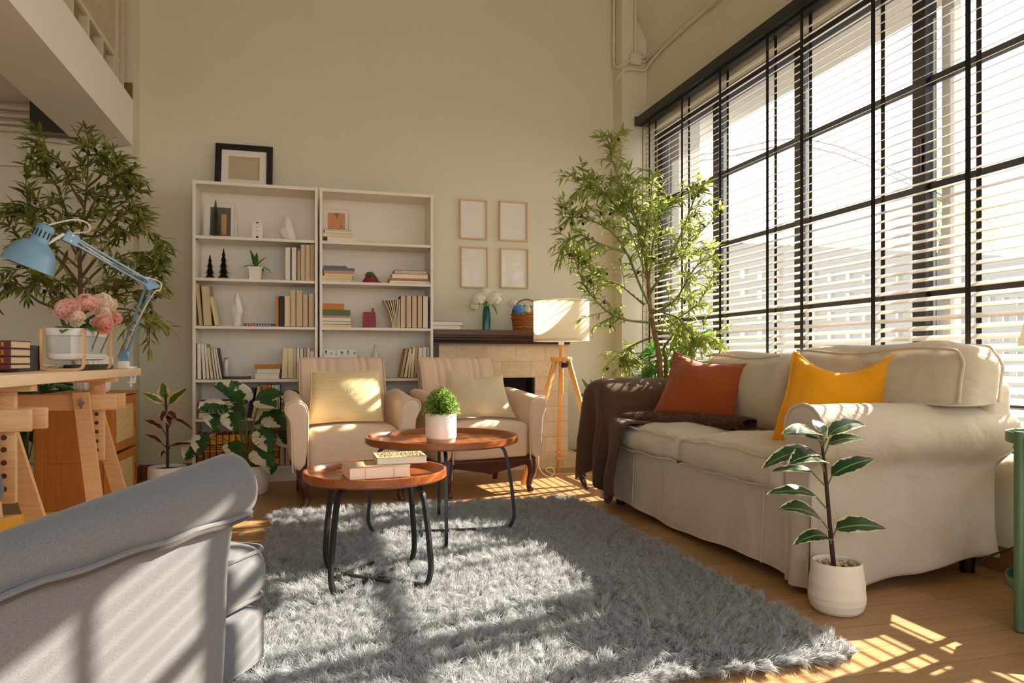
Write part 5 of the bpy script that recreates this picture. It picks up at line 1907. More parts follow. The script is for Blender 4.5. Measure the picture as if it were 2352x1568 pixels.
# ------------------------------------------------------------------ sofa
SY0, SY1 = 2.18, 3.98      # outer faces of the arms
def shear(mb):
    mb.v = [(x + (3.98 - y) * 0.022, y, z) for x, y, z in mb.v]
    return mb
t = thing('sofa', 'beige slipcovered sofa along the window with cushions and throw', 'sofa', (2.1, 3.08, 0))
def arm_profile(s):
    """(outward y from the inner face, z) of the right arm, going round; s mirrors it"""
    return [(0.0, 0.10), (0.0, 0.35), (0.0, 0.52), (-0.012, 0.57), (-0.004, 0.625), (0.03, 0.665), (0.085, 0.682), (0.14, 0.672), (0.185, 0.635), (0.205, 0.58), (0.198, 0.525), (0.165, 0.475),
            (0.135, 0.455), (0.125, 0.40), (0.125, 0.25), (0.13, 0.12), (0.145, 0.035), (0.135, 0.03), (0.02, 0.06)]
def sofa_arm(inner, sgn, x0=1.655, x1=2.503, seed=1):
    prof = arm_profile(1)
    n = len(prof)
    cc = (0.09, 0.40)
    m = MB(); vs = []; fs = []
    N = 34
    xs = [x0, x0 + 0.001, x0 + 0.004, x0 + 0.012, x0 + 0.028] + [x0 + 0.028 + (x1 - x0 - 0.035) * k / N for k in range(1, N + 1)] + [x1]
    ks = [0.90, 0.955, 0.985, 0.997, 1.0] + [1.0] * N + [0.94]
    for x, k in zip(xs, ks):
        for (yo, z) in prof:
            a = cc[0] + (yo - cc[0]) * k
            b = cc[1] + (z - cc[1]) * (k if z > 0.3 else 1.0)
            p = V((x, inner + sgn * a, b))
            rear = max(0.0, (x - 1.9) / 0.6)
            if a > 0.15 and b > 0.4:
                p.y += sgn * 0.045 * rear * min(1.0, (a - 0.15) / 0.05)
            if k > 0.996:
                w = 0.008
                if a > 0.12:
                    w = 0.016
                q = noise.noise_vector(V((x * 2.6, b * 2.0 + a * 2, seed * 3.3)) * 1.7) + 0.45 * noise.noise_vector(V((x * 9 + b * 5, b * 11 + a * 8, seed * 1.3)))
                p += V((0, sgn * q.y * w, q.z * w * 0.6))
                if b < 0.12 and a > 0.1:
                    p.y += sgn * (0.018 * math.sin(x * 17 + seed) + 0.01)
                    p.z += 0.010 * math.sin(x * 9 + 1) + 0.075 * max(0, (x - 2.1) / 0.4)
            vs.append(p[:])
    M_ = len(xs)
    for i in range(M_ - 1):
        for j in range(n):
            j2 = (j + 1) % n
            fs.append((i * n + j, i * n + j2, (i + 1) * n + j2, (i + 1) * n + j))
    fs.append(tuple(range(n - 1, -1, -1))); fs.append(tuple((M_ - 1) * n + j for j in range(n)))
    m.add(vs, fs)
    o = ob('arm', shear(m), 'sofa_linen', t, angle=0)
    md = o.modifiers.new('smooth', 'SUBSURF'); md.levels = 1; md.render_levels = 1
    pts = [V((x0 + 0.006, inner + sgn * (cc[0] + (a - cc[0]) * 0.985), cc[1] + (b - cc[1]) * 0.985)) for a, b in prof[1:15]]
    ob('piping', shear(MB().tube(curve_pts(pts, 4), 0.0055, 8)), 'sofa_linen', o)
    pts = []
    for k in range(16):
        x = x0 + 0.03 + (x1 - x0 - 0.05) * k / 15
        q = noise.noise_vector(V((x * 2.6, 0.455 * 2.0 + 0.27, seed * 3.3)) * 1.7)
        pts.append((x, inner + sgn * (0.134 + q.y * 0.012), 0.452 + q.z * 0.007))
    ob('seam', shear(MB().tube(pts, 0.0045, 6)), 'sofa_linen', o)
    return o
sofa_arm(2.305, -1, seed=2)
sofa_arm(3.845, 1, seed=5)
# front skirt
def skirt(u, v):
    y = 2.30 + 1.55 * u
    z = 0.345 - v * 0.305
    x = 1.662 - 0.012 * v + 0.006 * math.sin(u * 31) * v + 0.004 * math.sin(u * 13 + 1) * v
    q = noise.noise_vector(V((u * 6, v * 1.5, 2.2)))
    return (x + q.x * 0.006, y, z + (0.012 * math.sin(u * 9) * (v > 0.9)))
m = MB().grid(skirt, 60, 14, uv=False)
m.grid(lambda u, v: (skirt(1 - u, v)[0] + 0.006, skirt(1 - u, v)[1], skirt(1 - u, v)[2]), 60, 14, uv=False)
ob('skirt', shear(m), 'sofa_linen', t, angle=0)
# skirt tabs at the front corners with a pleat
for y0, y1 in ((2.165, 2.30), (3.85, 3.985)):
    def tab(u, v, y0=y0, y1=y1):
        y = y0 + (y1 - y0) * u
        return (1.652 - 0.016 * v + 0.014 * v * math.sin(u * 8 + 0.4), y, 0.36 - v * 0.335)
    m = MB().grid(tab, 18, 10, uv=False)
    m.grid(lambda u, v: (tab(1 - u, v)[0] + 0.006, tab(1 - u, v)[1], tab(1 - u, v)[2]), 18, 10, uv=False)
    ob('skirt', shear(m), 'sofa_linen', t, angle=0)
for y in (2.43, 3.55):
    ob('skirt_seam', shear(MB().tube([(1.6525, y, 0.345), (1.650, y + 0.004, 0.2), (1.644, y + 0.008, 0.05)], 0.0024, 6)), 'sofa_linen', t)
ob('base', shear(MB().box(1.685, 2.48, 2.30, 3.85, 0.10, 0.345, 0.01)), 'sofa_linen', t)
def seat_fn(p):
    q = p.copy()
    if p.z > 0.42:
        q.z += 0.006 * math.sin(p.y * 28) * math.cos(p.x * 20)
    # gathered front edge
    if p.x < 1.72:
        q.x -= 0.006 * math.sin(p.y * 70) * 0.5
    return q
ob('seat_cushion', shear(MB().soft(1.645, 2.24, 3.082, 3.835, 0.338, 0.468, 0.05, 26, (0.03, 0.0, 0.042), 0.006, 1, seat_fn)), 'sofa_linen', t, angle=0)
ob('seat_cushion', shear(MB().soft(1.640, 2.24, 2.312, 3.075, 0.334, 0.478, 0.05, 26, (0.032, 0.0, 0.046), 0.007, 7, seat_fn)), 'sofa_linen', t, angle=0)
for ch, (y0, y1) in zip(t.children[-2:], ((3.10, 3.82), (2.33, 3.06))):
    pts = [(1.651 - 0.012 * math.sin(PI * k / 24) + 0.003 * math.sin(k * 1.3), y0 + (y1 - y0) * k / 24, 0.458 + 0.016 * math.sin(PI * k / 24) + 0.004 * math.sin(k * 0.9)) for k in range(25)]
    pt2 = [(1.648 - 0.012 * math.sin(PI * k / 24) + 0.003 * math.sin(k * 1.1), y0 + (y1 - y0) * k / 24, 0.352 + 0.004 * math.sin(k * 0.7)) for k in range(25)]
    ob('piping', shear(MB().tube(pts, 0.0058, 6)), 'sofa_linen', ch)
    ob('piping', shear(MB().tube(pt2, 0.0058, 6)), 'sofa_linen', ch)
def back_fn(p):
    q = p.copy()
    h = max(0.0, p.z - 0.46)
    q.x += 0.16 * h                                   # leans back
    if p.y < 2.34 and p.z < 0.70:
        q.z = 0.68 - (0.68 - q.z) * 0.06              # sits on top of the arm
    q.z += 0.010 * math.sin(p.y * 9.0) * (p.z > 0.8)
    return q
ob('back_cushion', shear(MB().soft(2.17, 2.37, 3.06, 3.815, 0.462, 0.862, 0.07, 26, (0.055, 0.0, 0.02), 0.009, 3, back_fn)), 'sofa_linen', t, angle=0)
ob('back_cushion', shear(MB().soft(2.165, 2.365, 2.06, 3.05, 0.462, 0.880, 0.07, 30, (0.055, 0.012, 0.03), 0.010, 8, back_fn)), 'sofa_linen', t, angle=0)
bc = t.children[-1]
pts = [back_fn(V((2.171, 2.075, z))) for z in (0.70, 0.75, 0.80, 0.83)] + [back_fn(V((2.173, 2.10, 0.862)))] + [back_fn(V((2.167 - 0.012 * math.sin(PI * k / 12), 2.12 + 0.86 * k / 12, 0.873))) for k in range(13)]
ob('piping', shear(MB().tube(curve_pts(pts, 3), 0.006, 8)), 'sofa_linen', bc)
pts = [back_fn(V((2.35, 2.072, z))) for z in (0.70, 0.76, 0.82)] + [back_fn(V((2.345, 2.11, 0.868)))] + [back_fn(V((2.345, 2.14 + 0.8 * k / 8, 0.885))) for k in range(9)]
ob('piping', shear(MB().tube(curve_pts(pts, 3), 0.006, 8)), 'sofa_linen', bc)
pts = [back_fn(V((2.168 - 0.012 * math.sin(PI * k / 12), 3.10 + 0.68 * k / 12, 0.855))) for k in range(13)]
ob('piping', shear(MB().tube(pts, 0.006, 8)), 'sofa_linen', t.children[-2])
def fb(p):
    q = p.copy()
    q.z += 0.012 * math.sin(p.y * 5) * (p.z > 0.6)
    if p.y < 2.6 and p.z > 0.5:
        q.y -= 0.09 * (2.6 - p.y) / 0.4
    return q
ob('back_frame', shear(MB().soft(2.37, 2.50, 2.19, 3.96, 0.06, 0.775, 0.04, 20, (0, 0.0, 0.02), 0.008, 4, fb)), 'sofa_linen', t, angle=0)
for x, y in ((1.72, 2.26), (1.72, 3.86), (2.455, 2.26), (2.455, 3.88)):
    ob('leg', shear(MB().lathe([(0, 0.001), (0.026, 0.001), (0.032, 0.11), (0, 0.11)], (x, y, 0), 12)), 'black_lacquer', t)

# cushions on the sofa
cushion('rust velvet cushion leaning in the left corner of the sofa', 'rust_velvet', (1.815, 3.66, 0.520), (2.10, 3.285, 0.500), (2.235, 3.36, 0.815), (1.985, 3.70, 0.885), 0.085, 6, pipe=0.0045, ear=0.045, wr=0.015, dip=0.02)
cushion('mustard yellow linen cushion leaning behind the right sofa arm', 'mustard_linen', (1.80, 2.56, 0.475), (2.14, 2.33, 0.50), (2.28, 2.395, 0.86), (1.975, 2.63, 0.872), 0.075, 11, pipe=0.005, ear=0.03, wr=0.013, dip=0.085)

# ------------------------------------------------------------------ brown throw over the left arm
t = thing('throw_blanket', 'fluffy dark brown throw draped over the left sofa arm', 'blanket', (1.75, 3.9, 0.45))
sec = curve_pts([(4.115, 0.36), (4.118, 0.50), (4.108, 0.62), (4.06, 0.688), (3.97, 0.712), (3.88, 0.700), (3.815, 0.655), (3.79, 0.58), (3.775, 0.52), (3.72, 0.502), (3.62, 0.496), (3.54, 0.492)], 8)
def secp(u):
    f = u * (len(sec) - 1); i = min(int(f), len(sec) - 2)
    return sec[i].lerp(sec[i + 1], f - i)
def throw(u, v):
    p = secp(u)
    y, z = p.x, p.y
    # v: 0 at the back of the arm, 0.55 at its front edge, 1 at the hem
    fold = math.sin(u * 17.0 + 0.6) * 0.5 + math.sin(u * 31.0 + 2.0) * 0.3
    if v < 0.5:
        k = v / 0.5
        x = 2.32 - (2.32 - 1.645) * k
        z += 0.010 * noise.noise(V((x * 6, u * 7, 1)))
        y += 0.006 * noise.noise(V((x * 6, u * 7, 4)))
        return V((x, y, z))
    k = (v - 0.5) / 0.5
    drop_max = 0.56 + 0.05 * math.sin(u * 9) - 0.3 * max(0, 0.2 - u) - 0.10 * max(0, u - 0.6) - 0.55 * max(0, u - 0.93)
    # rounded turn over the front edge, then hanging
    s = k * drop_max
    r = 0.045
    if s < r * 1.5:
        a = s / r
        x = 1.645 - r * math.sin(min(a, PI / 2)) ; zz = z - r * (1 - math.cos(min(a, PI / 2)))
    else:
        x = 1.645 - r; zz = z - r - (s - r * 1.5)
    h = min(1.0, s / 0.35)
    zlow = 0.052 + 0.07 * abs(math.sin(u * 7.3))
    if u > 0.62:
        pass
    x += -0.030 * h + 0.058 * fold * h
    y2 = 3.94 + (y - 3.94) * (1 - 0.10 * h) - 0.03 * h * (u > 0.5) * 0
    y2 += 0.015 * math.sin(s * 11 + u * 5) * h
    zz = max(zz, zlow + 0.0 * u)
    return V((x, y2, zz))
m = MB().grid(lambda u, v: throw(u, v), 56, 56, uv=False)
cl = ob('cloth', m, 'throw_brown', t, angle=0)
md = cl.modifiers.new('thick', 'SOLIDIFY'); md.thickness = 0.012; md.offset = -1
# the part that runs along the seat under the rust cushion
path = curve_pts([(1.70, 3.80, 0.50), (1.80, 3.66, 0.505), (1.90, 3.50, 0.507), (1.99, 3.36, 0.510), (2.03, 3.20, 0.515), (2.05, 3.06, 0.52)], 8)
def run(u, v):
    f = u * (len(path) - 1); i = min(int(f), len(path) - 2)
    p = path[i].lerp(path[i + 1], f - i)
    d = (path[i + 1] - path[i]).normalized(); s = d.cross(V((0, 0, 1))).normalized()
    a = v * 2 * PI
    w = 0.085 * (1 - 0.45 * u); hh = 0.038 * (1 - 0.3 * u)
    q = 1 + 0.28 * noise.noise(p * 14 + V((math.cos(a), math.sin(a), 0)) * 1.2)
    return p + s * (w * math.cos(a) * q) + V((0, 0, hh * math.sin(a) * q + 0.004))
m2 = MB().grid(run, 44, 18, uv=False)
ob('bunched_end', m2, 'throw_brown', t, angle=0)
def scatter(fn, n, seed, flip=1):
    rs = np.random.RandomState(seed)
    P = []; N_ = []
    for k in range(n):
        u, v = rs.rand(), rs.rand()
        a = V(fn(u, v)); b = V(fn(min(1, u + 0.01), v)); c = V(fn(u, min(1, v + 0.01)))
        nn = (b - a).cross(c - a)
        if nn.length < 1e-12:
            continue
        nn.normalize()
        P.append(a[:]); N_.append((nn * flip)[:])
    return np.array(P), np.array(N_)
P1, N1 = scatter(throw, 60000, 3)
c_ = np.array([2.0, 3.9, 0.3])
sg_ = np.sign(np.sum(N1 * (P1 - c_), axis=1))[:, None]
P2, N2 = scatter(run, 13000, 4)
pc = np.array([[p.x, p.y, p.z] for p in path])
near = pc[np.argmin(((P2[:, None, :] - pc[None]) ** 2).sum(2), axis=1)]
sg2 = np.sign(np.sum(N2 * (P2 - near), axis=1))[:, None]
PP = np.concatenate([P1 + N1 * sg_ * 0.001, P2]); NN = np.concatenate([N1 * sg_, N2 * sg2])
vs, n_, sgm = strands(PP, NN, 0.017, 0.0016, 8, 0.013, 0.9, 0.3, np.tile([[0, 0, -0.35]], (len(PP), 1)), 2)
strand_mesh('pile', vs, n_, sgm, 'throw_pile', t)

# ------------------------------------------------------------------ grey armchair in the foreground
t = thing('grey_armchair', 'grey upholstered armchair seen from behind in the left foreground', 'armchair', (-0.182, 1.834, 0), math.atan2(0.859, 0.512))
# local axes: +x faces forward, +y to the chair's left; the near arm runs along x at y = 0
def near_roll(u, v):
    a = v * 2 * PI
    x = 0.055 - 1.25 * u
    xr_ = max(0.0, -x)
    r = 0.078 - 0.05 * xr_ if xr_ < 0.62 else 0.047
    # the front end is rounded off
    e = max(0.0, 1 - u / 0.055)
    r *= math.sqrt(max(0.0, 1 - e * e)) if e > 0 else 1
    z = 0.462 + r
    sy = 0.86; sz = 1.0
    q = 1 + 0.02 * noise.noise(V((x * 5, math.cos(a) * 1.2, math.sin(a) * 1.2)))
    return (x, -0.004 + r * sy * math.cos(a) * q + 0.012, z + r * sz * math.sin(a) * q)
o = ob('arm_roll', MB().grid(near_roll, 70, 28, uv=False), 'denim_grey', t, angle=0, w=False)
def panel(x0, x1, y0, y1, z0, z1, seed):
    def fn(p):
        q = p.copy()
        q.x += 0.06 * (p.z - 0.3) * (p.x > -0.3)       # the front edge leans forward at the top
        q.y -= 0.022 * max(0.0, (p.z - 0.3) / 0.22) ** 2  # flares outward toward the roll
        return q
    return MB().soft(x0, x1, y0, y1, z0, z1, 0.028, 22, (0, 0.004, 0), 0.003, seed, fn)
ob('side_panel', panel(-1.2, -0.025, -0.012, 0.10, 0.02, 0.51, 2), 'denim_grey', t, angle=0, w=False)
pts = [(-1.18 + 1.19 * k / 30, -0.040 + 0.0015 * math.sin(k * 2.1), 0.474 + 0.0025 * math.sin(k * 1.3)) for k in range(31)]
ob('piping', MB().tube(pts, 0.0052, 8), 'denim_grey', t, w=False)
ob('piping', MB().tube([(p[0], p[1] - 0.001, p[2] - 0.0095) for p in pts], 0.0045, 8), 'denim_dark', t, w=False)
def cush_fn(p):
    return p
sc = MB().soft(-0.60, 0.235, 0.05, 0.66, 0.195, 0.345, 0.06, 24, (0.02, 0.0, 0.022), 0.004, 5)
o = ob('seat_cushion', sc, 'denim_grey', t, angle=0, w=False)
ring = []
for z in (0.331, 0.209):
    ring = []
    X0, X1, Y0, Y1, rr_ = -0.57, 0.229, 0.061, 0.649, 0.048
    for (cx, cy, a0) in ((X1 - rr_, Y0 + rr_, -90), (X1 - rr_, Y1 - rr_, 0), (X0 + rr_, Y1 - rr_, 90), (X0 + rr_, Y0 + rr_, 180)):
        for k in range(9):
            a = math.radians(a0 + 90 * k / 8)
            ring.append((cx + rr_ * math.cos(a), cy + rr_ * math.sin(a), z))
    ring.append(ring[0])
    ob('piping', MB().tube(ring, 0.0055, 8), 'denim_grey', o, w=False)
ob('base', MB().soft(-1.0, 0.20, 0.045, 0.67, 0.03, 0.188, 0.03, 14, (0.01, 0, 0), 0.003, 6), 'denim_grey', t, angle=0, w=False)
ob('side_panel', MB().soft(-1.2, -0.06, 0.68, 0.80, 0.02, 0.535, 0.028, 12, (0, 0, 0), 0.003, 3), 'denim_grey', t, angle=0, w=False)
def far_roll(u, v):
    p = near_roll(u, v)
    return (p[0] - 0.03, 0.755 + p[1], p[2] - 0.02)
ob('arm_roll', MB().grid(far_roll, 60, 24, uv=False), 'denim_grey', t, angle=0, w=False)
ob('backrest', MB().soft(-1.12, -0.98, 0.05, 0.70, 0.30, 0.62, 0.05, 12, (0.02, 0, 0.02), 0.003, 4), 'denim_grey', t, angle=0, w=False)
for x, y in ((0.04, 0.12), (0.04, 0.60), (-0.9, 0.08), (-0.9, 0.70)):
    ob('leg', MB().lathe([(0, 0.001), (0.018, 0.001), (0.024, 0.04), (0, 0.04)], (x, y, 0), 10), 'black_lacquer', t, w=False)
cushion('yellow cushion on the grey armchair seat at far left edge', 'mustard_linen', (-0.76, 1.42, 0.365), (-0.50, 1.74, 0.365), (-0.615, 1.81, 0.50), (-0.87, 1.49, 0.53), 0.055, 14, ear=0.05)
# ------------------------------------------------------------------ desk on trestles, with what stands on it
DX, DZ = -0.81, 0.797
t = thing('desk', 'pale beech desk top resting on two wooden trestles', 'desk', (-1.16, 3.04, DZ))
ob('board', MB().box(-1.55, DX, 2.22, 3.86, DZ - 0.034, DZ, 0.002), 'beech_top', t)

def trestle(lab, y, x1=-0.83):
    t = thing('trestle', lab, 'trestle', (-1.16, y, 0), 0, 'pair of beech trestles')
    x0 = -1.50
    ob('top_bar', MB().box(x0, x1, y - 0.026, y + 0.026, DZ - 0.056, DZ - 0.0345, 0.003), 'beech', t)
    m = MB()
    m.box(x0 + 0.01, x1 + 0.008, y - 0.055, y - 0.035, 0.622, 0.690, 0.004)
    ob('cross_bar', m, 'beech', t)
    ob('cross_bar', MB().box(x0 + 0.01, x1 + 0.022, y + 0.035, y + 0.055, 0.622, 0.690, 0.004), 'beech', t)
    for xs in (x1 - 0.078, x0 + 0.085):
        o = ob('post', MB().box(xs - 0.03, xs + 0.03, y - 0.0115, y + 0.0115, 0.40, DZ - 0.0565, 0.003), 'beech', t)
        for z in (0.445, 0.485, 0.525, 0.565, 0.602):
            ob('peg_hole', MB().tube([(xs, y - 0.0112, z), (xs, y - 0.0128, z)], 0.0085, 12), 'cover_brown', o)
        ob('peg', MB().tube([(xs, y - 0.03, 0.716), (xs, y + 0.02, 0.716)], 0.008, 10), 'beech', t)
        for sy in (-1, 1):
            a = (xs - 0.045 * (1 if xs > -1.2 else -1), y + sy * 0.068, 0.70)
            b = (xs + 0.085 * (1 if xs > -1.2 else -1), y + sy * 0.245, 0.0)
            m = MB()
            w = 0.030
            vs = []
            for (p, dz) in ((a, 0), (b, 0)):
                for dx in (-w, w):
                    for dy in (-0.0105, 0.0105):
                        vs.append((p[0] + dx, p[1] + dy, p[2]))
            fs = [(0, 1, 3, 2), (4, 6, 7, 5), (0, 2, 6, 4), (1, 5, 7, 3), (0, 4, 5, 1), (2, 3, 7, 6)]
            ob('leg', m.add(vs, fs), 'beech', t, smooth=False)
        ob('wing_nut', MB().tube([(xs - 0.035, y - 0.079, 0.655), (xs - 0.035, y - 0.105, 0.655)], 0.011, 12).box(xs - 0.039, xs - 0.031, y - 0.102, y - 0.094, 0.632, 0.678, 0.002), 'steel', t)
    ob('foot_rail', MB().box(x0 + 0.06, x1 - 0.06, y + 0.19, y + 0.21, 0.10, 0.145, 0.003), 'beech', t)
    return t
trestle('nearer beech trestle under the desk at left edge', 2.53)
trestle('farther beech trestle under the desk, before bamboo cabinet', 3.50)

# bamboo cabinet with woven cane doors
t = thing('cabinet', 'bamboo cabinet with two woven cane doors behind the desk', 'cabinet', (-1.18, 4.39, 0))
cx0, cx1, cy0, cy1, cz0, cz1 = -1.356, -1.00, 4.12, 4.66, 0.03, 0.660
m = MB()
m.box(cx0, cx0 + 0.04, cy0, cy0 + 0.025, cz0, cz1, 0.002).box(cx1 - 0.04, cx1, cy0, cy0 + 0.025, cz0, cz1, 0.002)
m.box(cx0, cx1, cy0 + 0.001, cy0 + 0.024, cz1 - 0.05, cz1, 0.002).box(cx0, cx1, cy0 + 0.001, cy0 + 0.024, cz0 + 0.0, cz0 + 0.04, 0.002).box(cx0 + 0.04, cx1 - 0.04, cy0 + 0.004, cy0 + 0.02, 0.31, 0.345, 0.002)
m.box(cx0, cx1, cy1 - 0.025, cy1, cz0, cz1, 0.002)
m.box(cx0, cx0 + 0.015, cy0, cy1, cz0, cz1)
m.box(cx0, cx1, cy0, cy1, cz0, cz0 + 0.02)
ob('carcass', m, 'bamboo', t, smooth=False)
ob('side_panel', MB().box(cx0 + 0.03, cx1 - 0.03, cy0 + 0.008, cy0 + 0.014, cz0 + 0.03, cz1 - 0.04), 'bamboo', t, smooth=False)
ob('top', MB().box(cx0 - 0.004, cx1 + 0.006, cy0 - 0.004, cy1 + 0.004, cz1 - 0.016, cz1, 0.003), 'bamboo', t)
for (z0, z1) in ((0.352, 0.638), (0.05, 0.336)):
    m = MB()
    b = 0.045
    m.box(cx1 - 0.016, cx1 + 0.002, cy0 + 0.03, cy0 + 0.03 + b, z0, z1, 0.002).box(cx1 - 0.016, cx1 + 0.002, cy1 - 0.03 - b, cy1 - 0.03, z0, z1, 0.002)
    m.box(cx1 - 0.016, cx1 + 0.0015, cy0 + 0.03, cy1 - 0.03, z0, z0 + b, 0.002).box(cx1 - 0.016, cx1 + 0.0015, cy0 + 0.03, cy1 - 0.03, z1 - b, z1, 0.002)
    d = ob('door', m, 'bamboo', t, smooth=False)
    ob('cane_panel', MB().box(cx1 - 0.010, cx1 - 0.006, cy0 + 0.06, cy1 - 0.06, z0 + 0.03, z1 - 0.03), 'cane_weave', d, smooth=False)
    ob('handle_slot', MB().box(cx1 + 0.0005, cx1 + 0.003, cy1 - 0.052, cy1 - 0.046, z0 + 0.10, z0 + 0.19), 'mahogany', d, smooth=False)
m = MB().tube([(cx0 + 0.018, cy0 + 0.001, 0.33), (cx0 + 0.018, cy0 - 0.002, 0.33)], 0.005, 10)
ob('screw', m, 'steel', t)
for x in (cx0 + 0.03, cx1 - 0.03):
    for y in (cy0 + 0.03, cy1 - 0.03):
        ob('foot', MB().lathe([(0, 0.0005), (0.014, 0.0005), (0.016, 0.03), (0, 0.03)], (x, y, 0), 10), 'black_lacquer', t)

# white perforated planter with peonies
px0, px1, py0, py1 = -0.978, -0.830, 3.03, 3.42
t = thing('planter', 'white perforated planter of pink peonies in wooden frame on desk', 'planter', ((px0 + px1) / 2, (py0 + py1) / 2, DZ))
def rrect(r, inset, n=8):
    out = []
    x0, x1, y0, y1 = px0 + inset, px1 - inset, py0 + inset, py1 - inset
    for (cx, cy, a0) in ((x1 - r, y0 + r, -90), (x1 - r, y1 - r, 0), (x0 + r, y1 - r, 90), (x0 + r, y0 + r, 180)):
        for k in range(n + 1):
            a = math.radians(a0 + 90 * k / n)
            out.append((cx + r * math.cos(a), cy + r * math.sin(a)))
    return out
def shell(levels):
    m = MB(); vs = []; fs = []
    n = 0
    for inset, z, r in levels:
        q = rrect(r, inset)
        n = len(q)
        vs += [(x, y, z) for x, y in q]
    for i in range(len(levels) - 1):
        for k in range(n):
            k2 = (k + 1) % n
            fs.append((i * n + k, i * n + k2, (i + 1) * n + k2, (i + 1) * n + k))
    fs.append(tuple(range(n - 1, -1, -1)))
    return m.add(vs, fs)
zb, zt_ = 0.836, 0.957
ob('basket_rim', shell([(0.009, zt_ - 0.026, 0.04), (0.007, zt_ - 0.026, 0.04), (0.003, zt_, 0.043), (0.007, zt_, 0.04), (0.012, zt_ - 0.026, 0.038)]), 'white_gloss', t)
ob('basket_base', shell([(0.03, zb, 0.03), (0.016, zb + 0.004, 0.036), (0.011, zb + 0.012, 0.038), (0.009, zb + 0.026, 0.039)]), 'white_gloss', t)
m = MB()
q = rrect(0.039, 0.009, 6)
for i in range(len(q)):
    a = V((q[i][0], q[i][1], 0)); b = V((q[(i + 1) % len(q)][0], q[(i + 1) % len(q)][1], 0))
    L = (b - a).length
    n = max(1, int(L / 0.0062))
    h0, h1 = zb + 0.024, zt_ - 0.023
    for k in range(n):
        p0 = a.lerp(b, k / n); p1 = a.lerp(b, (k + 1) / n)
        nz = 13
        for j in range(nz):
            z0 = h0 + (h1 - h0) * j / nz; z1 = h0 + (h1 - h0) * (j + 1) / nz
            # thin diagonal lattice of the perforated sheet
            w = 0.0012
            m.add([(p0.x, p0.y, z0 - w), (p1.x, p1.y, z1 - w), (p1.x, p1.y, z1 + w), (p0.x, p0.y, z0 + w)], [(0, 1, 2, 3)])
            m.add([(p0.x, p0.y, z1 - w), (p1.x, p1.y, z0 - w), (p1.x, p1.y, z0 + w), (p0.x, p0.y, z1 + w)], [(0, 1, 2, 3)])
ob('perforated_wall', m, 'white_gloss', t, smooth=False)
ob('inner_liner', shell([(0.03, zb + 0.012, 0.03), (0.022, zb + 0.015, 0.03), (0.016, zt_ - 0.03, 0.034)]), 'white_matte', t)
for y in (py0 + 0.055, py1 - 0.05):
    pts = [(px1 - 0.004, y, zt_ - 0.006), (px1 - 0.003, y, 0.87), (px1 - 0.003, y, 0.825), (px1 - 0.012, y, 0.806), (px1 - 0.03, y, 0.8015), ((px0 + px1) / 2, y, 0.8015), (px0 + 0.03, y, 0.8015), (px0 + 0.012, y, 0.806), (px0 + 0.003, y, 0.825), (px0 + 0.003, y, 0.87), (px0 + 0.004, y, zt_ - 0.006)]
for (xa, ya, xb, yb) in ((px0 + 0.02, py0 + 0.01, px1 - 0.02, py0 + 0.01), (px0 + 0.02, py1 - 0.01, px1 - 0.02, py1 - 0.01)):
    d = V((xb - xa, yb - ya, 0)).normalized()
    s = -1 if ya < 3.2 else 1
    a0 = V((px0 + 0.004, ya, 0)); b0 = V((px1 - 0.004, yb, 0))
    y = ya
    pts = [V((px0 + 0.004, y, 0.953)), V((px0 + 0.004, y, 0.84)), V((px0 + 0.008, y, 0.812)), V((px0 + 0.022, y, 0.803)), V(((px0 + px1) / 2, y, 0.802)), V((px1 - 0.022, y, 0.803)), V((px1 - 0.008, y, 0.812)), V((px1 - 0.004, y, 0.84)), V((px1 - 0.004, y, 0.953))]
    m = MB()
    c = curve_pts(pts, 6)
    vs = []; fs = []
    for i, p in enumerate(c):
        tt = (c[min(i + 1, len(c) - 1)] - c[max(i - 1, 0)]).normalized()
        nn = V((tt.z, 0, -tt.x)) * 0.0042
        for dy in (-0.008, 0.008):
            vs.append((p.x - nn.x, p.y + dy, p.z - nn.z)); vs.append((p.x + nn.x, p.y + dy, p.z + nn.z))
    for i in range(len(c) - 1):
        o_ = i * 4
        for (a, b) in ((0, 1), (1, 3), (3, 2), (2, 0)):
            fs.append((o_ + a, o_ + b, o_ + 4 + b, o_ + 4 + a))
    fs += [(0, 2, 3, 1), (len(vs) - 4, len(vs) - 3, len(vs) - 1, len(vs) - 2)]
    f_ = ob('wooden_frame', m.add(vs, fs), 'beech', t, angle=30)
    for x in (px0 - 0.001, px1 + 0.001):
        for z in (0.94, 0.853):
            ob('rivet', MB().ball((x, y, z), 0.0038, 8, sc=(0.5, 1, 1)), 'steel', f_)
rr = random.Random(77)
def peony(name, c, r, mat, n=46, face=(0.1, -0.6, 0.7), heart=False):
    m = MB()
    c = V(c); f = V(face).normalized()
    for k in range(n):
        tt = (k + 0.5) / n
        th = 0.15 + 1.75 * tt ** 0.75
        a = k * 2.39996
        s1 = f.orthogonal().normalized(); s2 = f.cross(s1)
        rad = (s1 * math.cos(a) + s2 * math.sin(a))
        d = f * math.cos(th) + rad * math.sin(th)
        base = c + d * r * 0.25
        m.leaf(base, d * 0.55 + f * (0.75 * (1 - 0.75 * tt)), (f * 0.3 - rad), r * rr.uniform(0.72, 0.95), r * rr.uniform(0.75, 0.95), -1.1 + 0.5 * tt, -0.35, 5, 0, 0.6, 0.6)
    o = ob(name, m, mat, t, angle=0)
    if heart:
        ob('flower_heart', MB().ball((c + f * r * 0.72)[:], r * 0.22, 8), 'flower_heart', o)
    return o
zc = zt_
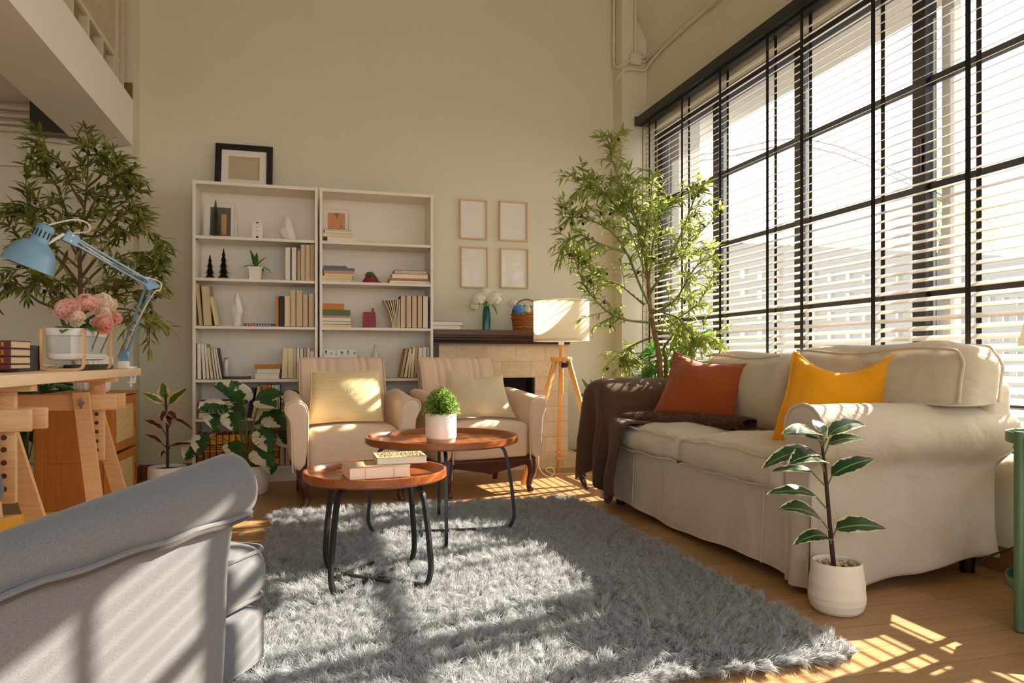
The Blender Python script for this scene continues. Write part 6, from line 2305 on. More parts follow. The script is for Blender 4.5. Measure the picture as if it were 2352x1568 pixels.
for (x, y, z, r, mt, hh, fc) in ((-0.905, 3.10, zc + 0.062, 0.052, 'petal_pink', False, (-0.2, -0.7, 0.6)), (-0.862, 3.17, zc + 0.085, 0.056, 'petal_pink', True, (0.0, -0.45, 0.9)), (-0.835, 3.27, zc + 0.092, 0.062, 'petal_cream', False, (0.35, -0.4, 0.8)),
                                 (-0.868, 3.08, zc + 0.035, 0.036, 'petal_cream', False, (0.1, -0.8, 0.5)), (-0.805, 3.16, zc + 0.015, 0.045, 'petal_pink', False, (0.5, -0.7, 0.4)), (-0.79, 3.26, zc + 0.048, 0.036, 'petal_pink', False, (0.7, -0.5, 0.4)), (-0.812, 3.21, zc + 0.06, 0.035, 'petal_cream', False, (0.4, -0.6, 0.5))):
    peony('peony', (x, y, z), r, mt, 46 if r > 0.04 else 34, fc, hh)
m = MB()
for k in range(34):
    y = rr.uniform(3.06, 3.36); x = rr.uniform(-0.94, -0.82)
    m.leaf((x, y, zc - 0.01), (rr.uniform(-0.7, 0.9), rr.uniform(-0.9, 0.2), rr.uniform(0.3, 0.8)), (0, 0, 1), rr.uniform(0.05, 0.085), 0.035, 0.9, 0.2, 5)
ob('leaves', m, 'orchid_leaf', t)
ms = MB()
for (x, y) in ((-0.905, 3.10), (-0.862, 3.17), (-0.835, 3.27), (-0.868, 3.08), (-0.805, 3.16), (-0.79, 3.26)):
    ms.tube([(x * 0.6 + -0.9 * 0.4, y, zb + 0.03), (x, y + 0.01, zc + 0.03)], 0.003, 5)
ob('stems', ms, 'stem_green', t)

# blue clamp lamp
t = thing('desk_lamp', 'light blue swing-arm desk lamp clamped to the desk end', 'desk lamp', (-0.85, 3.72, DZ))
B0 = V((-0.850, 3.70, 0.835)); EL = V((-0.688, 3.44, 1.168)); HD = V((-0.914, 3.16, 1.312))
ob('clamp', MB().box(-0.872, -0.828, 3.68, 3.722, DZ, DZ + 0.036, 0.004).box(-0.872, -0.812, 3.70, 3.79, DZ - 0.0005, DZ + 0.010, 0.002).box(-0.866, -0.834, 3.862, 3.868, DZ - 0.07, DZ + 0.004, 0.002).box(-0.866, -0.834, 3.79, 3.868, DZ, DZ + 0.008, 0.002)
   .box(-0.866, -0.834, 3.82, 3.868, DZ - 0.072, DZ - 0.062, 0.002).tube([(-0.85, 3.83, DZ - 0.09), (-0.85, 3.83, DZ - 0.036)], 0.005, 8), 'white_gloss', t)
m = MB()
m.add([(-0.868, 3.688, 0.832), (-0.826, 3.688, 0.832), (-0.822, 3.69, 0.87), (-0.838, 3.68, 0.895), (-0.868, 3.69, 0.865),
       (-0.868, 3.712, 0.832), (-0.826, 3.712, 0.832), (-0.822, 3.71, 0.87), (-0.838, 3.70, 0.895), (-0.868, 3.71, 0.865)],
      [(0, 1, 2, 3, 4), (9, 8, 7, 6, 5), (0, 5, 6, 1), (1, 6, 7, 2), (2, 7, 8, 3), (3, 8, 9, 4), (4, 9, 5, 0)])
ob('base_bracket', m, 'lamp_blue', t, smooth=False)
d = (EL - B0).normalized()
sd = V((0.75, 0.25, -0.45)).normalized()
sd = (sd - d * sd.dot(d)).normalized()
for k in (-0.011, 0.011):
    ob('lower_arm', MB().beam(B0 + sd * k + V((0, 0, 0.03)), EL + sd * k, 0.008, 0.008), 'lamp_blue', t)
d2 = (HD - EL).normalized()
sd2 = (V((0, 0, 1)) - d2 * d2.z).normalized()
for k in (-0.012, 0.012):
    ob('upper_arm', MB().beam(EL + sd2 * k, HD + sd2 * k, 0.008, 0.008), 'lamp_blue', t)
n2 = d2.cross(sd2)
pl = [EL + sd2 * 0.022, EL + sd * 0.03 + V((0.012, 0, 0.0)), EL - sd2 * 0.03, EL - sd * 0.018 - d2 * -0.02]
m = MB()
vs = [p + n2 * 0.007 for p in pl] + [p - n2 * 0.007 for p in pl]
m.add(vs, [(0, 1, 2, 3), (7, 6, 5, 4), (0, 4, 5, 1), (1, 5, 6, 2), (2, 6, 7, 3), (3, 7, 4, 0)])
ob('elbow_plate', m, 'lamp_blue', t, smooth=False)
pl = [HD - d2 * 0.03 + sd2 * 0.02, HD + d2 * 0.02 + sd2 * 0.024, HD + d2 * 0.03 - sd2 * 0.024, HD - d2 * 0.03 - sd2 * 0.02]
vs = [p + n2 * 0.007 for p in pl] + [p - n2 * 0.007 for p in pl]
ob('head_plate', MB().add(vs, [(0, 1, 2, 3), (7, 6, 5, 4), (0, 4, 5, 1), (1, 5, 6, 2), (2, 6, 7, 3), (3, 7, 4, 0)]), 'lamp_blue', t, smooth=False)
def spring(a, b, r, turns):
    a = V(a); b = V(b); dd = (b - a); L = dd.length; dd.normalize()
    u = dd.orthogonal().normalized(); w = dd.cross(u)
    n = turns * 8
    return [a + dd * (L * i / n) + (u * math.cos(i * PI / 4) + w * math.sin(i * PI / 4)) * r for i in range(n + 1)]
for k in (-0.006, 0.006):
    ob('spring', MB().tube(spring(EL + n2 * k * 1.6 - sd2 * 0.004 + d2 * 0.02, EL.lerp(HD, 0.5) + n2 * k * 1.6 - sd2 * 0.004, 0.0038, 30), 0.0011, 5), 'steel', t)
nn = d.cross(sd)
for k in (-0.006, 0.006):
    ob('spring', MB().tube(spring(B0 - sd * 0.022 + nn * k * 1.6 + V((0, 0, 0.01)), B0.lerp(EL, 0.52) - sd * 0.012 + nn * k * 1.6, 0.0042, 32), 0.0012, 5), 'steel', t)
m = MB()
for p, ax in ((EL + sd2 * 0.012, n2), (EL - sd2 * 0.014, n2), (EL + sd * 0.022, n2), (HD + sd2 * 0.012, n2), (HD - sd2 * 0.012, n2)):
    m.tube([p - ax * 0.010, p + ax * 0.010], 0.004, 8)
for i, q in enumerate(((0, 5),)):
    pass
ob('joint_bolts', m, 'white_gloss', t)
# shade: axis points down-left, mouth toward the lower left
ax = V((-0.38, -0.02, -0.92)).normalized()      # from the neck to the mouth
top = V((-0.965, 3.07, 1.345))
s1 = ax.orthogonal().normalized(); s2 = ax.cross(s1)
def rev(levels, n=40):
    m = MB(); vs = []; fs = []
    for r, h in levels:
        for k in range(n):
            a = 2 * PI * k / n
            vs.append(top + ax * h + (s1 * math.cos(a) + s2 * math.sin(a)) * r)
    for i in range(len(levels) - 1):
        for k in range(n):
            k2 = (k + 1) % n
            fs.append((i * n + k, i * n + k2, (i + 1) * n + k2, (i + 1) * n + k))
    return m.add(vs, fs), n, len(levels)
m, n, L_ = rev([(0.0, 0.0), (0.022, 0.001), (0.029, 0.006), (0.031, 0.02), (0.033, 0.068), (0.0345, 0.072), (0.055, 0.084), (0.073, 0.108), (0.084, 0.138), (0.089, 0.168), (0.091, 0.172)])
sh = ob('lamp_shade', m, 'lamp_blue', t, angle=50)
m, n, L_ = rev([(0.089, 0.1705), (0.0865, 0.166), (0.082, 0.138), (0.071, 0.110), (0.053, 0.087), (0.03, 0.075), (0.0, 0.075)])
ob('shade_lining', m, 'white_matte', sh)
m = MB()
for k in range(14):
    a = 2 * PI * k / 14
    dd = s1 * math.cos(a) + s2 * math.sin(a)
    m.beam(top + ax * 0.026 + dd * 0.0318, top + ax * 0.052 + dd * 0.0326, 0.005, 0.0016, dd)
ob('vent_slots', m, 'cover_navy', sh, smooth=False)
ob('bulb', MB().ball((top + ax * 0.115)[:], 0.026, 12), 'white_gloss', t)
ob('shade_joint', MB().tube([top + ax * 0.075 + V((0.03, 0.0, 0)), HD - d2 * -0.03], 0.006, 8), 'white_matte', t)
ob('cord', MB().tube(curve_pts([top + V((0.004, 0, 0.0)), top + V((0.03, 0.01, 0.012)), top + V((0.085, 0.03, 0.03)), top + V((0.12, 0.06, 0.022)), top + V((0.115, 0.08, -0.005)), HD + sd2 * 0.014, HD.lerp(EL, 0.3), HD.lerp(EL, 0.7), EL - d2 * -0.02 + sd2 * 0.02, EL + V((0.02, 0.0, 0.02)), EL + V((0.045, 0, 0.004)), EL + V((0.04, 0, -0.025)), EL + V((0.012, 0.01, -0.04)), EL.lerp(B0, 0.5), B0 + V((0, 0, 0.03))], 8), 0.003, 6), 'cord_white', t)

# red lettered books, remote, cables, folder on the desk
for k in range(4):
    z0 = DZ + 0.012 + [0, 0.0155, 0.0405, 0.066][k]
    th = [0.0145, 0.024, 0.0245, 0.025][k]
    y1 = 2.80
    M = Matrix.Translation((-1.36, 2.62, z0 + 0.0004)) @ Matrix(((0, 0, 1, 0), (0, 1, 0, 0), (1, 0, 0, 0), (0, 0, 0, 1)))
    o = book(['thin dark red book at bottom of the stack on the desk', 'dark red gilded volume, second from bottom on desk stack', 'dark red gilded volume, third from bottom on desk stack', 'topmost dark red gilded volume of the stack on the desk'][k], M, th, 0.435, 0.17, 'leather' if 'cover_leather' in MATS else 'maroon', True, 'dark red volumes stacked on the desk', 'gilded_book')
    m = MB()
    xe = -1.36 + 0.435
    if k:
        zz = z0 + 0.0004
        for q in (0.0, 0.009):
            m.box(xe - 0.034 + q * 1.0, xe - 0.029 + q * 1.0, 2.6165, 2.618, zz + 0.005, zz + th - 0.005)
        m.box(xe - 0.034, xe - 0.018, 2.6165, 2.618, zz + 0.005, zz + 0.0065).box(xe - 0.034, xe - 0.018, 2.6165, 2.618, zz + th - 0.0065, zz + th - 0.005)
        x = xe - 0.135
        for q in range(8):
            w = 0.0075
            # short strokes in the rhythm of the lettering on the spine
            m.box(x, x + 0.0016, 2.6165, 2.618, zz + (0.004 if q in (1, 4, 7) else 0.008), zz + th - (0.004 if q in (0, 2, 5) else 0.008))
            m.box(x, x + 0.005, 2.6165, 2.618, zz + (0.008 if q % 2 else th - 0.0095), zz + (0.0095 if q % 2 else th - 0.008))
            x += 0.0098
        m.box(xe - 0.30, xe - 0.15, 2.6165, 2.618, zz + th * 0.45, zz + th * 0.55)
    else:
        m.box(xe - 0.12, xe - 0.07, 2.6165, 2.618, z0 + 0.005, z0 + 0.008)
    ob('gilding', m, 'gold', o, smooth=False)
t = thing('box_file', 'grey brown box standing behind the red books on desk', 'box', (-1.12, 3.1, DZ))
ob('body', MB().box(-1.40, -0.985, 2.86, 3.06, DZ + 0.001, DZ + 0.092, 0.003), 'duct_grey', t)
ob('lid', MB().box(-1.402, -0.983, 2.858, 3.062, DZ + 0.078, DZ + 0.094, 0.003), 'duct_grey', t)
o = ob('paper_sheets', MB().grid(lambda u, v: (-1.42 + 0.45 * u, 2.48 + 0.36 * v, DZ + 0.0015 + 0.004 * (1 + math.sin(u * 6 + v * 3)) * v * (1 - v)), 16, 10, uv=False).grid(lambda u, v: (-1.43 + 0.44 * u, 2.47 + 0.36 * v, DZ + 0.0065 + 0.003 * (1 + math.sin(u * 5 + v * 4)) * v * (1 - v)), 16, 10, uv=False), 'cover_grey')
tag(o, 'loose sheets of paper spread under the red books on desk', 'paper')
t = thing('remote_control', 'black remote lying on the desk under the white planter', 'remote', (-0.87, 3.25, DZ))
ob('body', MB().box(-0.91, -0.845, 3.06, 3.50, DZ + 0.001, DZ + 0.022, 0.005), 'plastic_black', t)
ob('button', MB().box(-0.8452, -0.844, 3.44, 3.45, DZ + 0.009, DZ + 0.014, 0.001), 'cover_grey', t)
rr = random.Random(6)
pts = [(-0.955 + 0.03 * math.sin(k * 1.9), 3.10 + 0.06 * math.cos(k * 1.3) + 0.004 * k, DZ + 0.006 + 0.008 * (k % 3)) for k in range(18)]
o = ob('cable_bundle', MB().tube(curve_pts(pts, 5), 0.003, 6), 'cord_white')
tag(o, 'tangled white cable lying on the desk beneath the planter', 'cable')

# ------------------------------------------------------------------ green trolley at the right edge
gx, gy = 2.30, 1.675
t = thing('side_cart', 'green two-tier round metal cart at the right edge', 'cart', (gx, gy, 0))
for z in (0.575, 0.115):
    ob('tray', MB().lathe([(0, z), (0.195, z), (0.2, z + 0.003), (0.2, z + 0.032), (0.1985, z + 0.034), (0.1965, z + 0.032), (0.1965, z + 0.006), (0, z + 0.006)], (gx, gy, 0), 64), 'cart_green', t, angle=40)
m = MB()
m.tube([(gx + 0.175 * math.cos(2 * PI * k / 48), gy + 0.175 * math.sin(2 * PI * k / 48), 0.556) for k in range(49)], 0.005, 6)
ob('support_ring', m, 'cart_green', t)
for a in (168, 75, -50):
    a = math.radians(a)
    x, y = gx + 0.206 * math.cos(a), gy + 0.206 * math.sin(a)
    ob('leg', MB().lathe([(0, 0.004), (0.0155, 0.004), (0.0155, 0.612), (0.012, 0.617), (0, 0.618)], (x, y, 0), 18), 'cart_green', t)
    ob('foot', MB().lathe([(0, 0.0005), (0.013, 0.0005), (0.0135, 0.006), (0, 0.006)], (x, y, 0), 14), 'plastic_black', t)
t = thing('table_lamp', 'small lamp with beige cone shade on the green cart', 'table lamp', (2.36, 1.675, 0.582))
vs = []; fs = []
m = MB()
for i, (r, z) in enumerate(((0.205, 0.885), (0.15, 1.13))):
    for k in range(48):
        a = 2 * PI * k / 48
        vs.append((2.36 + r * math.cos(a), 1.675 + r * math.sin(a), z))
fs = [(k, (k + 1) % 48, 48 + (k + 1) % 48, 48 + k) for k in range(48)]
ob('lamp_shade', m.add(vs, fs), 'lamp_shade_cloth', t)
ob('base', MB().lathe([(0, 0.5815), (0.06, 0.5815), (0.062, 0.59), (0.03, 0.60), (0.012, 0.61), (0.012, 0.88), (0.02, 0.89), (0, 0.95)], (2.36, 1.675, 0), 32), 'white_matte', t)
ob('cord', MB().tube(curve_pts([(2.40, 1.675, 0.5905), (2.50, 1.80, 0.595), (2.545, 1.85, 0.61), (2.575, 1.9, 0.35), (2.56, 1.98, 0.22), (2.51, 2.08, 0.14), (2.46, 2.13, 0.10), (2.42, 2.16, 0.06)], 8), 0.0035, 6), 'plastic_black', t)
t = thing('wicker_basket', 'pale woven wicker basket on the lower tray of green cart', 'basket', (2.255, 1.70, 0.121))
ob('body', MB().lathe([(0, 0.001), (0.082, 0.001), (0.086, 0.01), (0.096, 0.125), (0.092, 0.125), (0.08, 0.012), (0, 0.01)], (2.255, 1.70, 0.121), 40), 'wicker_pale', t)
m = MB()
for k in range(3):
    m.tube([(2.255 + (0.096 + 0.003 * math.sin(a * 9 + k * 2)) * math.cos(a), 1.70 + (0.096 + 0.003 * math.sin(a * 9 + k * 2)) * math.sin(a), 0.247 + 0.006 * k) for a in [2 * PI * q / 60 for q in range(61)]], 0.006, 6)
ob('rim', m, 'wicker_brown', t)
OLIVE_R = [(0.020, [(2.213, 4.320, 0.624), (2.204, 4.320, 0.854), (2.169, 4.320, 1.012), (2.140, 4.320, 1.170), (2.125, 4.320, 1.342), (2.103, 4.320, 1.513), (2.081, 4.340, 1.687), (2.011, 4.350, 1.857), (1.926, 4.340, 2.021), (1.859, 4.320, 2.167), (1.865, 4.320, 2.261)]),
    (0.016, [(2.264, 4.350, 0.622), (2.267, 4.350, 0.825), (2.246, 4.340, 0.912), (2.286, 4.288, 0.998), (2.289, 4.254, 1.031)]),
    (0.010, [(2.140, 4.320, 1.184), (2.035, 4.270, 1.334), (1.936, 4.240, 1.518), (1.813, 4.220, 1.654), (1.637, 4.200, 1.718), (1.485, 4.200, 1.721)]),
    (0.008, [(2.109, 4.320, 1.484), (1.965, 4.270, 1.838), (1.809, 4.260, 1.888), (1.646, 4.260, 1.933)]),
    (0.009, [(2.097, 4.320, 1.198), (1.962, 4.400, 1.331), (1.815, 4.420, 1.386), (1.617, 4.420, 1.559)]),
    (0.009, [(2.134, 4.320, 1.084), (1.927, 4.220, 1.090), (1.771, 4.170, 1.139), (1.626, 4.170, 1.285), (1.560, 4.170, 1.445)]),
    (0.008, [(2.150, 4.320, 0.984), (2.058, 4.370, 0.941), (1.962, 4.380, 0.877), (1.993, 4.380, 0.826)]),
    (0.010, [(2.128, 4.320, 1.256), (2.177, 4.220, 1.403), (2.241, 4.147, 1.578), (2.308, 4.074, 1.817), (2.331, 4.049, 1.895)]),
    (0.009, [(2.134, 4.320, 1.285), (2.302, 4.349, 1.466), (2.426, 4.237, 1.643), (2.496, 4.129, 1.755)]),
    (0.009, [(2.147, 4.320, 1.141), (2.231, 4.158, 1.217), (2.310, 4.023, 1.425), (2.385, 3.935, 1.457)]),
    (0.009, [(2.159, 4.320, 1.070), (2.317, 4.348, 1.102), (2.430, 4.233, 1.198), (2.499, 4.159, 1.364)]),
    (0.009, [(2.169, 4.320, 1.027), (2.262, 4.157, 0.994), (2.345, 4.032, 0.977), (2.399, 3.969, 0.962)]),
    (0.008, [(2.090, 4.320, 1.584), (2.164, 4.380, 1.843), (2.189, 4.380, 2.078)]),
    (0.008, [(2.128, 4.320, 1.342), (2.109, 4.220, 1.584), (2.161, 4.200, 1.779), (2.262, 4.157, 1.860)]),
    (0.007, [(2.065, 4.320, 1.683), (1.933, 4.370, 1.828), (1.799, 4.380, 1.965), (1.647, 4.380, 2.012)]),
    (0.007, [(1.936, 4.240, 1.518), (1.739, 4.200, 1.565), (1.594, 4.200, 1.613), (1.508, 4.200, 1.555)]),
    (0.007, [(2.140, 4.320, 1.170), (2.176, 4.170, 1.133), (2.237, 4.056, 1.072), (2.291, 4.044, 0.908)]),
    (0.007, [(2.125, 4.320, 1.342), (2.081, 4.420, 1.613), (2.018, 4.420, 1.785), (2.081, 4.420, 2.022)])]
OLIVE_L = [(0.018, [(-1.181, 4.400, 0.816), (-1.209, 4.400, 0.971), (-1.221, 4.400, 1.137), (-1.224, 4.400, 1.279), (-1.226, 4.400, 1.445), (-1.209, 4.400, 1.612), (-1.192, 4.400, 1.803), (-1.185, 4.400, 2.018)]),
    (0.012, [(-1.245, 4.400, 0.899), (-1.297, 4.400, 1.017), (-1.337, 4.380, 1.109), (-1.422, 4.370, 1.154), (-1.510, 4.360, 1.243), (-1.570, 4.350, 1.229)]),
    (0.008, [(-1.217, 4.400, 1.089), (-1.308, 4.300, 1.197), (-1.403, 4.280, 1.283), (-1.485, 4.260, 1.346)]),
    (0.009, [(-1.221, 4.400, 1.232), (-1.333, 4.450, 1.376), (-1.441, 4.460, 1.445), (-1.544, 4.460, 1.500)]),
    (0.008, [(-1.226, 4.400, 1.374), (-1.300, 4.340, 1.549), (-1.386, 4.320, 1.633), (-1.486, 4.320, 1.623)]),
    (0.008, [(-1.226, 4.400, 1.398), (-1.315, 4.460, 1.666), (-1.381, 4.470, 1.831), (-1.502, 4.470, 1.960)]),
    (0.007, [(-1.202, 4.400, 1.660), (-1.251, 4.350, 1.764), (-1.300, 4.340, 1.898), (-1.392, 4.340, 1.956)]),
    (0.008, [(-1.213, 4.400, 1.564), (-1.123, 4.340, 1.723), (-1.042, 4.330, 1.832), (-0.937, 4.320, 1.877)]),
    (0.008, [(-1.221, 4.400, 1.374), (-1.119, 4.450, 1.626), (-1.012, 4.460, 1.731), (-0.941, 4.460, 1.804)]),
    (0.009, [(-1.224, 4.400, 1.279), (-1.065, 4.320, 1.463), (-0.933, 4.300, 1.537), (-0.799, 4.300, 1.491)]),
    (0.008, [(-1.219, 4.400, 1.232), (-1.122, 4.460, 1.361), (-0.968, 4.460, 1.440), (-0.838, 4.460, 1.371)]),
    (0.008, [(-1.219, 4.400, 1.160), (-1.065, 4.320, 1.228), (-0.933, 4.300, 1.277), (-0.825, 4.300, 1.363)]),
    (0.008, [(-1.213, 4.400, 1.089), (-1.100, 4.460, 1.168), (-0.990, 4.460, 1.219), (-0.901, 4.460, 1.172)]),
    (0.008, [(-1.213, 4.400, 1.042), (-1.060, 4.300, 1.109), (-0.929, 4.280, 1.099), (-0.854, 4.280, 1.041)]),
    (0.007, [(-1.217, 4.400, 1.137), (-1.348, 4.500, 1.262), (-1.433, 4.500, 1.284), (-1.517, 4.500, 1.233)]),
    (0.007, [(-1.213, 4.400, 1.517), (-1.102, 4.300, 1.505), (-1.013, 4.280, 1.599), (-0.886, 4.280, 1.653)]),
    (0.007, [(-1.221, 4.400, 1.326), (-1.308, 4.300, 1.427), (-1.413, 4.280, 1.533), (-1.442, 4.280, 1.713)]),
    (0.007, [(-1.192, 4.400, 1.779), (-1.127, 4.440, 1.865), (-1.097, 4.450, 1.942), (-1.071, 4.450, 1.915)])]
MONSTERA = [((-0.420, 4.780, 0.584), (-0.481, 4.680, 0.710)),
    ((-0.461, 4.860, 0.624), (-0.585, 4.760, 0.695)),
    ((-0.327, 4.730, 0.596), (-0.188, 4.630, 0.639)),
    ((-0.313, 4.680, 0.593), (-0.219, 4.580, 0.560)),
    ((-0.539, 4.730, 0.556), (-0.668, 4.630, 0.557)),
    ((-0.492, 4.830, 0.525), (-0.421, 4.730, 0.471)),
    ((-0.484, 4.630, 0.504), (-0.444, 4.530, 0.420)),
    ((-0.592, 4.680, 0.500), (-0.568, 4.580, 0.434)),
    ((-0.653, 4.660, 0.372), (-0.651, 4.560, 0.285)),
    ((-0.697, 4.730, 0.328), (-0.738, 4.630, 0.245)),
    ((-0.476, 4.580, 0.333), (-0.415, 4.480, 0.276)),
    ((-0.300, 4.630, 0.394), (-0.246, 4.530, 0.285)),
    ((-0.324, 4.580, 0.287), (-0.224, 4.480, 0.213)),
    ((-0.265, 4.600, 0.213), (-0.237, 4.500, 0.164)),
    ((-0.212, 4.760, 0.365), (-0.138, 4.660, 0.300)),
    ((-0.268, 4.700, 0.486), (-0.167, 4.600, 0.444)),
    ((-0.255, 4.830, 0.506), (-0.365, 4.730, 0.448)),
    ((-0.171, 4.730, 0.566), (-0.098, 4.630, 0.644)),
    ((-0.623, 4.780, 0.369), (-0.561, 4.680, 0.417)),
    ((-0.320, 4.830, 0.438), (-0.262, 4.730, 0.405))]
MON_BASE = (-0.389, 4.780, 0.149)
RUBBER_L = [((-0.863, 4.720, 0.573), (-0.962, 4.670, 0.639), 0.050, 'g'),
    ((-0.861, 4.720, 0.591), (-0.876, 4.750, 0.685), 0.075, 'g'),
    ((-0.849, 4.720, 0.567), (-0.752, 4.720, 0.655), 0.060, 'g'),
    ((-0.856, 4.720, 0.539), (-0.866, 4.660, 0.486), 0.050, 'p'),
    ((-0.849, 4.720, 0.531), (-0.795, 4.660, 0.495), 0.050, 'p'),
    ((-0.851, 4.720, 0.513), (-0.820, 4.640, 0.461), 0.055, 'p'),
    ((-0.839, 4.720, 0.499), (-0.710, 4.700, 0.422), 0.035, 'p'),
    ((-0.865, 4.720, 0.416), (-0.957, 4.690, 0.488), 0.050, 'p'),
    ((-0.870, 4.720, 0.330), (-0.941, 4.680, 0.401), 0.045, 'p'),
    ((-0.849, 4.720, 0.316), (-0.708, 4.700, 0.332), 0.035, 'p'),
    ((-0.861, 4.720, 0.303), (-0.874, 4.690, 0.263), 0.030, 'p'),
    ((-0.844, 4.720, 0.421), (-0.822, 4.680, 0.484), 0.030, 'p')]
RUBBER_L_BASE = (-0.846, 4.720, 0.182) ;RUBBER_L_TOP = (-0.858, 4.720, 0.631)
RUBBER_F = [((1.632, 2.030, 0.572), (1.482, 2.010, 0.607), 0.070),
    ((1.625, 2.030, 0.526), (1.369, 1.950, 0.534), 0.060),
    ((1.633, 2.030, 0.579), (1.477, 1.930, 0.626), 0.060),
    ((1.640, 2.030, 0.554), (1.718, 1.970, 0.593), 0.060),
    ((1.645, 2.030, 0.586), (1.854, 2.080, 0.623), 0.050),
    ((1.633, 2.030, 0.499), (1.437, 1.910, 0.542), 0.070),
    ((1.656, 2.030, 0.448), (1.812, 2.010, 0.510), 0.055),
    ((1.611, 2.030, 0.465), (1.476, 2.060, 0.472), 0.035),
    ((1.618, 2.030, 0.387), (1.417, 2.000, 0.414), 0.045),
    ((1.640, 2.030, 0.302), (1.457, 1.980, 0.374), 0.075),
    ((1.669, 2.030, 0.272), (1.820, 1.970, 0.288), 0.065),
    ((1.674, 2.030, 0.236), (1.496, 1.950, 0.297), 0.050),
    ((1.635, 2.030, 0.586), (1.641, 2.070, 0.629), 0.050)]
RUBBER_F_STEM = [ (1.681, 2.030, 0.122), (1.671, 2.030, 0.207), (1.662, 2.030, 0.295), (1.650, 2.030, 0.412), (1.640, 2.030, 0.499), (1.628, 2.030, 0.579) ]
FICUS = [((2.137, 5.320, 0.529), (2.062, 5.337, 0.678)),
    ((2.140, 5.320, 0.546), (2.229, 5.338, 0.690)),
    ((2.137, 5.320, 0.495), (2.038, 5.322, 0.565)),
    ((2.140, 5.320, 0.495), (2.237, 5.294, 0.598)),
    ((2.137, 5.320, 0.443), (2.044, 5.308, 0.480)),
    ((2.140, 5.320, 0.426), (2.236, 5.327, 0.493)),
    ((2.137, 5.320, 0.564), (2.119, 5.294, 0.668)),
    ((2.137, 5.320, 0.391), (2.068, 5.334, 0.409)),
    ((2.144, 5.320, 0.460), (2.186, 5.350, 0.579))]
FICUS_STEM = [ (2.100, 5.320, 0.202), (2.129, 5.320, 0.340), (2.137, 5.320, 0.564) ]
PALM_L = [[(-1.680, 5.000, 0.191), (-1.685, 5.000, 0.482), (-1.754, 5.000, 0.629)],
    [(-1.680, 5.000, 0.191), (-1.662, 5.000, 0.561), (-1.615, 5.000, 0.680)],
    [(-1.680, 5.000, 0.191), (-1.650, 5.000, 0.482), (-1.498, 5.000, 0.585)],
    [(-1.680, 5.000, 0.191), (-1.720, 5.000, 0.377), (-1.777, 5.000, 0.353)],
    [(-1.680, 5.000, 0.191), (-1.731, 5.000, 0.483), (-1.777, 5.000, 0.445)],
    [(-1.680, 5.000, 0.191), (-1.697, 5.000, 0.377), (-1.754, 5.000, 0.220)],
    [(-1.680, 5.000, 0.191), (-1.627, 5.000, 0.375), (-1.545, 5.000, 0.266)],
    [(-1.680, 5.000, 0.191), (-1.568, 5.000, 0.640), (-1.450, 5.000, 0.671)],
    [(-1.680, 5.000, 0.191), (-1.754, 5.000, 0.510), (-1.811, 5.000, 0.538)]]
PALM_R = [[(2.312, 4.400, 0.619), (2.335, 4.351, 0.767), (2.403, 4.186, 0.982)],
    [(2.296, 4.400, 0.619), (2.320, 4.384, 0.796), (2.363, 4.285, 0.912)],
    [(2.280, 4.400, 0.620), (2.232, 4.400, 0.767), (2.142, 4.400, 0.767)],
    [(2.280, 4.400, 0.620), (2.199, 4.400, 0.708), (2.129, 4.400, 0.665)],
    [(2.280, 4.400, 0.620), (2.248, 4.400, 0.825), (2.183, 4.400, 0.913)],
    [(2.312, 4.400, 0.619), (2.363, 4.285, 0.768), (2.415, 4.153, 0.812)],
    [(2.312, 4.400, 0.619), (2.377, 4.252, 0.711), (2.428, 4.120, 0.686)],
    [(2.290, 4.400, 0.620), (2.327, 4.367, 0.913), (2.428, 4.120, 1.022)]]
# palmR base (2.531, 4.85, 0.597)
# ------------------------------------------------------------------ plants
def sweep(bm_, pts, r0, r1, n=7):
    c = curve_pts(pts, 5)
    k = len(c)
    bm_.tube(c, [r0 + (r1 - r0) * i / (k - 1) for i in range(k)], n)
    return c


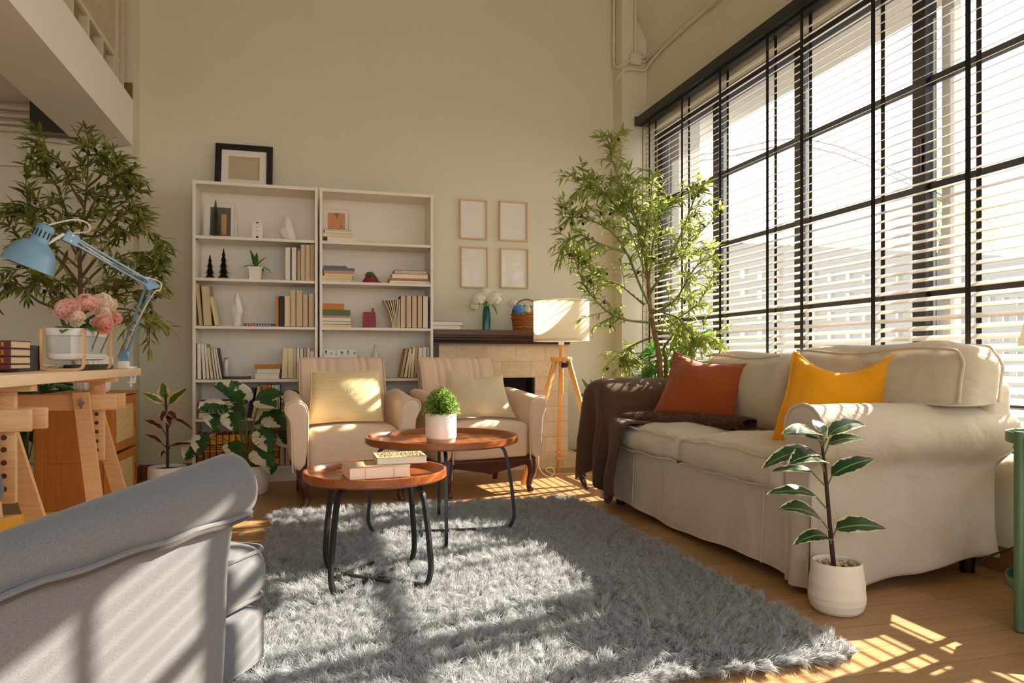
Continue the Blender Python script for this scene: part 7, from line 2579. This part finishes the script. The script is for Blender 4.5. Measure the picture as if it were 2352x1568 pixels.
def olive_tree(lab, loc, branches, leafmat, barkmat, seed, xmax=9, leaf_len=(0.055, 0.085), start=0.25, fruit=30, bare=2):
    t = thing('olive_tree', lab, 'tree', loc)
    rr = random.Random(seed)
    trunk = MB(); brm = MB(); lv = MB(); fr = []
    for bi, (r, pts) in enumerate(branches):
        tgt = trunk if bi < bare else brm
        c = sweep(tgt, pts, r, 0.0025)
        L = len(c)
        s0 = int(L * (0.45 if bi == 0 else (0.85 if (bi == 1 and bare == 2) else start)))
        ends = []
        for i in range(s0, L):
            f = (i - s0) / max(1, L - s0)
            nt = (1 if rr.random() < 0.72 else 2) if leafmat == 'olive_leaf' else (1 if rr.random() < 0.62 else 0)
            for q in range(nt):
                d = (c[min(i + 1, L - 1)] - c[max(i - 1, 0)]).normalized()
                o = V((rr.gauss(0, 1), rr.gauss(0, 0.9), rr.gauss(0.15, 0.8)))
                tw = (d * 0.7 + o.normalized() * 0.9).normalized()
                tl = rr.uniform(0.10, 0.22) * (1.0 - 0.35 * f)
                p0 = c[i]
                tp = [p0, p0 + tw * tl * 0.5, p0 + tw * tl + V((0, 0, -0.03 * rr.random() - 0.005))]
                if tp[2].x > xmax:
                    tp[2].x = xmax - 0.01; tp[1].x = min(tp[1].x, xmax - 0.02)
                cc = curve_pts(tp, 3)
                brm.tube(cc, [0.0022] * (len(cc) - 1) + [0.0012], 5)
                ends.append(cc)
        ends.append(c[-7:])
        for cc in ends:
            k = len(cc)
            for i in range(1, k):
                d = (cc[i] - cc[i - 1]).normalized()
                for sgn in (1, -1):
                    for rep in range(2):
                        if rr.random() < (0.52 if leafmat == 'olive_leaf' else 0.4):
                            continue
                        side = d.cross(V((rr.gauss(0, 0.5), rr.gauss(0, 0.5), 1))).normalized() * sgn
                        ld = (d * rr.uniform(0.4, 0.9) + side * rr.uniform(0.5, 1.0) + V((0, 0, rr.uniform(-0.25, 0.3)))).normalized()
                        pp = cc[i - 1].lerp(cc[i], rr.random())
                        ll = rr.uniform(*leaf_len)
                        if pp.x + ld.x * ll > xmax:
                            continue
                        lv.leaf(pp, ld, V((rr.gauss(0, 0.4), rr.gauss(0, 0.4), 1)), ll, ll * 0.21, rr.uniform(0.2, 0.9), 0.22, 4, twist=rr.uniform(-0.5, 0.5))
            # terminal leaf and fruit
            d = (cc[-1] - cc[-2]).normalized()
            if cc[-1].x + d.x * 0.06 < xmax:
                lv.leaf(cc[-1], d, (0, 0, 1), rr.uniform(*leaf_len), 0.016, 0.4, 0.2, 4)
            if rr.random() < 0.3 and len(fr) < fruit:
                fr.append(cc[-2] + V((rr.uniform(-0.012, 0.012), rr.uniform(-0.02, 0), -0.018)))
    ob('trunk', trunk, barkmat, t)
    ob('branches', brm, barkmat if leafmat != 'olive_leaf' else 'stem_green', t)
    ob('foliage', lv, leafmat, t, angle=0)
    proto = None
    for p in fr:
        if proto is None:
            m = MB().ball((0, 0, 0), 0.0095, 8, sc=(1, 1, 1.5))
            o = ob('olive', m, 'olive_fruit', t, w=False)
            proto = o
        else:
            o = proto.copy()
            C.objects.link(o)
            o.parent = t
        o.location = p - V(loc)
        o.rotation_euler = (rr.uniform(-1, 1), rr.uniform(-1, 1), 0)
    return t


t = olive_tree('tall green olive tree standing behind the sofa beside the window', (2.2, 4.32, 0.0), OLIVE_R, 'olive_leaf', 'bark_pale', 21, xmax=2.535, fruit=46)
m = MB()
c0 = V(OLIVE_R[0][1][0]); c1 = V(OLIVE_R[1][1][0])
m.tube(curve_pts([(2.20, 4.34, 0.2), (2.19, 4.33, 0.4), c0], 5), [0.026] * 10 + [0.02], 8)
m.tube(curve_pts([(2.22, 4.35, 0.2), (2.23, 4.35, 0.4), c1], 5), [0.02] * 10 + [0.016], 8)
ob('lower_trunk', m, 'bark_pale', t)
ob('pot', MB().lathe([(0, 0.001), (0.10, 0.001), (0.13, 0.22), (0.12, 0.22), (0.11, 0.19), (0, 0.19)], (2.21, 4.345, 0)), 'pot_white', t)
ob('soil', MB().lathe([(0, 0.185), (0.108, 0.19), (0.10, 0.21), (0, 0.215)], (2.21, 4.345, 0)), 'soil', t)

t = olive_tree('dark green olive tree in ribbed white pot on the bamboo cabinet', (-1.20, 4.40, 0.662), OLIVE_L, 'olive_leaf_dark', 'bark', 5, leaf_len=(0.062, 0.098), fruit=40)
ob('pot', MB().lathe([(0, 0.001), (0.075, 0.001), (0.085, 0.02), (0.10, 0.185), (0.098, 0.195), (0.088, 0.19), (0.085, 0.16), (0, 0.155)], (-1.16, 4.38, 0.662), 96,
                     wob=lambda a: 1 + 0.018 * (1 if math.sin(a * 24) > 0 else -1)), 'pot_ribbed', t, angle=20)
ob('soil', MB().lathe([(0, 0.15), (0.083, 0.155), (0.08, 0.175), (0, 0.18)], (-1.16, 4.38, 0.662)), 'soil', t)

# front rubber plant
t = thing('rubber_plant', 'variegated rubber plant in round white pot before the sofa arm', 'plant', (1.69, 2.03, 0))
prof = [(0, 0.001), (0.072, 0.002), (0.082, 0.012), (0.089, 0.035), (0.090, 0.05), (0.0875, 0.10), (0.079, 0.160), (0.076, 0.166), (0.071, 0.162), (0.072, 0.14), (0, 0.135)]
fine = []
for i in range(len(prof) - 1):
    for k in range(6):
        a = k / 6
        r = prof[i][0] + (prof[i + 1][0] - prof[i][0]) * a
        z = prof[i][1] + (prof[i + 1][1] - prof[i][1]) * a
        if 0.02 < z < 0.15 and r > 0.074:
            r += 0.0006 * math.sin(z * 900)
        fine.append((r, z))
fine.append(prof[-1])
ob('pot', MB().lathe(fine, (1.69, 2.03, 0), 48), 'pot_white', t)
rr = random.Random(4)
for k in range(70):
    a = rr.uniform(0, 6.28); q = 0.066 * math.sqrt(rr.random())
    if k == 0:
        peb = ob('pebble', MB().ball((0, 0, 0), 0.0085, 8, sc=(1, 0.8, 0.65), jit=0.2), 'pebble', t, w=False)
        o = peb
    else:
        o = peb.copy(); C.objects.link(o); o.parent = t
    o.location = (q * math.cos(a), q * math.sin(a), 0.142 + rr.uniform(0, 0.010))
    o.rotation_euler = (rr.uniform(0, 3), rr.uniform(0, 3), rr.uniform(0, 3))
    s_ = rr.uniform(0.7, 1.15)
    o.scale = (s_, s_, s_)
ob('soil', MB().lathe([(0, 0.13), (0.07, 0.134), (0.069, 0.141), (0, 0.142)], (1.69, 2.03, 0)), 'soil', t)
st = curve_pts(RUBBER_F_STEM, 6)
ob('stem', MB().tube([V(st[0]) - V((0, 0, 0.01))] + st, [0.008] * 12 + [0.0068] * (len(st) - 17) + [0.005] * 6, 8), 'stem_dark', t)


def broad_leaf(name, b, tip, w, mat, parent, rr, droop=0.5, n=9, fold=0.18, up=(0, -0.5, 1), stem=None, twist=0.0):
    b = V(b); tip = V(tip)
    d = tip - b
    L = d.length * 1.04
    dd = d.normalized() + V(up).normalized() * droop * 0.5
    m = MB()
    m.leaf(b + d.normalized() * 0.012, dd, up, L, w, droop, fold, n, twist=twist)
    o = ob(name, m, mat, parent, angle=0)
    if stem:
        ob('petiole', MB().tube([stem, b + d.normalized() * 0.016], 0.0028, 6), 'stem_green' if mat != 'rubber_leaf_pink' else 'stem_dark', o)
    return o


def nearest(pts, p):
    return min(pts, key=lambda q: (q - V(p)).length + abs(q.z + 0.03 - p[2]) * 0.5)


rr = random.Random(12)
for b, tip, w in RUBBER_F:
    bb = V(b)
    broad_leaf('leaf', b, tip, w * 1.3, 'rubber_leaf', t, rr, rr.uniform(0.6, 1.1), up=(rr.uniform(-0.3, 0.3), -0.55, 1), stem=nearest(st, (bb.x, bb.y, bb.z - 0.03)))

# pink edged rubber plant by the left wall
t = thing('rubber_plant', 'rubber plant with pink and gold edged leaves left of the bookcase', 'plant', (-0.85, 4.72, 0))
ob('pot', MB().lathe([(0, 0.001), (0.085, 0.001), (0.098, 0.02), (0.112, 0.10), (0.108, 0.192), (0.104, 0.197), (0.099, 0.192), (0.10, 0.17), (0, 0.165)], (-0.846, 4.72, 0), 40), 'pot_white', t)
ob('soil', MB().lathe([(0, 0.16), (0.098, 0.165), (0.097, 0.178), (0, 0.18)], (-0.846, 4.72, 0)), 'soil', t)
st = curve_pts([V(RUBBER_L_BASE) - V((0, 0, 0.03)), V(RUBBER_L_BASE).lerp(V(RUBBER_L_TOP), 0.5) + V((0.004, 0, 0)), RUBBER_L_TOP], 8)
ob('stem', MB().tube(st, [0.0085] * 8 + [0.007] * (len(st) - 8), 8), 'stem_dark', t)
rr = random.Random(13)
for b, tip, w, k in RUBBER_L:
    bb = V(b)
    up = (0.1, -0.9, 0.6) if k == 'g' else (rr.uniform(-0.2, 0.2), -0.7, 0.8)
    o = broad_leaf('leaf', b, tip, w, 'rubber_leaf_gold' if k == 'g' else 'rubber_leaf_pink', t, rr, 0.25 if k == 'g' else 0.8, up=up, stem=nearest(st, (bb.x, bb.y, bb.z - 0.03)))

# small plant behind the lamp
t = thing('ficus_plant', 'small leafy plant in white pot between lamp and sofa', 'plant', (2.10, 5.32, 0))
ob('pot', MB().lathe([(0, 0.001), (0.062, 0.001), (0.078, 0.03), (0.074, 0.19), (0.070, 0.195), (0.064, 0.19), (0, 0.17)], (2.10, 5.32, 0), 32), 'pot_white', t)
ob('soil', MB().lathe([(0, 0.165), (0.062, 0.168), (0.062, 0.18), (0, 0.183)], (2.10, 5.32, 0)), 'soil', t)
st = curve_pts([(2.098, 5.32, 0.17)] + FICUS_STEM, 6)
ob('stem', MB().tube(st, 0.004, 6), 'stem_green', t)
rr = random.Random(15)
for b, tip in FICUS:
    broad_leaf('leaf', b, tip, 0.062, 'ficus_leaf', t, rr, 0.5, up=(0.1, -0.7, 0.7), stem=nearest(st, b))


def palm(lab, loc, fronds, mat, potr, poth, seed, top=None, xmax=9, cat='plant'):
    t = thing('palm_plant', lab, cat, loc)
    rr = random.Random(seed)
    for f in fronds:
        c = curve_pts(f, 10)
        c[-1] = c[-1]
        o = ob('frond', MB().tube(c, [0.004] * 8 + [0.0025] * (len(c) - 8), 5), 'stem_green', t)
        m = MB()
        n = len(c)
        for i in range(int(n * 0.35), n):
            d = (c[min(i + 1, n - 1)] - c[max(i - 1, 0)]).normalized()
            k = (i - n * 0.35) / (n * 0.65)
            ll = 0.17 * (math.sin(PI * (0.25 + 0.7 * k)) ** 0.8)
            side = d.cross(V((0, -0.6, 1))).normalized()
            for s_ in (1, -1):
                for h in (0, 0.5):
                    p = c[i].lerp(c[max(i - 1, 0)], h)
                    ld = d * 0.75 + side * s_ * 0.9 + V((0, 0, rr.uniform(-0.1, 0.15)))
                    if p.x + ld.normalized().x * ll > xmax:
                        continue
                    m.leaf(p, ld, (0, -0.4, 1), ll * rr.uniform(0.9, 1.1), 0.017, rr.uniform(0.4, 0.9), 0.25, 5)
        ob('leaflets', m, mat, o, angle=0)
    x, y = loc[0], loc[1]
    ob('pot', MB().lathe([(0, 0.001), (potr * 0.86, 0.001), (potr * 1.0, 0.03), (potr * 0.98, poth * 0.5), (potr * 0.78, poth - 0.005), (potr * 0.74, poth), (potr * 0.68, poth - 0.006), (0, poth - 0.03)], (x, y, 0), 36), 'pot_white', t)
    ob('soil', MB().lathe([(0, poth - 0.035), (potr * 0.68, poth - 0.03), (potr * 0.66, poth - 0.015), (0, poth - 0.012)], (x, y, 0)), 'soil', t)
    b = V(fronds[0][0])
    if b.z > poth + 0.02:
        ob('stem', MB().tube([(x, y, poth - 0.03), (x, y, poth + 0.05), b], 0.012, 8), 'stem_green', t)
    return t


palm('dark green palm in white pot beside the bamboo cabinet', (-1.68, 5.0, 0), PALM_L, 'palm_leaf', 0.115, 0.20, 3)
palm('bright green palm growing behind the sofa under the olive tree', (2.27, 4.40 + 0.18, 0), [[(p[0][0], p[0][1] + 0.1, p[0][2])] + p[1:] for p in PALM_R], 'palm_leaf_bright', 0.11, 0.20, 4, xmax=2.54)

# monstera
t = thing('monstera_plant', 'white variegated monstera plant in front of the left bookcase', 'plant', (MON_BASE[0], MON_BASE[1], 0))
mb0 = V(MON_BASE)
ob('pot', MB().lathe([(0, 0.001), (0.10, 0.001), (0.115, 0.02), (0.125, 0.17), (0.12, 0.18), (0.112, 0.172), (0, 0.15)], (mb0.x, mb0.y, 0), 36), 'pot_white', t)
ob('soil', MB().lathe([(0, 0.145), (0.11, 0.15), (0.108, 0.165), (0, 0.168)], (mb0.x, mb0.y, 0)), 'soil', t)
rr = random.Random(31)


def monstera_leaf(b, tip, parent):
    b = V(b); tip = V(tip)
    d0 = (tip - b)
    L = max(0.12, d0.length * 1.18)
    W = L * rr.uniform(0.72, 0.85)
    d = d0.normalized()
    up = V((rr.uniform(-0.35, 0.35), -0.75, rr.uniform(0.45, 0.9)))
    side = d.cross(up).normalized()
    up = side.cross(d).normalized()
    m = MB()
    def P(x, y):
        # x across (-1..1), y along (0..1); the blade droops and is slightly folded
        yy = y - 0.06
        p = b + d * (L * (yy - 0.18 * yy * yy)) + side * (x * W * 0.5) + up * (-0.10 * L * yy * yy * 1.6 + 0.18 * W * abs(x) - 0.20 * W * x * x)
        return p
    def half(y):
        # heart-shaped outline: half width at y along the midrib
        if y < -0.09 or y > 1.0:
            return 0.0
        k = (y + 0.10) / 1.10
        return (math.sin(PI * min(1.0, k ** 0.62)) ** 0.62) * (1.0 - 0.12 * k)
    lobes = [(-0.09, 0.16), (0.16, 0.32), (0.32, 0.48), (0.48, 0.63), (0.63, 0.78), (0.78, 1.0)]
    for s_ in (1, -1):
        for li, (y0, y1) in enumerate(lobes):
            gap = rr.choice([0.0, 0.012, 0.022]) if li < 5 else 0.0
            N, K = 6, 4
            vs = []; uvs = []
            for i in range(N + 1):
                f = i / N
                g = gap * max(0.0, (f - 0.35) / 0.65)
                a_ = y0 + (g if li else 0.0); b_ = y1 - g
                for j in range(K + 1):
                    yy = a_ + (b_ - a_) * j / K
                    yo = min(0.995, yy + 0.05 * f * (1 - abs(2 * yy - 1)))
                    x = s_ * half(yo) * f
                    vs.append(P(x, yo)); uvs.append((0.5 + 0.5 * x, yo))
            fs = []
            for i in range(N):
                for j in range(K):
                    q = i * (K + 1) + j
                    fs.append((q, q + K + 1, q + K + 2, q + 1))
            m.add(vs, fs, 0, uvs)
    o = ob('leaf', m, 'monstera_leaf', parent, angle=0)
    ctrl = mb0 + (b - mb0) * 0.5 + V(((b.x - mb0.x) * -0.12, 0, 0.05))
    ob('petiole', MB().tube(curve_pts([mb0 + V((rr.uniform(-0.03, 0.03), rr.uniform(-0.03, 0.03), -0.02)), ctrl, b], 6), [0.0045] * 7 + [0.003] * 6, 6), 'stem_green', o)


for b, tip in MONSTERA:
    monstera_leaf(b, tip, t)
